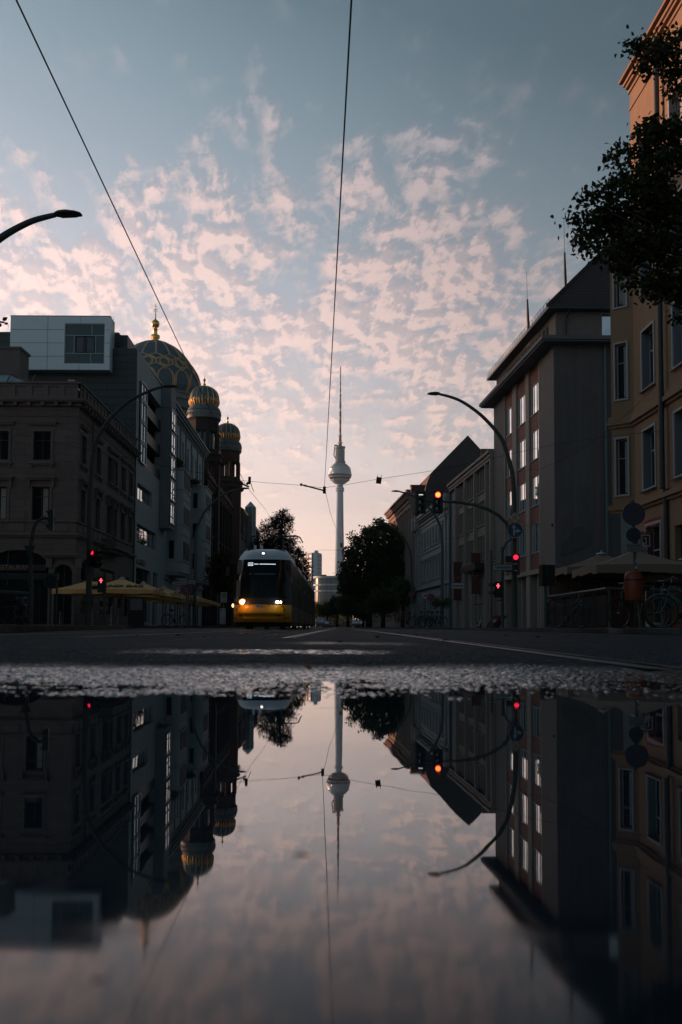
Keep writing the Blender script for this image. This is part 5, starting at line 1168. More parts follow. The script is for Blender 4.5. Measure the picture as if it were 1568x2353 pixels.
for u0, u1, v_ in ((1098, 1135, 1450), (1180, 1210, 1453), (560, 640, 1450.5), (470, 520, 1452)):
    y_ = CAMH / math.tan(math.atan((v_ - CY) / FPX) - PITCH); xa, xb = (u0 - CX) / FPX * y_, (u1 - CX) / FPX * y_; q.quad((xa, y_, .008), (xb, y_, .008), (xb, y_ + .5, .008), (xa, y_ + .5, .008))
q.quad((-2.2, 15.5, .008), (.7, 15.5, .008), (.7, 15.62, .008), (-2.2, 15.62, .008))
tag(q.build('road_marking', M_MARK, None), 'worn white paint lines across the junction', None, kind='structure')
# pavements with stone kerbs
M_PAVE = mat('granite_slabs', (.13, .135, .135), .85, brick=(.5, .5, .02), brick_mortar=.5, bump=.3, var=.2); M_KERB = mat('kerb_stone', (.19, .19, .185), .8, brick=(1.0, 3.0, .02), bump=.3, var=.25, vscale=3)
def pavement(poly, kerb, name, label):
    q = MB(); q.prism(poly, -.01, .118); o = q.build(name, M_PAVE, None); tag(o, label, None, kind='structure')
    q = MB()
    for a, b in zip(kerb[:-1], kerb[1:]):
        a, b = Vector(a), Vector(b); d = (b - a); L_ = d.length; d.normalize(); nrm = Vector((-d.y, d.x)); n = max(1, int(L_ / 1.0))
        for k in range(n):
            s0, s1 = L_ * k / n + .006, L_ * (k + 1) / n - .006; jz = random.uniform(-.005, .005); P = [a + d * s0, a + d * s1, a + d * s1 + nrm * .16, a + d * s0 + nrm * .16]
            q.prism([(c.x, c.y) for c in P], -.01, .132 + jz)
    o2 = q.build('kerb', M_KERB, None); tag(o2, 'row of worn kerb stones edging the ' + ('left' if 'left' in label else 'right') + ' pavement', None, kind='structure')
lp = [(-40, 12), (-4.6, 13.2), (-6.2, 22), (-8.2, 38), (-8.9, 41.5), (-10.2, 44), (-10.6, 60), (-11.5, 140), (-13.5, 260), (-40, 260)]
pavement(lp, [(-4.6, 13.2), (-6.2, 22), (-8.2, 38), (-8.9, 41.5), (-10.2, 44), (-10.6, 60), (-11.5, 140)][::-1] if False else [(-4.6, 13.2), (-6.2, 22), (-8.2, 38), (-8.9, 41.5), (-10.2, 44), (-10.6, 60), (-11.5, 140)], 'pavement', 'slab pavement along the left houses')
rp_ = [(40, 8), (40, 260), (1.5, 260), (4.4, 150), (6.4, 90), (6.7, 60), (6.45, 40), (6.05, 28), (6.3, 18), (6.6, 8)]
pavement(rp_, [(1.5, 260), (4.4, 150), (6.4, 90), (6.7, 60), (6.45, 40), (6.05, 28), (6.3, 18), (6.6, 8)], 'pavement', 'slab pavement along the right houses')

# ================================================================== foliage
def leafmat(name, c, c2, tr=.25):
    m = bpy.data.materials.new(name); m.use_nodes = True; t = NT(m.node_tree); t.n.clear()
    geo = t.add('ShaderNodeNewGeometry'); n = t.noise(geo.outputs['Position'], 1.1, 3.0, .6); rnd = geo.outputs['Random Per Island']
    f = t.m('MULTIPLY', t.m('ADD', n, rnd), .5); c_ = t.mix(f, (*c, 1), (*c2, 1))
    d = t.add('ShaderNodeBsdfPrincipled', Base_Color=c_, Roughness=.55); d.inputs['Specular IOR Level'].default_value = .3
    tl = t.add('ShaderNodeBsdfTranslucent', Color=c_); mx = t.add('ShaderNodeMixShader', i0=tr, i1=d.outputs[0], i2=tl.outputs[0]); t.add('ShaderNodeOutputMaterial', Surface=mx); return m
LM_DARK = leafmat('leaf_dark', (.045, .068, .022), (.12, .135, .04), .4); LM_LIME = leafmat('leaf_lime', (.018, .027, .010), (.07, .075, .02), .25); LM_BROWN = leafmat('leaf_brown', (.04, .028, .012), (.09, .06, .02)); LM_CON = leafmat('leaf_needle', (.018, .030, .020), (.045, .06, .035), .15)
M_BARK = mat('bark', (.05, .04, .033), .95, var=.35, vscale=3, bump=.6, bscale=20)
LEAF = [(0, 0), (.32, .18), (.42, .5), (.22, .85), (0, 1.15), (-.22, .85), (-.42, .5), (-.32, .18)]
QUAD = [(0, 0), (.38, .5), (0, 1.0), (-.38, .5)]
def leaf_mesh(C, size, shape=QUAD, droop=.0, fold=.12):
    n = len(C); S = np.array(shape); k = len(S)
    a = rng.normal(size=(n, 3)); a[:, 2] -= droop; a /= np.linalg.norm(a, axis=1)[:, None]
    b = rng.normal(size=(n, 3)); b -= (b * a).sum(1)[:, None] * a; b /= np.linalg.norm(b, axis=1)[:, None]; c = np.cross(a, b)
    s = size * rng.uniform(.6, 1.25, size=(n, 1, 1))
    V = C[:, None, :] + s * (S[None, :, 0:1] * b[:, None, :] + S[None, :, 1:2] * a[:, None, :] + (np.abs(S[None, :, 0:1]) * fold * 2 - .05) * c[:, None, :])
    me = bpy.data.meshes.new('foliage'); me.from_pydata(V.reshape(-1, 3).tolist(), [], np.arange(n * k).reshape(n, k).tolist()); return me
def scatter(blobs, n, clump=.35, lump=1.0, shell=.45):
    """points in ellipsoids, gathered into small sprays so that gaps stay between them"""
    bl = np.array(blobs, float); vol = bl[:, 3] * bl[:, 4] * bl[:, 5]; pr = vol ** .62; pr /= pr.sum(); ns = max(8, n // 11)
    w_ = rng.choice(len(bl), ns, p=pr); d = rng.normal(size=(ns, 3)); d /= np.linalg.norm(d, axis=1)[:, None]; r_ = rng.uniform(shell ** 3, 1, ns) ** (1 / 3)
    r_ *= 1 + .13 * np.sin(d[:, 0] * 9 + w_) + .10 * np.sin(d[:, 2] * 11 + w_ * 2)
    S = bl[w_, :3] + d * r_[:, None] * bl[w_, 3:6]; i = rng.integers(0, ns, n); return S[i] + rng.normal(size=(n, 3)) * clump * np.array([1, 1, .7])
def make_tree(name, label, base, trunk, blobs, n, size, m, limbs=(), clump=.35, shape=QUAD, droop=0, group=None, r0=.28, lr=.38, cat='tree', shell=.45):
    root = empty(name, base, label, cat, group); B = Vector(base)
    C = scatter(blobs, n, clump, shell=shell) - np.array(base); me = leaf_mesh(C, size, shape, droop); me.materials.append(m)
    o = bpy.data.objects.new('crown', me); COL.objects.link(o); o.parent = root
    q = MB(); k = len(trunk); q.tube([Vector(p) + B for p in trunk], [r0 * (1.25 if i == 0 else 1 - .7 * i / k) for i in range(k)], 9); q.build('trunk', M_BARK, root, True)
    if limbs:
        q = MB()
        for lm in limbs: q.tube([Vector(p) for p in lm], [r0 * lr * (1 - .85 * i / max(1, len(lm) - 1)) + .004 for i in range(len(lm))], 6)
        q.build('branch', M_BARK, root, True)
    return root
def pb(fx, items, Y, dY=0.0, dr=.8):
    out = []
    for x, y, rx, ry in items:
        u, v = fx(x, y); c = pos(u, v, Y + dY * random.uniform(-1, 1)); u2, v2 = fx(x + rx, y + ry); r = pos(u2, v2, c.y); a, b = abs(r.x - c.x), abs(c.z - r.z); out.append((c.x, c.y, c.z, a, max(a, b) * dr, b))
    return out
fA = lambda x, y: (689.3 + .1832 * x, 1177.5 + .1832 * y)
bl = pb(fA, [(1000, 170, 95, 85), (880, 255, 110, 95), (1110, 250, 120, 110), (770, 370, 110, 100), (670, 315, 55, 38), (980, 380, 190, 150), (1200, 420, 130, 150), (650, 520, 105, 85), (800, 580, 200, 150), (1050, 600, 220, 180), (590, 690, 105, 85), (560, 800, 90, 60), (640, 840, 140, 100), (800, 850, 220, 160), (1080, 850, 220, 170), (1240, 700, 100, 170), (560, 950, 110, 70), (800, 1030, 230, 110), (1080, 1040, 230, 120), (1250, 950, 110, 160)], 150, 1.2)
tb = (pos(848, 1437, 150).x, 150, .12)
lim = []
for b in bl[::2]: c = Vector((tb[0], 150, 5.0)); lim.append([c, c.lerp(Vector(b[:3]), .5) + Vector((0, 0, .6)), Vector(b[:3])])
make_tree('street_tree', 'large broad dark green street tree filling the middle right', tb, [(0, 0, 0), (.1, 0, 3), (0, 0, 6), (.3, 0, 10), (0.2, 0, 13)], bl, 30000, .36, LM_DARK, lim, .30, r0=.42, shell=.2, lr=.2)
fI = lambda x, y: (x, y)
bl = pb(fI, [(650, 1183, 10, 14), (634, 1195, 16, 16), (657, 1198, 16, 12), (620, 1212, 20, 18), (648, 1217, 22, 16), (608, 1238, 24, 22), (640, 1242, 28, 20), (668, 1246, 17, 10), (600, 1262, 26, 22), (636, 1268, 36, 22), (676, 1270, 20, 14), (690, 1285, 16, 14), (697, 1303, 14, 14), (701, 1320, 15, 14), (705, 1336, 15, 12), (668, 1300, 30, 30), (650, 1340, 50, 40), (600, 1310, 40, 40)], 132, 1.0)
tb = (pos(640, 1437, 132).x, 132, .12)
lim = [[(tb[0], 132, z_), (tb[0] + dx * .6, 132, z_ + .1), (tb[0] + dx, 132, z_ + .7)] for z_, dx in ((13.5, 1.8), (12.2, -1.9), (11.6, 2.4), (10.0, 3.0), (9.4, -2.4), (7.4, 3.6), (5.8, 3.8))]
make_tree('conifer', 'dark ragged conifer rising behind the tram on the left', tb, [(0, 0, 0), (0, 0, 6), (0.2, 0, 11), (.5, 0, 15.3)], bl, 24000, .32, LM_CON, lim, .24, [(0, 0), (.16, .5), (0, 1.2), (-.16, .5)], r0=.3, shell=.15, lr=.2)
bl = pb(fI, [(505, 1290, 20, 18), (520, 1310, 20, 20), (497, 1318, 22, 22), (515, 1345, 22, 18)], 92, 1)
tb = (pos(508, 1437, 92).x, 92, .12)
make_tree('street_tree', 'small brownish street tree just left of the tram', tb, [(0, 0, 0), (.1, 0, 2.5), (0, 0, 5)], bl, 5000, .22, LM_BROWN, (), .25, r0=.14)
for i, (u, v, rx, ry, yy, sd) in enumerate([(775, 1392, 22, 24, 240, 0), (752, 1402, 15, 20, 300, 0), (800, 1388, 24, 30, 205, 0), (790, 1400, 16, 20, 330, 0), (742, 1405, 8, 12, 380, 0), (880, 1385, 36, 34, 120, 1), (925, 1360, 18, 34, 128, 1), (820, 1392, 24, 32, 270, 0), (765, 1408, 20, 16, 420, 0), (835, 1400, 20, 30, 230, 0), (728, 1402, 12, 22, 340, 0)]):
    sgn = ['round dark tree nearest on the right beyond the big one', 'low tree left of centre at the far end of the street', 'dense round tree touching the big tree on its left', 'pale far tree right of the vanishing point', 'tiny farthest tree by the tail of the tram', 'low dark tree under the big street tree', 'slender dark tree against the columned house', 'dark far tree behind the big tree trunk', 'low bushy tree closing the end of the street', 'dark tree filling the gap beside the big trunk', 'far tree hidden mostly by the tram tail'][i]
    bl = pb(fI, [(u, v - ry * .3, rx * .75, ry * .6), (u - rx * .4, v + ry * .1, rx * .6, ry * .55), (u + rx * .4, v + ry * .05, rx * .6, ry * .6), (u, v + ry * .4, rx * .8, ry * .4)], yy, 1.5)
    tb = (pos(u, 1437, yy).x, yy, .1); make_tree('street_tree', sgn, tb, [(0, 0, 0), (.1, 0, 3), (0, 0, 5.5)], bl, 3800, .42 if yy > 200 else .3, LM_DARK, (), .4, group='trees lining the far street', r0=.25)
C = np.stack([rng.uniform(-34, 30, 5200), rng.uniform(440, 452, 5200), rng.uniform(0, 1, 5200)], 1); C[:, 2] *= 7.5 + 3 * np.sin(C[:, 0] * .5) + 1.6 * np.sin(C[:, 0] * 1.7)
me = leaf_mesh(C, .9); me.materials.append(LM_DARK); o = bpy.data.objects.new('far_woodland', me); COL.objects.link(o); tag(o, 'dark mass of far treetops closing the end of the street', None, kind='stuff')
# near lime tree, top right: trunk outside the picture
fL = lambda x, y: (1263.6 + .3174 * x, .3174 * y)
up = [(900, 300, 110, 60), (800, 290, 70, 50), (850, 420, 110, 70), (740, 400, 60, 60), (640, 330, 60, 40), (640, 390, 35, 30), (560, 330, 45, 14), (930, 520, 70, 90), (690, 480, 40, 50), (900, 650, 45, 35), (880, 700, 30, 20)]
lo = [(800, 950, 190, 70), (930, 900, 80, 80), (650, 960, 70, 50), (850, 1150, 190, 150), (640, 1130, 60, 70), (500, 1100, 80, 40), (450, 1150, 50, 40), (480, 1200, 35, 25), (700, 1350, 200, 130), (540, 1330, 110, 80), (420, 1370, 80, 45), (300, 1400, 70, 35), (260, 1450, 45, 18), (800, 1550, 220, 190), (560, 1530, 190, 120), (380, 1560, 150, 50), (220, 1570, 90, 22), (150, 1590, 45, 10), (300, 1660, 90, 40), (240, 1740, 75, 38), (210, 1800, 40, 22), (430, 1700, 150, 90), (420, 1820, 100, 60), (320, 1800, 50, 40), (290, 1880, 30, 25), (620, 1800, 190, 130), (850, 1850, 160, 170), (560, 1930, 90, 60), (520, 1980, 40, 40), (590, 2050, 35, 30), (780, 2060, 90, 90), (720, 2150, 40, 35), (880, 2100, 50, 60), (930, 2050, 60, 120), (930, 2300, 30, 60)]
tr_ = lambda L_: [(x + 4, y, rx * .88, ry * .9) for x, y, rx, ry in L_]
bl = pb(fL, tr_(up), 19.0, .5, 1.0) + pb(fL, tr_(lo), 17.0, .7, 1.0)
bl += [(x + dx, y + dy, z + dz, rx, ry, rz) for dx, dy, dz in ((2.6, .8, .4), (2.0, -1.0, -.8)) for (x, y, z, rx, ry, rz) in bl[::4]]
bl += [(8.9, 17.5, 12.2, 1.8, 1.8, 1.5), (9.3, 18, 9.5, 1.7, 1.7, 1.7)]
cen = Vector((8.4, 17.4, 0)); lim = []
for b in bl[:46]:
    tip = Vector(b[:3]); rt = cen + Vector((0, 0, max(4.2, tip.z - 1.2 - .25 * abs(tip.x - cen.x)))); mid = rt.lerp(tip, .5) + Vector((0, 0, .35)); lim.append([rt, mid, mid.lerp(tip, .8)])
make_tree('lime_tree', 'near dark leafed lime tree reaching in from the upper right edge', (8.4, 17.4, .12), [(0, 0, 0), (.05, 0, 3), (-.05, .1, 7), (0, 0, 10), (.1, 0, 12.5)], bl, 44000, .080, LM_LIME, lim, .105, LEAF, .5, r0=.26, shell=.0, lr=.13)
tip = pos(14, 741, 15); bl = [(tip.x - .02, 15, tip.z, .07, .05, .035), (tip.x - .25, 15, tip.z + .02, .12, .08, .05)] + [(-8.4, 14.5, 6.3, 1.9, 1.9, 1.6)] * 3
lt2 = make_tree('lime_tree', 'tree outside the left edge with only a leafy twig tip in view', (-9.0, 14.5, .12), [(0, 0, 0), (.1, 0, 3), (0.2, 0, 6.2)], bl, 3600, .07, LM_LIME, [[(-8.9, 14.5, 5.2), (-6.6, 14.9, tip.z + .1), (tip.x - .02, 15, tip.z)]], .05, LEAF, .3, r0=.16, shell=0)
_tw = leaf_mesh(np.array([[tip.x + dx, 15, tip.z + dz] for dx, dz in ((0, 0), (-.05, .03), (-.09, -.01), (-.13, .03), (-.17, 0), (.02, -.01))]) - np.array((-9.0, 14.5, .12)), .075, LEAF); _tw.materials.append(LM_LIME)
_o = bpy.data.objects.new('twig_leaves', _tw); COL.objects.link(_o); _o.parent = lt2
# leaves and crumbs lying about
def litter(n, yrng, xr, size, grp, cat, lab, m, shape=LEAF, z=.014):
    prot = None
    for k in range(n):
        y = random.uniform(*yrng); x = random.uniform(-xr, xr) * y
        if prot is None or k % 5 == 0:
            mb = MB(); s = 1.0; c = random.uniform(.2, .5)
            mb.add([(a * 1.1, b - .5, c * (abs(a) + .25 * (b - .5) ** 2)) for a, b in shape] + [(0, 0, .02)], [(i, (i + 1) % len(shape), len(shape)) for i in range(len(shape))])
            me_ = mb.build(cat.replace(' ', '_'), m, None); prot = me_; o = me_
        else: o = prot.copy(); COL.objects.link(o)
        o.location = (x, y, z); o.rotation_euler = (random.uniform(-.3, .3), random.uniform(-.3, .3), random.uniform(0, 6.3)); sc = size * random.uniform(.6, 1.3); o.scale = (sc, sc, sc)
        near = 'near the puddle' if y < 9 else 'out on the junction'; side = 'left of the tracks' if x < -1.2 else ('between the rails' if x < .9 else 'right of the tracks')
        tag(o, 'small curled dead leaf on the asphalt %s, %s' % (near, side), cat, grp)
M_LEAFD = mat('dead_leaf', (.05, .03, .018), .8, var=.4, vscale=20)
litter(34, (5.5, 22), .27, .05, 'dead leaves scattered over the road', 'fallen leaf', 'small curled dead leaf lying on the asphalt between the puddle and the junction', M_LEAFD)
for k, (u, v, s_) in enumerate([(700, 1965, .011), (560, 1820, .007), (560, 1905, .009), (245, 2255, .016), (620, 2205, .012), (400, 2130, .012), (350, 1890, .010), (205, 2010, .010), (1050, 1905, .008), (840, 1830, .006), (500, 2270, .014), (325, 1780, .012), (90, 1840, .012), (980, 2300, .008)]):
    an = math.atan((v - CY) / FPX) - PITCH; y = CAMH / math.tan(an); x = (u - CX) / FPX * y / math.cos(PITCH) * 1.0
    mb = MB(); nn = 9; mb.lathe((0, 0), [(.35, 0), (.9, .15), (1, .3), (.6, .5), (.1, .55)], nn); mb.v = [(a * (1 + .35 * math.sin(i * 2.3 + k)), b * .8 * (1 + .3 * math.cos(i * 1.7)), c * .5) for i, (a, b, c) in enumerate(mb.v)]
    o = mb.build('floating_crumb', M_LEAFD, None); o.location = (x, y, -.001); o.scale = (s_ * (.5 if y > .5 else .26),) * 3; o.rotation_euler = (0, 0, k); tag(o, 'dark crumb floating on the puddle, over the mirrored %s' % ['tower top', 'synagogue turret, upper one', 'synagogue turret, lower one', 'pale box', 'sky at the bottom middle', 'dome finial', 'bay window house', 'cream corner house', 'hanging signal', 'tower ball', 'sky at the very bottom', 'modern block', 'corner house window', 'sky under the lamp arm'][k], 'debris', 'crumbs of debris on the puddle')
o = MB().add([(a * .03, (b - .5) * .03, .012 * abs(a)) for a, b in LEAF], [tuple(range(8))]).build('fallen_leaf', mat('orange_leaf', (.35, .14, .03), .7), None); o.location = (pos(704, 1553, 2.47).x, 2.47, .022); o.rotation_euler = (.5, .2, .6); tag(o, 'single orange leaf on the wet asphalt just beyond the puddle', 'fallen leaf')
# ================================================================== tram
TX, TY0, TLEN = -3.235, 40.7, 39.0
M_TYEL = mat('tram_yellow', (.60, .29, .008), .35, var=.05, bump=.02); M_TROOF = mat('tram_roof_grey', (.62, .74, .80), .4, var=.05)
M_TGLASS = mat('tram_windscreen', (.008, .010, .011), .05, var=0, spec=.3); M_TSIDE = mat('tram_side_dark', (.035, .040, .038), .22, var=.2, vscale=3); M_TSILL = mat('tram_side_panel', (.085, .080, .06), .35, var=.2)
TR = empty('tram', (TX, TY0, 0), 'yellow fronted low floor tram with lit headlamps, coming up the left hand track', 'tram')
def hw(z): return float(np.interp(z, [.15, .31, 1.0, 1.3, 2.6, 2.93, 3.12, 3.3, 3.44], [1.15, 1.20, 1.20, 1.195, 1.12, 1.10, 1.03, .95, .86]))
def yf(z): return float(np.interp(z, [.15, .31, .45, .7, .9, 1.02, 1.3, 2.2, 2.93, 3.12, 3.3, 3.44], [.25, .15, .06, .0, .02, .07, .13, .42, .80, 1.02, 1.35, 1.9]))
def skin(zs, m, name, parent, off=0.0, nt=18):
    q = MB(); T = np.linspace(-1, 1, nt + 1); o = len(q.v)
    for z in zs:
        for t_ in T: q.v.append((TX + t_ * (hw(z) + off * .3), TY0 + yf(z) + .55 * abs(t_) ** 4 - off, z))
    for i in range(len(zs) - 1):
        for k in range(nt): q.f.append((i * (nt + 1) + k, i * (nt + 1) + k + 1, (i + 1) * (nt + 1) + k + 1, (i + 1) * (nt + 1) + k))
    return q.build(name, m, parent, 40)
fp = lambda x, z, o=0.0: (TX + x, TY0 + yf(z) + .55 * min(1, abs(x) / hw(z)) ** 4 - o, z)
yel = skin([.31, .45, .6, .7, .82, .9, 1.0, 1.02], M_TYEL, 'front_panel', TR)
skin([.12, .2, .31], M_BLACK, 'apron', TR)
skin([1.02, 1.1, 1.2, 1.3], M_BLACK, 'lamp_band', TR)
ws = skin([1.3, 1.6, 1.9, 2.2, 2.5, 2.75, 2.93], M_TGLASS, 'windscreen', TR)
dm = skin([2.93, 2.98, 3.05, 3.12, 3.2, 3.3, 3.38, 3.44], M_TROOF, 'roof_front', TR, .0, 18)
def patch(x0, x1, z0, z1, off, m, name, parent, n=6):
    q = MB(); xs = np.linspace(x0, x1, n + 1); zs = np.linspace(z0, z1, 4); g = []
    for z in zs:
        for x in xs: q.v.append(fp(x, z, off))
    for i in range(3):
        for k in range(n): q.f.append((i * (n + 1) + k, i * (n + 1) + k + 1, (i + 1) * (n + 1) + k + 1, (i + 1) * (n + 1) + k))
    o = q.build(name, m, parent); return o
patch(-1.03, .92, .34, .66, .03, M_TYEL, 'bumper_cover', yel); patch(-1.0, .90, .665, .74, .055, M_TYEL, 'bumper_lip', yel); patch(-1.0, .88, .745, .92, .045, mat('tram_yellow_upper', (.66, .34, .012), .3, var=.04), 'bumper_bulge', yel)
q = MB()
L1_ = [(-1.05, .33), (-1.05, .85), (-1.0, .93), (-.93, .955), (.82, .955), (.89, .93), (.93, .84), (.93, .33)]
q.tube([fp(x, z, .012) for x, z in L1_], .014, 5); q.tube([fp(x, .60, .034) for x in np.linspace(-.95, .9, 12)], .012, 5)
for x_ in (-.52, .33): q.tube([fp(x_, .96, .008), fp(x_, 1.015, .01)], .01, 4)
q.build('panel_seam', M_BLACK, yel)
for x0, x1 in ((-.93, -.77), (.58, .76)): patch(x0, x1, .565, .60, .05, M_BLACK, 'grab_slot', yel, 2)
pl = patch(-.25, .06, .915, 1.02, .07, M_SIGNW, 'number_plate', yel, 2)
def front_text(txt, x, z, size, off, m, parent, sx=1.0, bold=0):
    mb = text_mesh(txt, size, .003, bold); mb.v = [fp(x + a * sx, z + b, off + .003 + c) for a, b, c in mb.v]; return mb.build('lettering', m, parent)
front_text('BERLIN', -.135, .965, .062, .072, M_BLACK, pl, 1.0, .002)
q = MB(); 
for x, z, r_ in ((0, .0, .014), (.006, .022, .009), (-.006, -.022, .01), (.008, -.03, .006)): q.lathe((0, 0), [(r_, 0), (r_, .004)], 8)
q = MB(); q.quad(fp(.0, .925, .074), fp(.04, .925, .074), fp(.04, 1.01, .074), fp(.0, 1.01, .074)); q.build('bear_badge', M_BLACK, pl)
front_text('9006-A', .98, .48, .10, .02, M_BLACK, yel, .85, .002); front_text('9006', -1.11, .48, .09, .01, M_BLACK, yel, .6, .002)
# lamps
M_HL = mat('headlamp_on', (.9, .8, .6), .3, var=0, emit=((1.0, .50, .20), 30.0)); M_HL2 = mat('headlamp_bright', (.9, .9, .8), .3, var=0, emit=((1.0, .86, .66), 14.0)); M_TOPL = mat('top_lamp_on', (.9, .9, .8), .3, var=0, emit=((1.0, .93, .82), 3.0)); M_LED = mat('led_text', (.8, .9, 1), .3, var=0, emit=((.75, .88, 1.0), 1.6)); M_SIDEL = mat('blinker', (.9, .5, .1), .3, var=0, emit=((1.0, .62, .25), 3.0))
def disc(x, z, r, off, m, name, parent, n=16):
    q = MB(); c = fp(x, z, off); q.add([(c[0], c[1] - r * .25, c[2])] + [(c[0] + r * math.cos(a), c[1], c[2] + r * math.sin(a)) for a in np.linspace(0, 2 * math.pi, n, False)], [(0, 1 + k, 1 + (k + 1) % n) for k in range(n)]); return q.build(name, m, parent, True)
for x, r, mm in ((-.80, .095, M_HL), (-.905, .045, M_HL2), (.63, .062, M_HL2), (.765, .046, M_HL2)):
    z_ = 1.13; q = MB(); c = fp(x, z_, .0); q.tube([(c[0], c[1] + .06, c[2]), (c[0], c[1] - .02, c[2])], r * 1.25, 16); hl = q.build('headlight', M_DKMETAL, TR); disc(x, z_, r, .03, mm, 'lens', hl)
for x_, r0_, r1_, mm in ((-.80, .095, .15, mat('lamp_halo_glow', (.5, .2, .05), .4, var=0, emit=((1.0, .27, .06), 1.5))), (.63, .062, .085, mat('lamp_halo_soft', (.4, .3, .2), .4, var=0, emit=((1.0, .6, .4), .45)))):  # added glowing rings, standing in for the glare halo round the headlamps
    q = MB(); N_ = 20; A_ = np.linspace(0, 2 * math.pi, N_, False); c = fp(x_, 1.13, .034); q.add([(c[0] + rr_ * math.cos(a), c[1] - (.01 if rr_ == r0_ else 0), c[2] + rr_ * .9 * math.sin(a)) for rr_ in (r0_, r1_) for a in A_], [(i, (i + 1) % N_, N_ + (i + 1) % N_, N_ + i) for i in range(N_)]); q.build('lamp_halo', mm, TR)
for x_, en, co in ((-.80, 9.0, (1.0, .45, .18)), (.66, 3.0, (1.0, .85, .7))):
    li = bpy.data.lights.new('headlamp_beam', 'POINT'); li.energy = en; li.color = co; li.shadow_soft_size = .06; lo_ = bpy.data.objects.new('headlamp_beam', li); COL.objects.link(lo_); lo_.parent = TR; lo_.location = (x_, -.25, 1.13)
for x0, x1 in ((-1.08, -.92), (.82, 1.0)): patch(x0, x1, 1.20, 1.235, .015, M_STEEL, 'lamp_trim', TR, 3)
q = MB(); c = [(-.115, 3.13), (.115, 3.13), (.085, 3.27), (-.085, 3.27)]; q.tube([fp(x - .04, z, .015) for x, z in c + c[:1]], .012, 5); tl = q.build('top_lamp', M_BLACK, dm); disc(-.04, 3.195, .055, .03, M_TOPL, 'lens', tl)
front_text('///', -.47, 3.235, .06, .012, M_BLACK, dm, .5)
q = MB()
for j in range(3):
    for k in range(5):
        if random.random() < .85: x = -.64 + k * .045; z = 2.765 - j * .055; q.quad(fp(x, z, -.0), fp(x + .034, z, -.0), fp(x + .034, z + .022, 0), fp(x, z + .022, 0))
for k in range(20):
    if k != 4: x = -.38 + k * .045; q.quad(fp(x, 2.712, 0), fp(x + .036, 2.712, 0), fp(x + .036, 2.734, 0), fp(x, 2.734, 0))
q.v = [(a, b - .012, c) for a, b, c in q.v]; q.build('destination_display', M_LED, ws)
for sx, x0 in ((1, .1), (1, -.55)):
    q = MB(); q.tube([fp(x0, 1.34, .03), fp(x0 + .42, 1.85, .03)], .012, 5); q.tube([fp(x0 + .25, 1.45, .035), fp(x0 + .55, 2.2, .035)], .014, 5); q.build('wiper', M_BLACK, ws)
patch(-.80, .72, 2.27, 2.33, .004, mat('sunblind_edge', (.10, .15, .16), .5, var=.1), 'sun_blind', ws)
patch(-1.12, -.92, 1.35, 2.88, .006, M_BLACK, 'screen_pillar', ws, 3); patch(.86, 1.12, 1.35, 2.88, .006, M_BLACK, 'screen_pillar', ws, 3)
q = MB(); a = fp(-1.08, 2.78, 0); q.tube([a, (a[0] - .12, a[1] - .1, 2.84), (a[0] - .30, a[1] - .15, 2.80), (a[0] - .42, a[1] - .15, 2.55), (a[0] - .45, a[1] - .15, 2.3)], .02, 6); q.box((a[0] - .50, a[1] - .2, 2.25), (a[0] - .36, a[1] - .1, 2.62)); q.build('mirror', M_BLACK, TR)
q = MB(); a = fp(1.04, 2.72, 0); q.box((a[0] - .04, a[1] - .16, 2.2), (a[0] + .1, a[1] - .06, 2.7)); q.tube([(a[0], a[1] - .1, 2.7), (a[0], a[1], 2.82)], .02, 5); q.build('mirror', M_BLACK, TR)
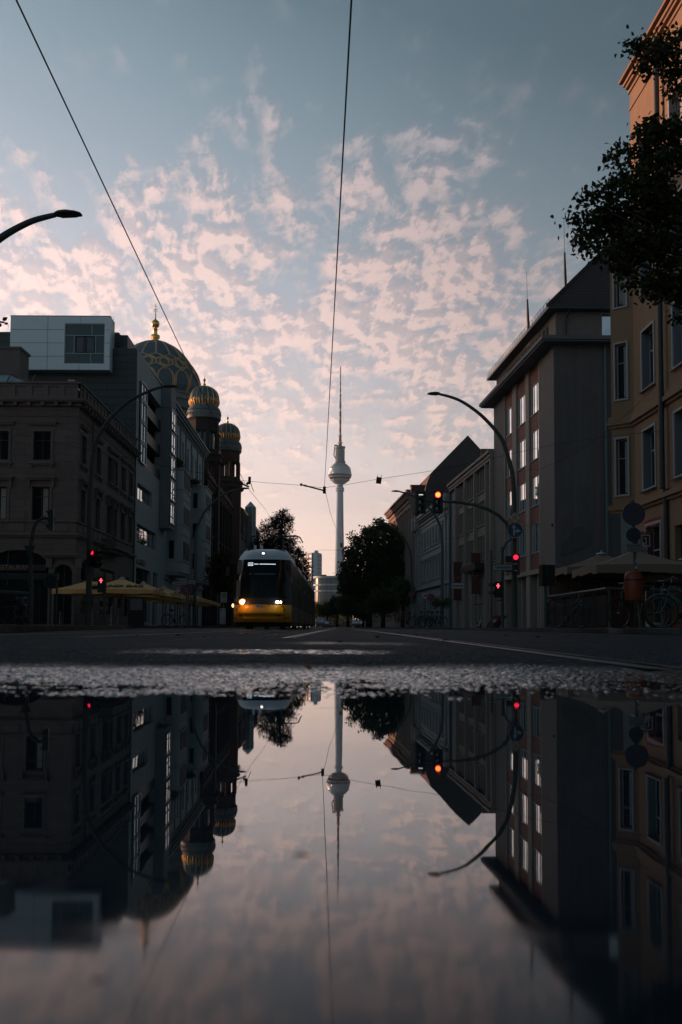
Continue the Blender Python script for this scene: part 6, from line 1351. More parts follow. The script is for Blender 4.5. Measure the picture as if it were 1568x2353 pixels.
# body behind the nose: five cars with bellows
ys0 = TY0 + .62; cuts = [ys0, ys0 + 7.6, ys0 + 15.3, ys0 + 23.0, ys0 + 30.7, TY0 + TLEN]
def prof_ring(y, zlist): return [(TX - hw(z), y, z) for z in zlist], [(TX + hw(z), y, z) for z in zlist]
for k in range(5):
    a, b = cuts[k] + (.28 if k else 0), cuts[k + 1] - (.28 if k < 4 else 0); car = None
    q = MB()
    for s_ in (-1, 1):
        for z0, z1 in ((1.0, 1.3), (1.3, 2.0), (2.0, 2.6), (2.6, 2.93)):
            if k == 0:   # nose corner closes on to the curved front
                A0, A1 = (TX + s_ * hw(z0), TY0 + yf(z0) + .55, z0), (TX + s_ * hw(z1), TY0 + yf(z1) + .55, z1)
            else: A0, A1 = (TX + s_ * hw(z0), a, z0), (TX + s_ * hw(z1), a, z1)
            q.quad(A0, (TX + s_ * hw(z0), b, z0), (TX + s_ * hw(z1), b, z1), A1)
    if k: q.quad((TX - 1.1, a, .3), (TX + 1.1, a, .3), (TX + 1.1, a, 3.2), (TX - 1.1, a, 3.2))
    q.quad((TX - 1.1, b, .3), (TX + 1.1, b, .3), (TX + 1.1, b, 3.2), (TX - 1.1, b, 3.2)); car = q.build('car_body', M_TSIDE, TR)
    q = MB()
    for s_ in (-1, 1):
        y_a = a if k else TY0 + .62
        for z0, z1 in ((.31, 1.0),):
            q.quad((TX + s_ * hw(z0), y_a if k else TY0 + yf(z0) + .55, z0), (TX + s_ * hw(z0), b, z0), (TX + s_ * hw(z1), b, z1), (TX + s_ * hw(z1), y_a if k else TY0 + yf(z1) + .55, z1))
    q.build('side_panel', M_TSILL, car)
    q = MB(); zl = [2.93, 3.05, 3.12, 3.3, 3.44]; ya = a + (0 if k else 0)
    for z0, z1 in zip(zl[:-1], zl[1:]):
        for s_ in (-1, 1):
            f0, f1 = (ya, ya) if k else (TY0 + yf(z0) + .55, TY0 + yf(z1) + .55); q.quad((TX + s_ * hw(z0), f0, z0), (TX + s_ * hw(z0), b, z0), (TX + s_ * hw(z1), b, z1), (TX + s_ * hw(z1), f1, z1))
    f = ya if k else TY0 + yf(3.44); q.quad((TX - .86, f, 3.44), (TX + .86, f, 3.44), (TX + .86, b, 3.44), (TX - .86, b, 3.44)); q.quad((TX - .86, ya if k else TY0 + 2.5, 3.44), (TX + .86, ya if k else TY0 + 2.5, 3.44), (TX + 1.1, ya if k else TY0 + 2.5, 2.93), (TX - 1.1, ya if k else TY0 + 2.5, 2.93))
    q.build('roof_shroud', M_TROOF, car, 30)
    for j in range(3):
        y_ = a + 1.1 + j * 2.35; dr = MB(); dd = .012
        for s_ in (-1, 1):
            for w0, w1 in ((0, .09), (1.25, 1.34)):
                for z0, z1 in ((.35, 1.0), (1.0, 1.3), (1.3, 2.6), (2.6, 2.85)): dr.quad((TX + s_ * (hw(z0) + dd), y_ + w0, z0), (TX + s_ * (hw(z0) + dd), y_ + w1, z0), (TX + s_ * (hw(z1) + dd), y_ + w1, z1), (TX + s_ * (hw(z1) + dd), y_ + w0, z1))
        dr.build('door_frame', mat('tram_side_yellow', (.34, .19, .02), .4, var=.1), car)
    q = MB(); q.box((TX + 1.13, a + .5, 1.98), (TX + 1.16, a + .56, 2.2)); q.box((TX + 1.13, a + .62, 1.95), (TX + 1.16, a + .72, 2.22)); q.build('side_indicator', M_SIGNW, car)
    if k < 4:
        q = MB()
        for j in range(4):
            y_ = b + .56 * j / 4; q.prism([(TX - 1.08 + .05 * (j % 2), y_), (TX + 1.08 - .05 * (j % 2), y_), (TX + 1.08 - .05 * (j % 2), y_ + .13), (TX - 1.08 + .05 * (j % 2), y_ + .13)], .32, 3.25)
        q.build('bellows', M_TYRE, TR)
    q = MB(); q.box((TX - 1.16, a + .3, .16), (TX + 1.16, b - .3, .31)); q.build('skirt', M_BLACK, car)
for y_ in (TY0 + 1.9, TY0 + 3.7, TY0 + 12, TY0 + 13.8, TY0 + 27, TY0 + 28.8, TY0 + 36):
    for s_ in (-1, 1):
        q = MB(); q.tube([(TX + s_ * .66, y_, .305), (TX + s_ * .79, y_, .305)], .29, 18); q.build('wheel', M_DKMETAL, TR, 40)
q = MB(); q.box((TX - .30, TY0 + 2.6, 3.44), (TX - .18, TY0 + 2.75, 3.66)); q.tube([(TX - .49, TY0 + 2.4, 3.44), (TX - .49, TY0 + 2.4, 3.64)], .055, 10); q.build('roof_aerial', M_TROOF, TR)
q = MB(); yb = 57.5; q.tube([(TX - .5, yb + .9, 3.45), (TX - .1, yb - 1.0, 4.3), (TX - .1, yb, 5.3)], .035, 6); q.tube([(TX + .5, yb + .9, 3.45), (TX + .3, yb - 1.0, 4.3), (TX + .3, yb, 5.3)], .035, 6)
q.tube([(TX - .95, yb, 5.2), (TX - .7, yb, 5.36), (TX + .6, yb, 5.40), (TX + .85, yb, 5.3), (TX + 1.02, yb, 4.98)], .035, 6); q.tube([(TX - .8, yb + .3, 5.36), (TX + .75, yb + .3, 5.38)], .03, 6); q.build('pantograph', M_DKMETAL, TR)

# ================================================================== lamps, signals, signs
def arc_pts(uv, Y): return [pos(u, v, Y) for u, v in uv]
def street_lamp(bu, Y, uv, head, label, r=(.115, .055), base_x=None, foot=None):
    bx = base_x if base_x is not None else pos(bu, 1435, Y).x; root = empty('street_lamp', (bx, Y, .12), label, 'street lamp', 'curved arm street lamps')
    P = [Vector((bx, Y, .12)), Vector((bx, Y, 1.2)), Vector((bx, Y, 3.2))] + arc_pts(uv, Y); n = len(P)
    for i in range(3): pass
    q = MB(); rs = [r[0] * 1.2, r[0] * 1.12, r[0]] + [r[0] + (r[1] - r[0]) * (i + 1) / (n - 3) for i in range(n - 3)]
    # smooth the arm
    Q, RQ = [], []
    PP = [P[0] * 2 - P[1]] + P + [P[-1] * 2 - P[-2]]
    for i in range(1, n):
        for k in range(4):
            t_ = k / 4; a, b, c, d = PP[i - 1], PP[i], PP[i + 1], PP[i + 2]
            Q.append(.5 * ((2 * b) + (c - a) * t_ + (2 * a - 5 * b + 4 * c - d) * t_ * t_ + (3 * b - a - 3 * c + d) * t_ ** 3)); RQ.append(rs[i - 1] + (rs[i] - rs[i - 1]) * t_)
    Q.append(P[-1]); RQ.append(rs[-1]); q.tube(Q, RQ, 12); q.build('pole', M_POLE, root, 50)
    e_ = Q[-1]; d = (Q[-1] - Q[-3]).normalized(); L_ = head
    h = MB(); sg = 1 if d.x > 0 else -1; dx = Vector((sg, 0, d.z / max(.2, abs(d.x)) * .25)).normalized(); up = Vector((-dx.z * sg, 0, abs(dx.x)))
    st_ = [(-.06, .05, .05, 0), (0, .075, .07, .0), (.12, .14, .085, .005), (.4, .17, .09, .005), (.75, .15, .065, -.005), (.95, .11, .04, -.02), (1.0, .05, .02, -.03)]; N = 12; vs = []
    for f, wy, wz, o_ in st_:
        for k in range(N):
            a = 2 * math.pi * k / N; s_ = math.sin(a); zz = wz * (s_ if s_ > 0 else s_ * .45); vs.append(tuple(e_ + dx * (f * L_) + Vector((0, wy * math.cos(a), 0)) + up * (zz + o_)))
    fs = [(i * N + k, i * N + (k + 1) % N, (i + 1) * N + (k + 1) % N, (i + 1) * N + k) for i in range(len(st_) - 1) for k in range(N)] + [tuple(range(N)), tuple(range((len(st_) - 1) * N, len(st_) * N))]
    h.add(vs, fs); ho = h.build('lamp_head', M_POLE, root, 60)
    g = MB(); c0 = e_ + dx * (.2 * L_) - up * .044; c1 = e_ + dx * (.8 * L_) - up * .044; w = Vector((0, .1, 0)); g.quad(c0 - w, c1 - w, c1 + w, c0 + w); g.build('lamp_glass', M_WINGREY, ho)
    return root
lpA = street_lamp(203, 41, [(206, 1200), (207, 1149), (211, 1090), (216, 1038), (228, 1000), (244, 976), (262, 953), (281, 935), (300, 920), (321, 909), (350, 896), (375, 889)], .60, 'thick curved street lamp in front of the cream corner house with signals on its pole')
lpN = street_lamp(-160, 22, [(-140, 900), (-110, 760), (-70, 640), (-30, 575), (0, 549), (35, 527), (75, 508), (110, 498), (128, 494)], .60, 'nearest street lamp whose arm and head lean in from the left edge against the sky')
lpB = street_lamp(447, 72, [(449, 1300), (449, 1260), (451, 1222), (465, 1186), (478, 1167), (492, 1153), (508, 1140), (523, 1132), (540, 1126), (554, 1123)], .62, 'slim curved street lamp in front of the grey house, its head left of the sky')
lpM = street_lamp(1183, 41, [(1182, 1200), (1181, 1130), (1177, 1086), (1170, 1058), (1158, 1020), (1146, 998), (1122, 970), (1096, 946), (1062, 923), (1035, 912), (1011, 906)], .52, 'tall curved street lamp on the right that also carries the overhead signals')
lpC = street_lamp(1016.5, 73, [(1017, 1300), (1016.7, 1251), (1013, 1215), (1007, 1198), (1000, 1183.5), (990, 1171), (978, 1161.5), (966, 1150), (952.6, 1141), (935, 1134), (918, 1129.5)], .60, 'curved street lamp behind the hanging traffic signals with a flower basket')
lpD = street_lamp(946.5, 94, [(946.5, 1340), (946, 1324), (944, 1273), (936.6, 1251), (925.6, 1230.6), (909, 1216), (887, 1205), (872, 1201)], .60, 'farther curved street lamp in front of the big street tree')
q = MB(); 
for u, v, k in ((1005, 1386, 1), (1028, 1386, 2)):
    C = scatter([(*pos(u, v, 72.8), .36, .36, .36)], 420, .08, shell=.2); me = leaf_mesh(C, .12); me.materials.append(LM_DARK); o = bpy.data.objects.new('flower_basket', me); COL.objects.link(o); tag(o, ['', 'hanging flower basket on the left of the lamp pole', 'hanging flower basket on the right of the lamp pole'][k], 'flower basket', 'hanging baskets on the lamp pole')
# traffic signal heads
def signal_head(parent, c, w, h, lit=None, rz=0.0, board=True, n=3, name='signal_head'):
    """c = centre. faces -Y turned by rz"""
    M_ = Matrix.Translation(c) @ Matrix.Rotation(rz, 4, 'Z')
    q = MB()
    if board:
        P = []; r_ = .05
        for cx_, cz_, a0 in ((w / 2 - r_, h / 2 - r_, 0), (-w / 2 + r_, h / 2 - r_, 90), (-w / 2 + r_, -h / 2 + r_, 180), (w / 2 - r_, -h / 2 + r_, 270)):
            for k in range(5): a = R(a0 + 22.5 * k); P.append((cx_ + r_ * math.cos(a), cz_ + r_ * math.sin(a)))
        n_ = len(P); q.add([(x, .04, z) for x, z in P] + [(x, .06, z) for x, z in P], [tuple(range(n_)), tuple(reversed(range(n_, 2 * n_)))] + [(i, (i + 1) % n_, n_ + (i + 1) % n_, n_ + i) for i in range(n_)])
    bo = q.xf(M_).build(name if board else name, M_POLE, parent) if board else None
    par = bo if bo is not None else parent
    w2, h2 = (w * .72, h * .87) if board else (w, h)
    q = MB(); q.box((-w2 / 2, -.10, -h2 / 2), (w2 / 2, .038, h2 / 2)); ho = q.xf(M_).build('housing' if board else name, M_BLACK, par)
    for k in range(n):
        zc = h2 / 2 - h2 / n * (k + .5); r_ = min(w2 * .36, h2 / n * .40); lm = (M_RED if lit == k else M_GLASS)
        v = MB(); N = 12
        for rr0, rr1 in ((r_ * 1.12, r_ * 1.06),):
            a_ = np.linspace(R(-25), R(205), N); vs = [(rr0 * math.cos(a), -.101, zc + rr0 * math.sin(a)) for a in a_] + [(rr0 * math.cos(a), -.101 - .16 * (.35 + .65 * max(0, math.sin(a))), zc + rr0 * math.sin(a)) for a in a_]
            v.add(vs, [(i, i + 1, N + i + 1, N + i) for i in range(N - 1)])
        v.xf(M_).build('visor', M_BLACK, ho)
        if lit == k:
            d = MB(); d.add([(0, -.125, zc)] + [(r_ * .97 * math.cos(a), -.105, zc + r_ * .97 * math.sin(a)) for a in np.linspace(0, 2 * math.pi, 20, False)], [(0, 1 + i, 1 + (i + 1) % 20) for i in range(20)]); d.xf(M_).build('red_lens', lm, ho)
        else:
            d = MB(); d.add([(0, -.115, zc)] + [(r_ * .9 * math.cos(a), -.103, zc + r_ * .9 * math.sin(a)) for a in np.linspace(0, 2 * math.pi, 14, False)], [(0, 1 + i, 1 + (i + 1) % 14) for i in range(14)]); d.xf(M_).build('dark_lens', M_GLASS, ho)
    return par, M_, h2
gt = empty('signal_gantry', (pos(1178, 1435, 40.8).x, 40.8, .12), 'curved signal arm reaching over the road from the right hand lamp pole', 'signal gantry')
q = MB(); P = [pos(1175, 1235, 40.75)] + arc_pts([(1163, 1202), (1147, 1185), (1123, 1171), (1092, 1160), (1051.5, 1154), (1010, 1152), (968, 1151)], 40.75); q.tube(P, [.07] * 3 + [.065] * 3 + [.05] * 2, 10); q.build('arm', M_POLE, gt, 50)
q = MB(); q.box((P[-2].x - .75, 40.7, P[-2].z - .03 + .35), (P[-2].x + .1, 40.76, P[-2].z + .35)); q.build('bracket', M_POLE, gt)
c = pos(967, 1153.5, 40.55); s1 = empty('tram_signal', c, 'dark tram signal with a short white bar, left one of the pair overhead', 'traffic signal')
par, M_, h2 = signal_head(s1, c, .44, .96); mb = MB(); zc = h2 / 2 - h2 / 6; mb.box((-.085, -.16, zc - .018), (.085, -.155, zc + .018)); mb.xf(M_).build('white_bar', mat('white_bar_lit', (.8, .8, .8), .3, var=0, emit=((1, .95, .9), .8)), par)
c = pos(1006, 1153.5, 40.55); s2 = empty('traffic_signal', c, 'traffic signal with glowing red top lens hanging over the road', 'traffic signal')
par, M_, h2 = signal_head(s2, c, .44, .96); zc = h2 / 2 - h2 / 6
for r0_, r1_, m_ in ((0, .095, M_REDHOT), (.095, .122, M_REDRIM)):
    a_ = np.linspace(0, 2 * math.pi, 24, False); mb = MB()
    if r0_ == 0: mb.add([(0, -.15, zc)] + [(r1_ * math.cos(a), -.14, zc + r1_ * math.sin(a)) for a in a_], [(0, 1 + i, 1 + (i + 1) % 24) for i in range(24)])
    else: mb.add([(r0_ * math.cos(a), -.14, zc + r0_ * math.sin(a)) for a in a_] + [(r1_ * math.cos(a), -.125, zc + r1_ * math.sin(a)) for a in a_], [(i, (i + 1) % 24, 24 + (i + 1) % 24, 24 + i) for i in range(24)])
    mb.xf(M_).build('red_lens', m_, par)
c = pos(1186, 1297, 40.4); s3 = empty('traffic_signal', c, 'traffic signal low on the right hand lamp pole, red half hidden by its visor', 'traffic signal'); signal_head(s3, c, .30, .86, 0, R(-12), False)
q = MB(); q.box((c.x - .42, c.y - .05, c.z + .1), (c.x - .17, c.y + .25, c.z + .34)); q.box((c.x - .42, c.y - .05, c.z - .3), (c.x - .17, c.y + .25, c.z - .06)); q.build('side_visor', M_BLACK, s3)
c = pos(207, 1283, 40.6); s4 = empty('traffic_signal', c, 'traffic signal glowing faint red on the thick lamp pole at the left', 'traffic signal'); signal_head(s4, c, .30, .70, 0, R(62), False)
c = pos(222, 1285, 40.7); s5 = empty('traffic_signal', c, 'unlit side facing traffic signal right beside the thick left lamp pole', 'traffic signal'); signal_head(s5, c, .30, .75, None, R(75), False)
def ped_signal(u, v, Y, label, pole_u, ptop):
    c = pos(u, v, Y); root = empty('pedestrian_signal', (pos(pole_u, 1435, Y).x, Y + .1, .12), label, 'pedestrian signal')
    q = MB(); bx = root.location.x; q.tube([(bx, Y + .1, .12), (bx, Y + .1, ptop)], .065, 10); q.build('pole', M_POLE, root, 40)
    q = MB(); q.box((c.x - .14, Y - .1, c.z - .46), (c.x + .14, Y + .1, c.z + .18)); q.box((c.x - .36, Y - .07, c.z - .02), (c.x - .141, Y + .1, c.z + .12)); q.box((c.x - .36, Y - .07, c.z - .34), (c.x - .141, Y + .1, c.z - .2)); ho = q.build('housing', M_BLACK, root)
    m_ = MB(); y_ = Y - .112
    for x0, x1, z0, z1 in ((-.022, .022, -.085, .04), (-.075, .075, .0, .032), (-.034, .034, -.02, .05)): m_.box((c.x + x0, y_, c.z + z0), (c.x + x1, y_ + .01, c.z + z1))
    m_.lathe((0, 0), [(.001, 0)], 3) if False else None
    m_.add([(c.x, y_ - .002, c.z + .075)] + [(c.x + .03 * math.cos(a), y_, c.z + .075 + .03 * math.sin(a)) for a in np.linspace(0, 2 * math.pi, 12, False)], [(0, 1 + i, 1 + (i + 1) % 12) for i in range(12)])
    m_.build('red_figure', mat('red_figure_lit', (.6, .02, .05), .4, var=0, emit=((1.0, .10, .14), 2.0)), ho)
    q = MB(); q.box((c.x - .02, Y, c.z - .6), (bx + .02, Y + .12, c.z - .55)); q.build('bracket', M_POLE, root)
    return root
ped_signal(234, 1335, 40.0, 'pedestrian signal showing a red standing figure before the yellow parasols', 238, 2.3)
ped_signal(1144, 1347, 40.2, 'pedestrian signal showing a red standing figure on the right pavement', 1156, 3.4)
q = MB(); q.tube([pos(1154, 1300, 40.3)] + arc_pts([(1154, 1280), (1157, 1262), (1163, 1248), (1177, 1235)], 40.3), .05, 8); tag(q.build('pole_brace', M_POLE, None, 50), 'bent steel brace tying the thin signal pole to the lamp pole on the right', 'brace')
# left signal on the bent pole
bx = pos(71, 1435, 36).x; sp_ = empty('signal_pole', (bx, 36, .12), 'bent green pole with side facing signal and triangular sign back, far left', 'traffic signal')
q = MB(); q.tube([(bx, 36, .12), (bx, 36, 1.6), pos(70, 1300, 36), pos(70.8, 1253, 36), pos(78, 1214, 36), pos(88, 1196, 36), pos(102.5, 1189, 36), pos(127, 1193.5, 36)], [.09, .08, .075, .07, .065, .06, .055, .04], 10); q.build('pole', M_POLE, sp_, 50)
signal_head(sp_, pos(120, 1195, 35.9), .34, .84, None, R(-80), True)
q = MB(); a, b, c_ = pos(55, 1253, 35.8), pos(81, 1254, 35.8), pos(68, 1287, 35.8); q.add([a, b, c_, a + Vector((0, .03, 0)), b + Vector((0, .03, 0)), c_ + Vector((0, .03, 0))], [(0, 2, 1), (3, 4, 5), (0, 1, 4, 3), (1, 2, 5, 4), (2, 0, 3, 5)]); q.build('sign_back', M_DKMETAL, sp_)
# signal cluster on the right seen from behind
bx = pos(1262, 1435, 33).x; sr = empty('signal_pole', (bx, 33.5, .12), 'dark signal heads turned away on a short pole behind the handrail at the right', 'traffic signal')
q = MB(); q.tube([(bx, 33.5, .12), (bx, 33.5, 2.25)], .06, 10); q.build('pole', M_POLE, sr, 40)
for dx, rz in ((-.13, 100), (.17, 185)): signal_head(sr, Vector((bx + dx, 33.5, zat(1320, 33.5))), .28, .72, None, R(rz), False)
# signs
def round_sign(parent, c, r, m, name='sign_face', rim=None, ry=0.0):
    q = MB(); N = 28; q.add([(c.x + r * math.cos(a), c.y, c.z + r * math.sin(a)) for a in np.linspace(0, 2 * math.pi, N, False)] + [(c.x + r * math.cos(a), c.y + .02, c.z + r * math.sin(a)) for a in np.linspace(0, 2 * math.pi, N, False)], [tuple(range(N)), tuple(reversed(range(N, 2 * N)))] + [(i, (i + 1) % N, N + (i + 1) % N, N + i) for i in range(N)]); o = q.build(name, m, parent)
    if rim:
        w_, rm = rim; g = MB(); A = np.linspace(0, 2 * math.pi, N, False); g.add([(c.x + rr * math.cos(a), c.y - .004, c.z + rr * math.sin(a)) for rr in (r, r - w_) for a in A], [(i, (i + 1) % N, N + (i + 1) % N, N + i) for i in range(N)]); g.build('rim', rm, o)
    return o
def flat_poly(pts, y, m, name, parent): q = MB(); q.poly([(x, y, z) for x, z in pts]); return q.build(name, m, parent)
c = pos(1183, 1190, 40.5); r_ = .24; sg = empty('priority_sign', c, 'white and yellow diamond priority road sign on the right hand lamp pole', 'road sign')
D = lambda r: [(c.x - r, c.z), (c.x, c.z - r), (c.x + r, c.z), (c.x, c.z + r)]
q = MB(); q.add([(x, c.y, z) for x, z in D(.25)] + [(x, c.y + .02, z) for x, z in D(.25)], [(0, 1, 2, 3), (7, 6, 5, 4), (0, 4, 5, 1), (1, 5, 6, 2), (2, 6, 7, 3), (3, 7, 4, 0)]); q.build('plate', M_BLACK, sg); flat_poly(D(.235), c.y - .004, M_SIGNW, 'white_field', sg); flat_poly(D(.14), c.y - .008, M_SIGNYEL, 'yellow_field', sg)
c = pos(1184, 1218, 40.45); sg = empty('direction_sign', c, 'round blue sign with white arrows ahead and right, under the diamond sign', 'road sign'); fo = round_sign(sg, c, .32, M_SIGNBLUE, rim=(.02, M_SIGNW))
S = lambda pts: [(c.x + x, c.z + z) for x, z in pts]
flat_poly(S([(-.08, -.22), (-.02, -.22), (-.02, .10), (-.08, .10)]), c.y - .008, M_SIGNW, 'arrow_shaft', fo); flat_poly(S([(-.15, .08), (.05, .08), (-.05, .24)]), c.y - .010, M_SIGNW, 'arrow_head', fo)
flat_poly(S([(-.02, -.14), (.0, -.14), (.02, -.07), (.08, -.06), (.08, .0), (.01, -.01), (-.02, -.04)]), c.y - .012, M_SIGNW, 'arrow_bend', fo); flat_poly(S([(.07, -.12), (.25, -.03), (.07, .06)]), c.y - .014, M_SIGNW, 'arrow_head', fo)
def name_plate(u0, u1, v0, v1, Y, txt, label, pole_u=None, ptop=None, tilt=0.0, side=False):
    a, b = pos(u0, v0, Y), pos(u1, v1, Y); root = empty('street_name_sign', ((a.x if pole_u is None else pos(pole_u, 1435, Y).x), Y, .12), label, 'street sign')
    q = MB(); z0, z1 = min(a.z, b.z), max(a.z, b.z); q.box((a.x, Y - .02, z0), (b.x, Y + .02, z1)); pl_ = q.build('plate', M_SIGNW, root)
    if txt:
        mb = text_mesh(txt, (z1 - z0) * .78, .003, .004); w_ = max(v_[0] for v_ in mb.v) - min(v_[0] for v_ in mb.v); sx = (b.x - a.x) * .88 / w_; mb.v = [((a.x + b.x) / 2 + x * sx, Y - .026 - zz * .3, (z0 + z1) / 2 + y_) for x, y_, zz in mb.v]; mb.build('lettering', M_BLACK, pl_)
    q = MB(); q.box((a.x, Y - .03, z1 + .001), (b.x, Y + .03, z1 + .03)); q.box((a.x, Y - .03, z0 - .03), (b.x, Y + .03, z0 - .001)); q.build('plate_edge', M_POLE, pl_)
    if pole_u is not None: q = MB(); bx = root.location.x; q.tube([(bx, Y + .07, .12), (bx, Y + .07, ptop)], .05, 8); q.build('pole', M_POLE, root, 40)
    return root
name_plate(1134, 1176, 1297.5, 1309.5, 38.6, 'Tucholskystraße', 'street name sign close to the right hand lamp pole, on a thin pole', 1130.5, 3.15)
name_plate(1129, 1139, 1286, 1296, 38.7, 'Oranienburger', 'small foreshortened street name plate on top of the thin right pole')
name_plate(798, 855, 1, 2, 60, '', 'x') if False else None
name_plate(1038, 1065.5, 1340, 1352, 62, 'Tucholskystraße', 'street name sign in front of the beige brick block portal', 1038, 2.9)
name_plate(398, 427.5, 1337, 1343.5, 55, 'Oranienburger Str', 'long street name sign above the farther yellow parasols', 431, 3.0)
name_plate(432.5, 449, 1334, 1341, 54.8, 'Tucholskystr.', 'short street name sign beside the slim lamp pole on the left')
# no stopping and speed signs
def no_stop(c, r, parent, m_rim=M_SIGNRED):
    o = round_sign(parent, c, r, M_SIGNBLUE, rim=(r * .17, m_rim))
    for s_ in (-1, 1):
        w_ = r * .08; d = r * .6; P = [(c.x - d - w_, c.z - s_ * (d - w_)), (c.x - d + w_, c.z - s_ * (d + w_)), (c.x + d + w_, c.z + s_ * (d - w_)), (c.x + d - w_, c.z + s_ * (d + w_))]; flat_poly(P, c.y - .007 - .002 * s_, m_rim, 'cross_bar', o)
    return o
M_RDARK = mat('faded_red', (.10, .035, .03), .6, var=.2); M_BDARK = mat('faded_blue', (.012, .03, .05), .6, var=.2)
bx = pos(1463, 1435, 22).x; nsg = empty('sign_post', (bx, 22, .12), 'near sign post at the right with no stopping disc, round sign back and small plate', 'road sign')
q = MB(); q.tube([(bx + .1, 22.06, .12), pos(1460, 1300, 22.06), pos(1453, 1150, 22.06)], .038, 8); q.build('pole', M_POLE, nsg, 40)
no_stop(pos(1456.5, 1181, 21.95), .255, nsg, M_RDARK); round_sign(nsg, pos(1456, 1229, 21.97), .165, M_BDARK, rim=(.012, M_POLE))
a, b = pos(1440, 1249, 21.95), pos(1475, 1268, 21.95); q = MB(); q.box((a.x, 21.93, b.z), (b.x, 21.96, a.z)); pl_ = q.build('plate', mat('grey_plate', (.16, .18, .18), .6, var=.1), nsg)
for i, tx in enumerate(('Be- und Entladen', 'frei  8 - 18 h')): mb = text_mesh(tx, .05, .002); mb.v = [((a.x + b.x) / 2 + x * .8, 21.926 - zz, a.z - .05 - .07 * i + y_) for x, y_, zz in mb.v]; mb.build('lettering', M_BLACK, pl_)
q = MB()
for k, v_ in enumerate((1290, 1303, 1316, 1331)): c_ = pos(1461, v_, 22.06); q.tube([(c_.x, 22.06, c_.z - .04), (c_.x, 22.06, c_.z + .04)], .041, 8)
q.build('sticker', M_SIGNW, nsg, 40)
for u, v, r, Y, kind, lab, vb in ((1701.5, 0, 0, 0, 0, '', 0),): pass
def post_sign(u, v, r, Y, what, label):
    c = pos(u, v, Y); root = empty('road_sign', (c.x, Y + .04, .12), label, 'road sign'); q = MB(); q.tube([(c.x, Y + .05, .12), (c.x, Y + .05, c.z + r)], .035, 8); q.build('pole', M_POLE, root, 40)
    if what == '30': o = round_sign(root, c, r, M_SIGNW, rim=(r * .16, M_SIGNRED)); mb = text_mesh('30', r * 1.15, .003, .01); mb.v = [(c.x + x * .9, Y - .01 - zz, c.z + y_) for x, y_, zz in mb.v]; mb.build('lettering', M_BLACK, o)
    elif what == 'x': no_stop(c, r, root)
    elif what == 'blank': round_sign(root, c, r, M_BDARK, rim=(r * .1, M_POLE))
    return root
post_sign(1041.5, 1383, .33, 68, '30', 'round speed limit sign reading 30 behind the parked bicycles') if False else None
post_sign(1550 / 1.741 + 150.5, 1383, .32, 66, '30', 'round speed limit sign reading 30 by the grey cabinet') if False else None
fS = lambda x, y: (890.3 + .2198 * x, 1177.5 + .2198 * y)
u, v = fS(395, 870); post_sign(u, v, .25, 68, '30', 'round speed limit sign reading 30 above the parked bicycles')
u, v = fS(455, 890); post_sign(u, v, .26, 66, 'x', 'round no stopping sign just right of the speed limit sign')
u, v = fS(247, 858); post_sign(u, v, .26, 90, 'x', 'far dim no stopping disc left of the grey cabinet')
u, v = (115 * .2051 * 5, 0); post_sign(570 * .2051, 1091.3 + 1195 * .2051, .27, 38.6, 'blank', 'dim round sign by the arched entrance at the left')
u, v = 500 / 1.741 + 690 * .2051, 1091.3 + 1285 * .2051; post_sign(u, v, .38, 60, 'x', 'round sign left of the slim lamp pole, above the parasols'); post_sign(500 / 1.741 + 735 * .2051, v, .36, 60.4, 'blank', 'second round sign overlapping the slim lamp pole')
# stop board
c = pos(514.5, 1375, 52); st_ = empty('tram_stop_sign', (c.x, 52, .12), 'tram stop board with a round yellow H sign and timetables, left of the tram', 'stop sign')
def px_box(u0, u1, v0, v1, Y, d, m, name, parent): a, b = pos(u0, v0, Y), pos(u1, v1, Y); q = MB(); q.box((a.x, Y, b.z), (b.x, Y + d, a.z)); return q.build(name, m, parent)
hb = px_box(507.5, 521.5, 1361, 1384.5, 51.9, .05, M_SIGNW, 'board', st_); c = pos(514.8, 1367.5, 51.88); o = round_sign(hb, c, .125, M_SIGNYEL, rim=(.022, mat('sign_green', (.02, .12, .05), .5))); mb = text_mesh('H', .17, .003, .006); mb.v = [(c.x + x, 51.862 - zz, c.z + y_) for x, y_, zz in mb.v]; mb.build('lettering', mat('sign_green', (.02, .12, .05), .5), o)
q = MB()
for v_ in (1376, 1379.5, 1382): a, b = pos(509, v_, 51.88), pos(520, v_ + .7, 51.88); q.box((a.x, 51.885, b.z), (b.x, 51.897, a.z))
q.build('printed_lines', M_DKMETAL, hb)
lb = px_box(505.5, 518.5, 1398, 1435, 51.9, .06, M_SIGNW, 'timetable_case', st_); px_box(506.5, 509.5, 1417, 1433, 51.87, .02, mat('poster_blue', (.25, .36, .42), .5), 'poster', lb); px_box(512, 517.5, 1417, 1433, 51.87, .02, mat('poster_pink', (.40, .30, .33), .5), 'poster', lb)
c = pos(508.5, 1403, 51.87); flat_poly([(c.x - .05, c.z + .04), (c.x, c.z - .05), (c.x + .05, c.z + .04)], 51.885, M_SIGNRED, 'logo', lb)
q = MB(); q.tube([(c.x + .12, 52, .12), (c.x + .12, 52, pos(0, 1386, 52).z)], .035, 8); q.build('pole', mat('pole_orange', (.25, .13, .03), .5), st_, 40); px_box(503, 521, 1434, 1440, 51.85, .3, mat('stop_base', (.08, .03, .02), .8), 'base', st_)
q = MB(); c = pos(536, 1391.5, 46); q.add([(c.x, 45.9, c.z)] + [(c.x + .055 * math.cos(a), 45.95, c.z + .09 * math.sin(a)) for a in np.linspace(0, 2 * math.pi, 12, False)], [(0, 1 + i, 1 + (i + 1) % 12) for i in range(12)])
bl_ = q.build('lamp_glass', M_SIDEL, None); 
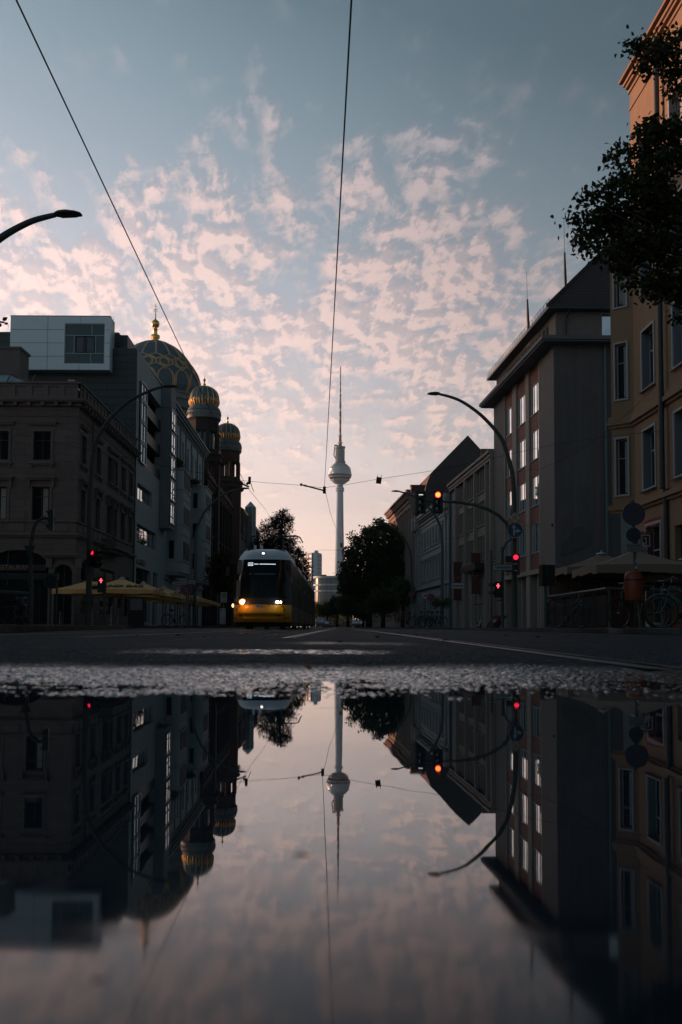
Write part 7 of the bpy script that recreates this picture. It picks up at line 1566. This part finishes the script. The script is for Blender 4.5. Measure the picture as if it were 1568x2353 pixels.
# the warm lamp is a wall lantern behind the stop
ln_ = empty('wall_lantern', (c.x, 46, .12), 'small glowing lantern on a thin stake between stop sign and tram', 'lantern'); bl_.parent = ln_; bl_.location = (0, 0, 0); bl_.data.transform(Matrix.Translation(-ln_.location)); q = MB(); q.tube([(c.x, 46, .12), (c.x, 46, c.z + .1)], .018, 6); q.tube([(c.x, 46, c.z - .1), (c.x, 46, c.z + .11)], .05, 8); q.build('stake', M_BLACK, ln_, 40)
q = MB(); 
# ================================================================== overhead wires
M_WIRE = mat('wire', (.012, .012, .014), .6, var=0)
def wire(pts, r, label, name='overhead_wire', cat='wire', group='overhead tram wires'):
    q = MB(); q.tube(pts, r, 6); o = q.build(name, M_WIRE, None); return tag(o, label, cat, group)
w1 = [Vector((-2.2, -6, 5.62))] + [pos(38, 0, 8.0), pos(355, 690, 16.0)]
p1_, p2_ = pos(38, 0, 8.0), pos(566, 1117, 38.0)
L = lambda a, b, t_: a + (b - a) * t_
wire([L(p1_, p2_, -.45), p1_, L(p1_, p2_, .5) + Vector((0, 0, -.01)), p2_, pos(611, 1171, 60), pos(660, 1260, 120)], .0085, 'long contact wire crossing the sky from the upper left corner to the tram')
p1_, p2_ = pos(808, 0, 8.0), pos(746, 1120, 38.5)
wire([L(p1_, p2_, -.45), p1_, L(p1_, p2_, .5), p2_, pos(760, 1180, 50), pos(783, 1242, 72), pos(770, 1330, 150)], .0085, 'near vertical contact wire running down the middle of the sky')
SPY = 38.5
sp1 = [(-150, 960), (14, 993), (111, 1013), (215, 1036), (310, 1055), (379, 1071), (449, 1085), (552, 1104), (620, 1110), (690, 1115), (745, 1121), (800, 1113), (870, 1101), (1000, 1081), (1135, 1052), (1270, 1022), (1410, 1001), (1527, 989.5)]
wire([pos(u, v, SPY) for u, v in sp1], .007, 'cross span wire sagging over the street from the left houses to the tan house', group='span wires')
wire([pos(u, v, SPY + 1.2) for u, v in ((1180, 1086), (1245, 1077), (1311, 1049), (1377, 1005), (1453, 940), (1568, 830), (1700, 690))], .007, 'span wire climbing from the right lamp pole to the upper right', group='span wires')
wire([pos(1196, 1215, 41), pos(1120, 1225, 50), pos(1010, 1240, 62), pos(940, 1252, 75), pos(900, 1262, 80)], .007, 'low thin span wire across the pale classical house', group='span wires')
wire([pos(1192, 1209, 41), pos(1258, 1203, 70)], .007, 'short stay wire from the lamp pole to the office pier', group='span wires')
wire([pos(735, 1263.5, 75), pos(790, 1264.5, 75), pos(946, 1262, 75)], .008, 'level far span wire across the television tower foot', group='span wires')
q = MB(); a, b = pos(690, 1113, SPY), pos(744, 1127, SPY); q.tube([a, L(a, b, .1)], .05, 8); q.tube([L(a, b, .12), b], .03, 8); q.tube([L(a, b, .2), L(a, b, .24)], .05, 8); c = pos(745, 1121, SPY); q.tube([c + Vector((0, 0, .05)), c - Vector((0, 0, .22))], .035, 8)
for dz in (.02, -.07, -.16): q.tube([c + Vector((-.03, 0, dz)), c + Vector((.07, 0, dz - .03))], .05, 8)
q.tube([b, b - Vector((0, 0, .12))], .03, 6); tag(q.build('steady_arm', M_WIRE, None, 40), 'steady arm with insulator holding the middle contact wire', 'steady arm')
q = MB(); a, b = pos(538, 1104, 38), pos(573, 1119, 38); q.tube([a, b], .032, 8); c = pos(574, 1098, 38); q.tube([c, c - Vector((0, 0, .25))], .03, 8); q.tube([c - Vector((0, 0, .05)), pos(581, 1124, 38), pos(584, 1130, 38)], .012, 6)
for dz in (0, -.09, -.18): q.tube([c + Vector((-.05, 0, dz)), c + Vector((.05, 0, dz))], .045, 8)
q.tube([pos(568, 1109, 38), pos(571, 1113, 38)], .06, 8); tag(q.build('steady_arm', M_WIRE, None, 40), 'steady arm and insulators on the left contact wire by the synagogue towers', 'steady arm')
q = MB(); c = pos(1524, 990, SPY); q.tube([c - Vector((.12, 0, 0)), c + Vector((.3, 0, .0))], .05, 8); q.tube([c + Vector((.28, 0, 0)), c + Vector((.34, 0, 0))], .12, 8); tag(q.build('wall_anchor', M_WIRE, None, 40), 'wire anchor fixed on the tan house wall', 'wall anchor')
q = MB(); c = pos(1192, 0, 1) ; c = RS.pt(.55, zat(1203, 70.2), .1); q.tube([c, (c[0] + .15, c[1], c[2])], .12, 8); tag(q.build('wall_anchor', M_WIRE, None, 40), 'wire anchor fixed on the pebbledash pier', 'wall anchor')
for u0, u1, v0, v1, Y, lab in ((864, 876, 1096.5, 1111.5, SPY - .05, 'yellow and dark plate hanging tilted from the span wire right of the tower'), (849.5 - 67, 788, 1248.5, 1258.5, 75, 'small amber plate hanging on the far span wire against the tower')):
    a, b = pos(u0, v0, Y), pos(u1, v1, Y); root = empty('hanging_plate', ((a.x + b.x) / 2, Y, b.z), lab, 'wire sign'); q = MB(); q.box((a.x, Y - .015, b.z), (b.x, Y + .015, a.z)); pl_ = q.build('plate', M_SIGNYEL if Y > 50 else mat('plate_dark', (.10, .08, .03), .6, var=.2), root)
    h_ = a.z - b.z; q = MB(); q.box((a.x + .001, Y - .02, a.z - h_ * .25), (b.x - .001, Y - .016, a.z)); q.box((a.x + .001, Y - .02, b.z + h_ * .3), (b.x - .001, Y - .016, b.z + h_ * .55)); q.build('stripe', M_BLACK, pl_)
    if Y < 50:
        mb = text_mesh('174', .075, .002); mb.v = [((a.x + b.x) / 2 + x, Y - .018 - zz, b.z + .05 + y_) for x, y_, zz in mb.v]; mb.build('lettering', M_BLACK, pl_); root.rotation_euler = (0, R(7), 0)
    q = MB(); q.tube([(a.x + .03, Y, a.z), (a.x + .03, Y, a.z + .08)], .012, 5); q.tube([(b.x - .03, Y, a.z), (b.x - .03, Y, a.z + .1)], .012, 5); q.build('hook', M_WIRE, root)
# ================================================================== parasols
def parasol(x, y, ze, za, hx, hy, m, label, group, txt=None, rz=0.0):
    root = empty('parasol', (x, y, .12), label, 'parasol', group, rz); dz = -.12
    def bld(q, n, m_, p=root, sm=False):
        q.v = [(a, b, c) for a, b, c in q.v]; me = bpy.data.meshes.new(n); me.from_pydata(q.v, [], q.f); me.materials.append(m_); o = bpy.data.objects.new(n, me); COL.objects.link(o); o.parent = p; return o
    ze, za = ze - .12, za - .12; q = MB(); N = 6; cor = [(-hx, -hy), (hx, -hy), (hx, hy), (-hx, hy)]
    for i in range(4):
        (x0, y0), (x1, y1) = cor[i], cor[(i + 1) % 4]
        rows_ = []
        for k in range(5):
            f = k / 4; rows_.append([((x0 + (x1 - x0) * j / N) * (1 - f) , (y0 + (y1 - y0) * j / N) * (1 - f), ze + (za - ze) * f + (-.07 * math.sin(math.pi * f)) - .05 * (1 - f) * math.sin(math.pi * j / N) * -0.6) for j in range(N + 1)])
        for k in range(4):
            for j in range(N): q.quad(rows_[k][j], rows_[k][j + 1], rows_[k + 1][j + 1], rows_[k + 1][j])
        for j in range(N):
            a, b = rows_[0][j], rows_[0][j + 1]; dp_ = .27 + .03 * math.sin(j * 2.1 + i); q.quad((a[0], a[1], a[2] - dp_), (b[0], b[1], b[2] - dp_), b, a)
    cn = bld(q, 'canopy', m)
    q = MB(); q.tube([(0, 0, 0), (0, 0, za - .02)], .035, 8); q.box((-.3, -.3, 0), (.3, .3, .08)); bld(q, 'pole', M_WOOD)
    q = MB()
    for cx_, cy_ in cor + [(hx, 0), (-hx, 0), (0, hy), (0, -hy)]: q.tube([(0, 0, za - .1), (cx_ * .97, cy_ * .97, ze - .03)], .014, 5); q.tube([(0, 0, za - .75), (cx_ * .5, cy_ * .5, (za + ze) / 2 - .08)], .012, 5)
    bld(q, 'rib', M_WOOD)
    q = MB(); q.lathe((0, 0), [(.22, za - .03), (.16, za + .02), (.05, za + .05), (.05, za + .1), (.0, za + .13)], 12); bld(q, 'cap', M_SIGNW)
    if txt:
        mb = text_mesh(txt, .60, .006, .022); sl_ = (za - ze) / hy
        mb.v = [(a * .95, -hy + .22 + (b + .3), ze + (.22 + (b + .3)) * sl_ + .015 + c) for a, b, c in mb.v]; bld(mb, 'lettering', M_BLACK, cn)
    return root
Gp = 'yellow parasols outside the bar'
for i, (u, Y, va, hx, txt, lab) in enumerate([(281, 59, 1329, 2.25, 'GRAND BAR', 'largest yellow parasol with dark bar lettering, nearest in the row'), (212, 62.3, 1331, 2.0, None, 'yellow parasol half hidden behind the thick lamp pole at the left end'), (330, 65.5, 1339.5, 2.2, 'GRAND BAR', 'yellow parasol second in the row, overlapped by the largest one'), (376, 71.5, 1347.7, 2.1, 'GRAND BAR', 'yellow parasol in the middle of the row below the grey house'), (409, 78, 1356, 2.1, None, 'yellow parasol fourth in the row near the two round signs'), (436, 86, 1363, 2.1, None, 'small looking yellow parasol past the slim lamp pole'), (455, 94, 1369, 2.0, None, 'farthest yellow parasol at the end of the row')]):
    c = pos(u, va, Y); parasol(c.x, Y, c.z - .72, c.z, hx, 2.0, M_AWN, lab, Gp, txt)
for u, Y, va, hx, hy, lab in ((1382.5, 39, 1272, 1.75, 1.7, 'cream parasol on the left of the pair outside the tan house'), (1458, 33.5, 1263, 1.72, 1.7, 'cream parasol nearer the camera behind the no stopping sign'), (1572, 35, 1285, 1.5, 1.6, 'cream parasol cut off by the right edge')):
    c = pos(u, va, Y); parasol(c.x, Y, c.z - .62, c.z, hx, hy, M_AWNB, lab, 'cream parasols outside the tan house')
# ================================================================== bollards, boxes, rails, bins
for i, (u, v0, Y) in enumerate(((140, 1405, 47), (215, 1399, 46), (257, 1394, 45.4), (260.5, 1391, 44.8), (274.5, 1397, 46))):
    c = pos(u, v0, Y); q = MB(); zt_ = c.z; q.lathe((c.x, Y), [(.075, .12), (.075, .3), (.06, .32), (.055, zt_ - .14), (.07, zt_ - .13), (.07, zt_ - .1), (.05, zt_ - .08), (.065, zt_ - .05), (.04, zt_)], 12)
    o = q.build('bollard', M_POLE, None, 50); tag(o, ['single slim bollard left of the thick lamp pole', 'bollard between thick lamp pole and pedestrian signal', 'bollard of a close pair, the left one', 'bollard of a close pair, the taller right one', 'bollard right of the close pair, under the parasol'][i], 'bollard', 'bollards on the left pavement')
cb = empty('junction_cabinet', (pos(957, 1437, 62).x, 62, .12), 'plain grey metal junction cabinet on the right pavement', 'cabinet'); px_box(946, 967.5, 1391, 1441, 62, .5, mat('cabinet_grey', (.15, .17, .17), .6, var=.15, bump=.1), 'body', cb); px_box(944.5, 969, 1388.3, 1390.8, 61.9, .7, mat('cabinet_lid', (.20, .22, .22), .6), 'lid', cb); px_box(954.5, 955, 1394, 1438, 61.985, .01, M_BLACK, 'door_gap', cb)
bn = empty('litter_bin', (pos(1457, 1345, 21.7).x, 21.7, .7), 'round topped orange litter bin hung on the near sign post', 'litter bin')
a, b = pos(1436.5, 1379, 21.7), pos(1479, 1311, 21.7); q = MB(); cx_, rr = (a.x + b.x) / 2, (b.x - a.x) / 2; h_ = b.z - a.z; 
q.lathe((cx_, 21.75), [(rr * .9, a.z), (rr * .93, a.z + .01), (rr, a.z + h_ * .7), (rr * .97, a.z + h_ * .8), (rr * .8, a.z + h_ * .92), (rr * .45, a.z + h_ * .985), (.01, b.z)], 24); q.v = [(x, 21.75 + (y - 21.75) * .75, z) for x, y, z in q.v]; bo = q.build('body', mat('bin_orange', (.26, .055, .022), .45, var=.12), bn, True)
q = MB(); q.lathe((cx_, 21.75), [(rr * 1.02, a.z + h_ * .68), (rr * 1.02, a.z + h_ * .70)], 24); q.build('rim', M_BLACK, bo)
rl = empty('terrace_railing', (7.15, 30, .12), 'steel handrail with dark panels closing off the terrace at the right', 'railing')
a, b = pos(1256, 1372.5, 34.6), pos(1394, 1353, 27.2); q = MB(); q.tube([a, b], .045, 10); q.tube([b, b + Vector((.06, 0, -.06)), (b.x + .08, b.y, .12)], .045, 10); q.tube([a, (a.x, a.y, .12)], .035, 8); q.tube([b, b + Vector((1.6, .2, -.02)), b + Vector((2.6, .3, -.02))], .04, 8); q.build('handrail', M_POLE, rl, 50)
q = MB()
for k in range(1, 6): p = L(a, b, k / 6); q.tube([p, (p.x, p.y, .12)], .025, 6)
q.build('post', M_DKMETAL, rl)
q = MB(); 
for k in range(6): p, p2 = L(a, b, k / 6 + .01), L(a, b, (k + 1) / 6 - .01); q.hexa([(p.x, p.y, .2), (p2.x, p2.y, .2), (p2.x + .02, p2.y, .2), (p.x + .02, p.y, .2), (p.x, p.y, p.z - .16), (p2.x, p2.y, p2.z - .16), (p2.x + .02, p2.y, p2.z - .16), (p.x + .02, p.y, p.z - .16)])
q.build('panel', mat('smoked_panel', (.02, .024, .024), .3, var=.2), rl)
wd = empty('terrace_hut', (10.5, 40, .12), 'brown wooden terrace screen under the cream parasols', 'wooden screen'); q = MB()
for k in range(26): x = 8.4 + k * .15; q.box((x, 40.2 + .01 * (k % 2), .12), (x + .135, 40.26 + .01 * (k % 2), 2.1))
q.box((8.3, 40.15, 2.101), (12.4, 40.35, 2.2)); q.build('board', M_WOOD, wd)
cs_ = empty('entrance_canopy_rail', (pos(60, 1435, 40).x, 43, .12), 'steel awning frame with long horizontal bars before the restaurant at the far left', 'awning frame')
q = MB(); a, b = pos(-60, 1323, 43), pos(135, 1324, 43); q.box((a.x, 42.9, a.z - .14), (b.x, 43.1, a.z + .13)); q.build('front_bar', M_POLE, cs_)
q = MB(); a, b = pos(-60, 1357, 40), pos(69, 1366, 40); q.tube([a, b], .10, 10); q.build('lower_bar', M_POLE, cs_, 40)
q = MB(); 
for u_ in (-40, 132): c = pos(u_, 1324, 43); q.tube([(c.x, 43, .12), (c.x, 43, c.z)], .05, 8)
q.build('post', M_POLE, cs_, 40)
q = MB(); a, b = pos(-60, 1330, 43.2), pos(110, 1440, 43.2); q.box((a.x, 43.3, .12), (b.x - .4, 43.36, a.z - .3)); q.build('dark_screen', M_BLACK, cs_)
ib = empty('menu_board', (pos(313, 1437, 50).x, 50, .12), 'framed menu board with pale sheets standing under the yellow parasols', 'menu board'); px_box(296, 331, 1371, 1440, 50, .12, M_BLACK, 'frame', ib); px_box(299.5, 327.5, 1376, 1402, 49.97, .02, mat('menu_sheet', (.15, .18, .20), .6, var=.1), 'sheet', ib)
# kiosk boards leaning
ab = empty('leaning_boards', (pos(1125, 1437, 45).x, 45, .12), 'stack of leaning red poster boards on the right pavement', 'boards'); 
for k, m_ in enumerate((mat('poster_red', (.22, .06, .04), .6, var=.3, vscale=5), mat('board_brown', (.10, .05, .035), .7, var=.2), mat('board_dark', (.06, .035, .03), .7, var=.2))):
    x0 = pos(1114, 1437, 45).x + k * .18; q = MB(); dx = .62; q.hexa([(x0, 44.9 + .2 * k, .12), (x0 + .32, 44.9 + .2 * k, .12), (x0 + .32, 44.95 + .2 * k, .12), (x0, 44.95 + .2 * k, .12)] + [(x0 + dx - .22, 44.9 + .2 * k, .68), (x0 + dx + .1, 44.9 + .2 * k, .68), (x0 + dx + .1, 44.95 + .2 * k, .68), (x0 + dx - .22, 44.95 + .2 * k, .68)]); q.build('board', m_, ab)
x0 = pos(1118, 1437, 45).x; q = MB(); q.hexa([(x0 + .17, 44.87, .36), (x0 + .36, 44.87, .36), (x0 + .36, 44.89, .36), (x0 + .17, 44.89, .36), (x0 + .25, 44.87, .5), (x0 + .46, 44.87, .5), (x0 + .46, 44.89, .5), (x0 + .25, 44.89, .5)]); q.build('white_patch', M_SIGNW, ab)
# ================================================================== bicycles and scooter
def torus(q, c, r, t, n=28, m=6):
    o = len(q.v)
    for i in range(n):
        a = 2 * math.pi * i / n
        for k in range(m): b = 2 * math.pi * k / m; q.v.append((c[0] + (r + t * math.cos(b)) * math.cos(a), c[1] + t * math.sin(b), c[2] + (r + t * math.cos(b)) * math.sin(a)))
    for i in range(n):
        for k in range(m): q.f.append((o + i * m + k, o + i * m + (k + 1) % m, o + ((i + 1) % n) * m + (k + 1) % m, o + ((i + 1) % n) * m + k))
def bicycle(label, frame_m, basket=False):
    root = empty('bicycle', (0, 0, 0), label, 'bicycle'); r = .34
    for nm, cx_ in (('rear', -.53), ('front', .53)):
        q = MB(); torus(q, (cx_, 0, r), r - .02, .018); wo = q.build('wheel', M_TYRE, root, True); q = MB(); torus(q, (cx_, 0, r), r - .042, .009, 28, 5)
        for k in range(14): a = 2 * math.pi * k / 14; q.tube([(cx_, .02 * (-1) ** k, r), (cx_ + (r - .045) * math.cos(a), 0, r + (r - .045) * math.sin(a))], .0022, 3)
        q.tube([(cx_, -.05, r), (cx_, .05, r)], .025, 8); q.build('rim', M_STEEL, wo, True)
        q = MB(); a0_ = R(20) if nm == 'front' else R(30); q.tube([(cx_ + (r + .03) * math.cos(a), 0, r + (r + .03) * math.sin(a)) for a in np.linspace(R(35), R(160), 12)], .014, 5); q.build('mudguard', frame_m, root, True)
    q = MB(); bbk, st, hd, fk = (-.10, 0, .30), (-.25, 0, .80), (.36, 0, .86), (.53, 0, r)
    for a, b, t_ in ((bbk, st, .016), (bbk, (.40, 0, .74), .018), ((-.19, 0, .60), hd, .015), (hd, (.42, 0, .66), .018)): q.tube([a, b], t_, 8)
    for s_ in (-.045, .045): q.tube([(.42, s_ * .6, .66), (.46, s_, .5), (fk[0], s_, fk[2])], .011, 6); q.tube([(-.53, s_, r), (-.11, s_ * .5, .30)], .009, 6); q.tube([(-.53, s_, r), (-.22, s_ * .4, .66)], .008, 6)
    q.build('frame', frame_m, root, 50)
    q = MB(); q.tube([hd, (.31, 0, 1.02)], .012, 6); q.tube([(.18, -.28, 1.02), (.30, -.2, 1.06), (.33, 0, 1.03), (.30, .2, 1.06), (.18, .28, 1.02)], .011, 6); q.build('handlebar', M_STEEL, root, True)
    q = MB(); q.tube([(-.40, 0, .93), (-.32, 0, .94), (-.2, 0, .935), (-.10, 0, .925)], [.05, .075, .04, .02], 8); q.tube([st, (-.27, 0, .92)], .012, 6); q.build('saddle', M_TYRE, root, True)
    q = MB(); q.tube([(-.10, -.04, .30), (-.10, .04, .30)], .09, 14); q.tube([(-.10, -.07, .30), (-.02, -.07, .15)], .008, 5); q.tube([(-.10, .07, .30), (-.18, .07, .45)], .008, 5); q.box((-.05, -.14, .13), (.02, -.06, .16)); q.box((-.21, .06, .44), (-.14, .14, .47)); q.build('crank', M_DKMETAL, root)
    q = MB(); q.tube([(-.78, -.06, .72), (-.30, -.06, .72)], .006, 5); q.tube([(-.78, .06, .72), (-.30, .06, .72)], .006, 5); q.tube([(-.74, 0, .72), (-.55, 0, .36)], .006, 5); q.build('rack', M_DKMETAL, root)
    if basket:
        q = MB()
        for z_ in (.80, .88, .96, 1.02): q.tube([(.42, -.15, z_), (.70, -.15, z_), (.70, .15, z_), (.42, .15, z_), (.42, -.15, z_)], .005, 4)
        for k in range(8): q.tube([(.42 + .04 * k, -.15, .8), (.42 + .04 * k, -.15, 1.02)], .004, 3); q.tube([(.42 + .04 * k, .15, .8), (.42 + .04 * k, .15, 1.02)], .004, 3)
        q.build('basket', M_STEEL, root)
    q = MB(); q.tube([(.44, 0, .78), (.49, 0, .78)], .035, 8); q.build('lamp', M_STEEL, root)
    return root
M_BF1 = mat('bike_black', (.015, .016, .017), .35, var=.1); M_BF2 = mat('bike_mint', (.06, .11, .11), .4, var=.1); M_BF3 = mat('bike_red', (.22, .03, .03), .4, var=.1)
bk = bicycle('dark bicycle with a wire basket leaning by the bent pole at the far left', M_BF1, True); bk.location = (pos(66, 1437, 38.5).x, 37.6, .12); bk.rotation_euler = (R(6), 0, R(-52)); bk['group'] = 'parked bicycles'
def put_bike(src, x, y, rz, lean, label):
    o = copy_tree(src); o.location = (x, y, .12); o.rotation_euler = (R(lean), 0, R(rz)); o['label'] = label; return o
put_bike(bk, pos(33, 1437, 38).x, 38.4, -28, 5, 'bicycle at the very left, mostly in shadow beside the basket bicycle')
b2 = bicycle('dark bicycle leaning on the terrace handrail at the right', M_BF1); b2.location = (6.75, 29.6, .12); b2.rotation_euler = (R(-8), 0, R(-62)); b2['group'] = 'parked bicycles'
for k, (u, Y, rz, lab) in enumerate(((960, 60.5, 64, 'leftmost bicycle of the tight cluster by the cabinet'), (975, 59.5, 58, 'second bicycle in the cluster right of the grey cabinet'), (984, 61, 70, 'third bicycle in the cluster, handlebar highest'), (998, 60, 50, 'bicycle of the cluster just below the no stopping sign'), (1006, 61.5, 66, 'bicycle of the cluster beside the basket lamp pole'), (933, 66, 66, 'bicycle left of the grey cabinet, near the big tree'))): put_bike(b2, pos(u, 1437, Y).x, Y, rz + 60, 4, lab)
b3 = bicycle('mint framed bicycle nearest the right edge', M_BF2); b3.location = (7.3, 21.5, .12); b3.rotation_euler = (R(5), 0, R(200)); b3['group'] = 'parked bicycles'
put_bike(b3, 7.0, 20.0, 158, -6, 'bicycle cut by the right edge, handlebar catching light'); put_bike(b2, 6.75, 22.6, 205, 6, 'dark bicycle right behind the near sign post')
b4 = bicycle('red bicycle parked under the yellow parasols', M_BF3); b4.location = (pos(405, 1437, 58).x, 58, .12); b4.rotation_euler = (0, 0, R(20)); b4['group'] = 'parked bicycles'
sc_ = empty('kick_scooter', (pos(1101, 1437, 44).x, 44, .12), 'mint coloured kick scooter standing upright on the right pavement', 'scooter'); X0 = sc_.location.x
q = MB(); q.tube([(X0 - .02, 43.6, .25), (X0 - .04, 43.75, 1.15)], .022, 8); q.build('stem', M_BF2, sc_, 40); q = MB(); q.tube([(X0 - .26, 43.75, 1.15), (X0 + .2, 43.75, 1.17)], .016, 6); q.build('handlebar', M_BLACK, sc_); q = MB(); q.prism([(X0 - .07, 43.7), (X0 + .09, 43.7), (X0 + .09, 44.3), (X0 - .07, 44.3)], .20, .26); q.tube([(X0, 43.55, .22), (X0, 43.72, .5)], .05, 8); q.build('deck', mat('scooter_mint', (.30, .50, .48), .4), sc_)
for y_ in (43.55, 44.4): q = MB(); q.tube([(X0 - .03, y_, .225), (X0 + .03, y_, .225)], .105, 16); q.build('wheel', M_TYRE, sc_, 40)
# ================================================================== far vehicles
def car(label, body_m, van=False):
    root = empty('parked_car', (0, 0, 0), label, 'car' if not van else 'van'); w = .88 if not van else .98
    P = [(-2.1, .35), (-2.15, .7), (-2.05, .95), (-1.1, 1.02), (-.55, 1.46), (.9, 1.5), (1.7, 1.1), (2.1, 1.0), (2.15, .35)] if not van else [(-2.5, .35), (-2.55, .9), (-2.2, 1.15), (-1.6, 2.0), (-1.3, 2.15), (2.5, 2.2), (2.55, .35)]
    n = len(P); q = MB()
    def sec(f, zc): return [(f * w * (1 - .16 * max(0, z - 1.0)), y, z) for y, z in P]
    a, b = sec(-1, 0), sec(1, 0); q.add(a + b, [tuple(range(n)), tuple(reversed(range(n, 2 * n)))] + [(i, n + i, n + (i + 1) % n, (i + 1) % n) for i in range(n)]); bo = q.build('body', body_m, root)
    q = MB(); i = 3 if not van else 2; j = i + 1
    f = lambda k, s_, t_: Vector((s_ * w * (1 - .16 * max(0, P[k][1] - 1.0)) * .86, P[k][0], P[k][1]))
    A, B, C_, D = f(i, -1, 0), f(i, 1, 0), f(j, 1, 0), f(j, -1, 0); o_ = Vector((0, -.02, .015)); q.quad(A + o_, B + o_, C_ + o_, D + o_); q.build('windscreen', M_GLASSB, bo)
    for s_ in (-1, 1):
        q = MB(); q.box((s_ * w * .6 - .14, P[1][0] - .03, .62), (s_ * w * .6 + .14, P[1][0] + .05, .76)); q.build('headlight', M_STEEL, bo)
        for y_ in (-1.35, 1.35): q = MB(); q.tube([(s_ * (w - .2), y_, .32), (s_ * w * 1.01, y_, .32)], .32, 16); q.build('wheel', M_TYRE, root, 40)
    q = MB(); q.box((-.26, P[0][0] - .04, .45), (.26, P[0][0] - .01, .56)); q.build('number_plate', M_SIGNW, bo); return root
M_CW = mat('car_white', (.22, .27, .28), .35, var=.05); M_CG = mat('car_grey', (.10, .12, .13), .35, var=.05)
cw = car('white car coming up the far street, left of centre', M_CW); cw.location = (pos(748, 1437, 250).x, 250, .0); cw['group'] = 'cars far down the street'
def put_car(src, u, Y, lab): o = copy_tree(src); o.location = (pos(u, 1437, Y).x, Y, 0); o['label'] = lab; return o
put_car(cw, 816.5, 235, 'white car parked nearest the big street tree'); cg = car('grey car behind the white one, right of centre', M_CG); cg.location = (pos(821, 1437, 262).x, 262, 0); cg['group'] = 'cars far down the street'
put_car(cg, 829, 240, 'dark car at the kerb beside the white car'); vn = car('pale van at the far left, just clear of the tram tail', M_CW, True); vn.location = (pos(738, 1437, 225).x, 225, 0); vn['group'] = 'cars far down the street'
put_car(cg, 757, 300, 'small dark car farthest down the left lane'); put_car(vn, 819.5, 290, 'pale van behind the parked white car')
# distant lamp masts
for k, (u, Y, lab) in enumerate(((772, 260, 'thin mast before the far trees'), (797, 230, 'thin forked mast left of the big tree trunk'))): c = pos(u, 1437, Y); q = MB(); q.tube([(c.x, Y, 0), (c.x, Y, 8.5)], .09, 6); q.tube([(c.x - .8, Y, 8.4), (c.x, Y, 8.6), (c.x + .8, Y, 8.4)], .08, 6); tag(q.build('lamp_mast', M_POLE, None), lab, 'lamp mast')
# balcony plants
for u, v, rx, ry, Y, n, lab in ((386.5, 1040, 3.6, 19, 104.5, 700, 'tall clipped cone shrub on the grey house balcony'), (404, 1066, 15, 12, 104.2, 1500, 'broad leafy bush spilling over the grey house balcony'), (447, 1108, 12, 5, 120, 500, 'low plants along the second bay balcony of the grey house')):
    c = pos(u, v, Y); r1 = pos(u + rx, v + ry, Y); C = scatter([(c.x, c.y, c.z, abs(r1.x - c.x), abs(r1.x - c.x), abs(c.z - r1.z))], n, .12, shell=.2); me = leaf_mesh(C, .2); me.materials.append(LM_BROWN if u < 400 else LM_DARK); o = bpy.data.objects.new('balcony_shrub', me); COL.objects.link(o); tag(o, lab, 'shrub', 'balcony plants')

# ================================================================== air
q = MB(); q.box((-1100, -70, -1.2), (1100, 1500, 420)); hz = q.build('haze', None, None); hz['kind'] = 'stuff'; hz['label'] = 'thin evening haze filling the air along the street'
m = bpy.data.materials.new('thin_haze'); m.use_nodes = True; t = NT(m.node_tree); t.n.clear()
v = t.add('ShaderNodeVolumePrincipled', Color=(.70, .86, 1.0, 1), Density=.00008); v.inputs['Anisotropy'].default_value = .2
t.add('ShaderNodeOutputMaterial', Volume=v.outputs[0]); hz.data.materials.append(m)
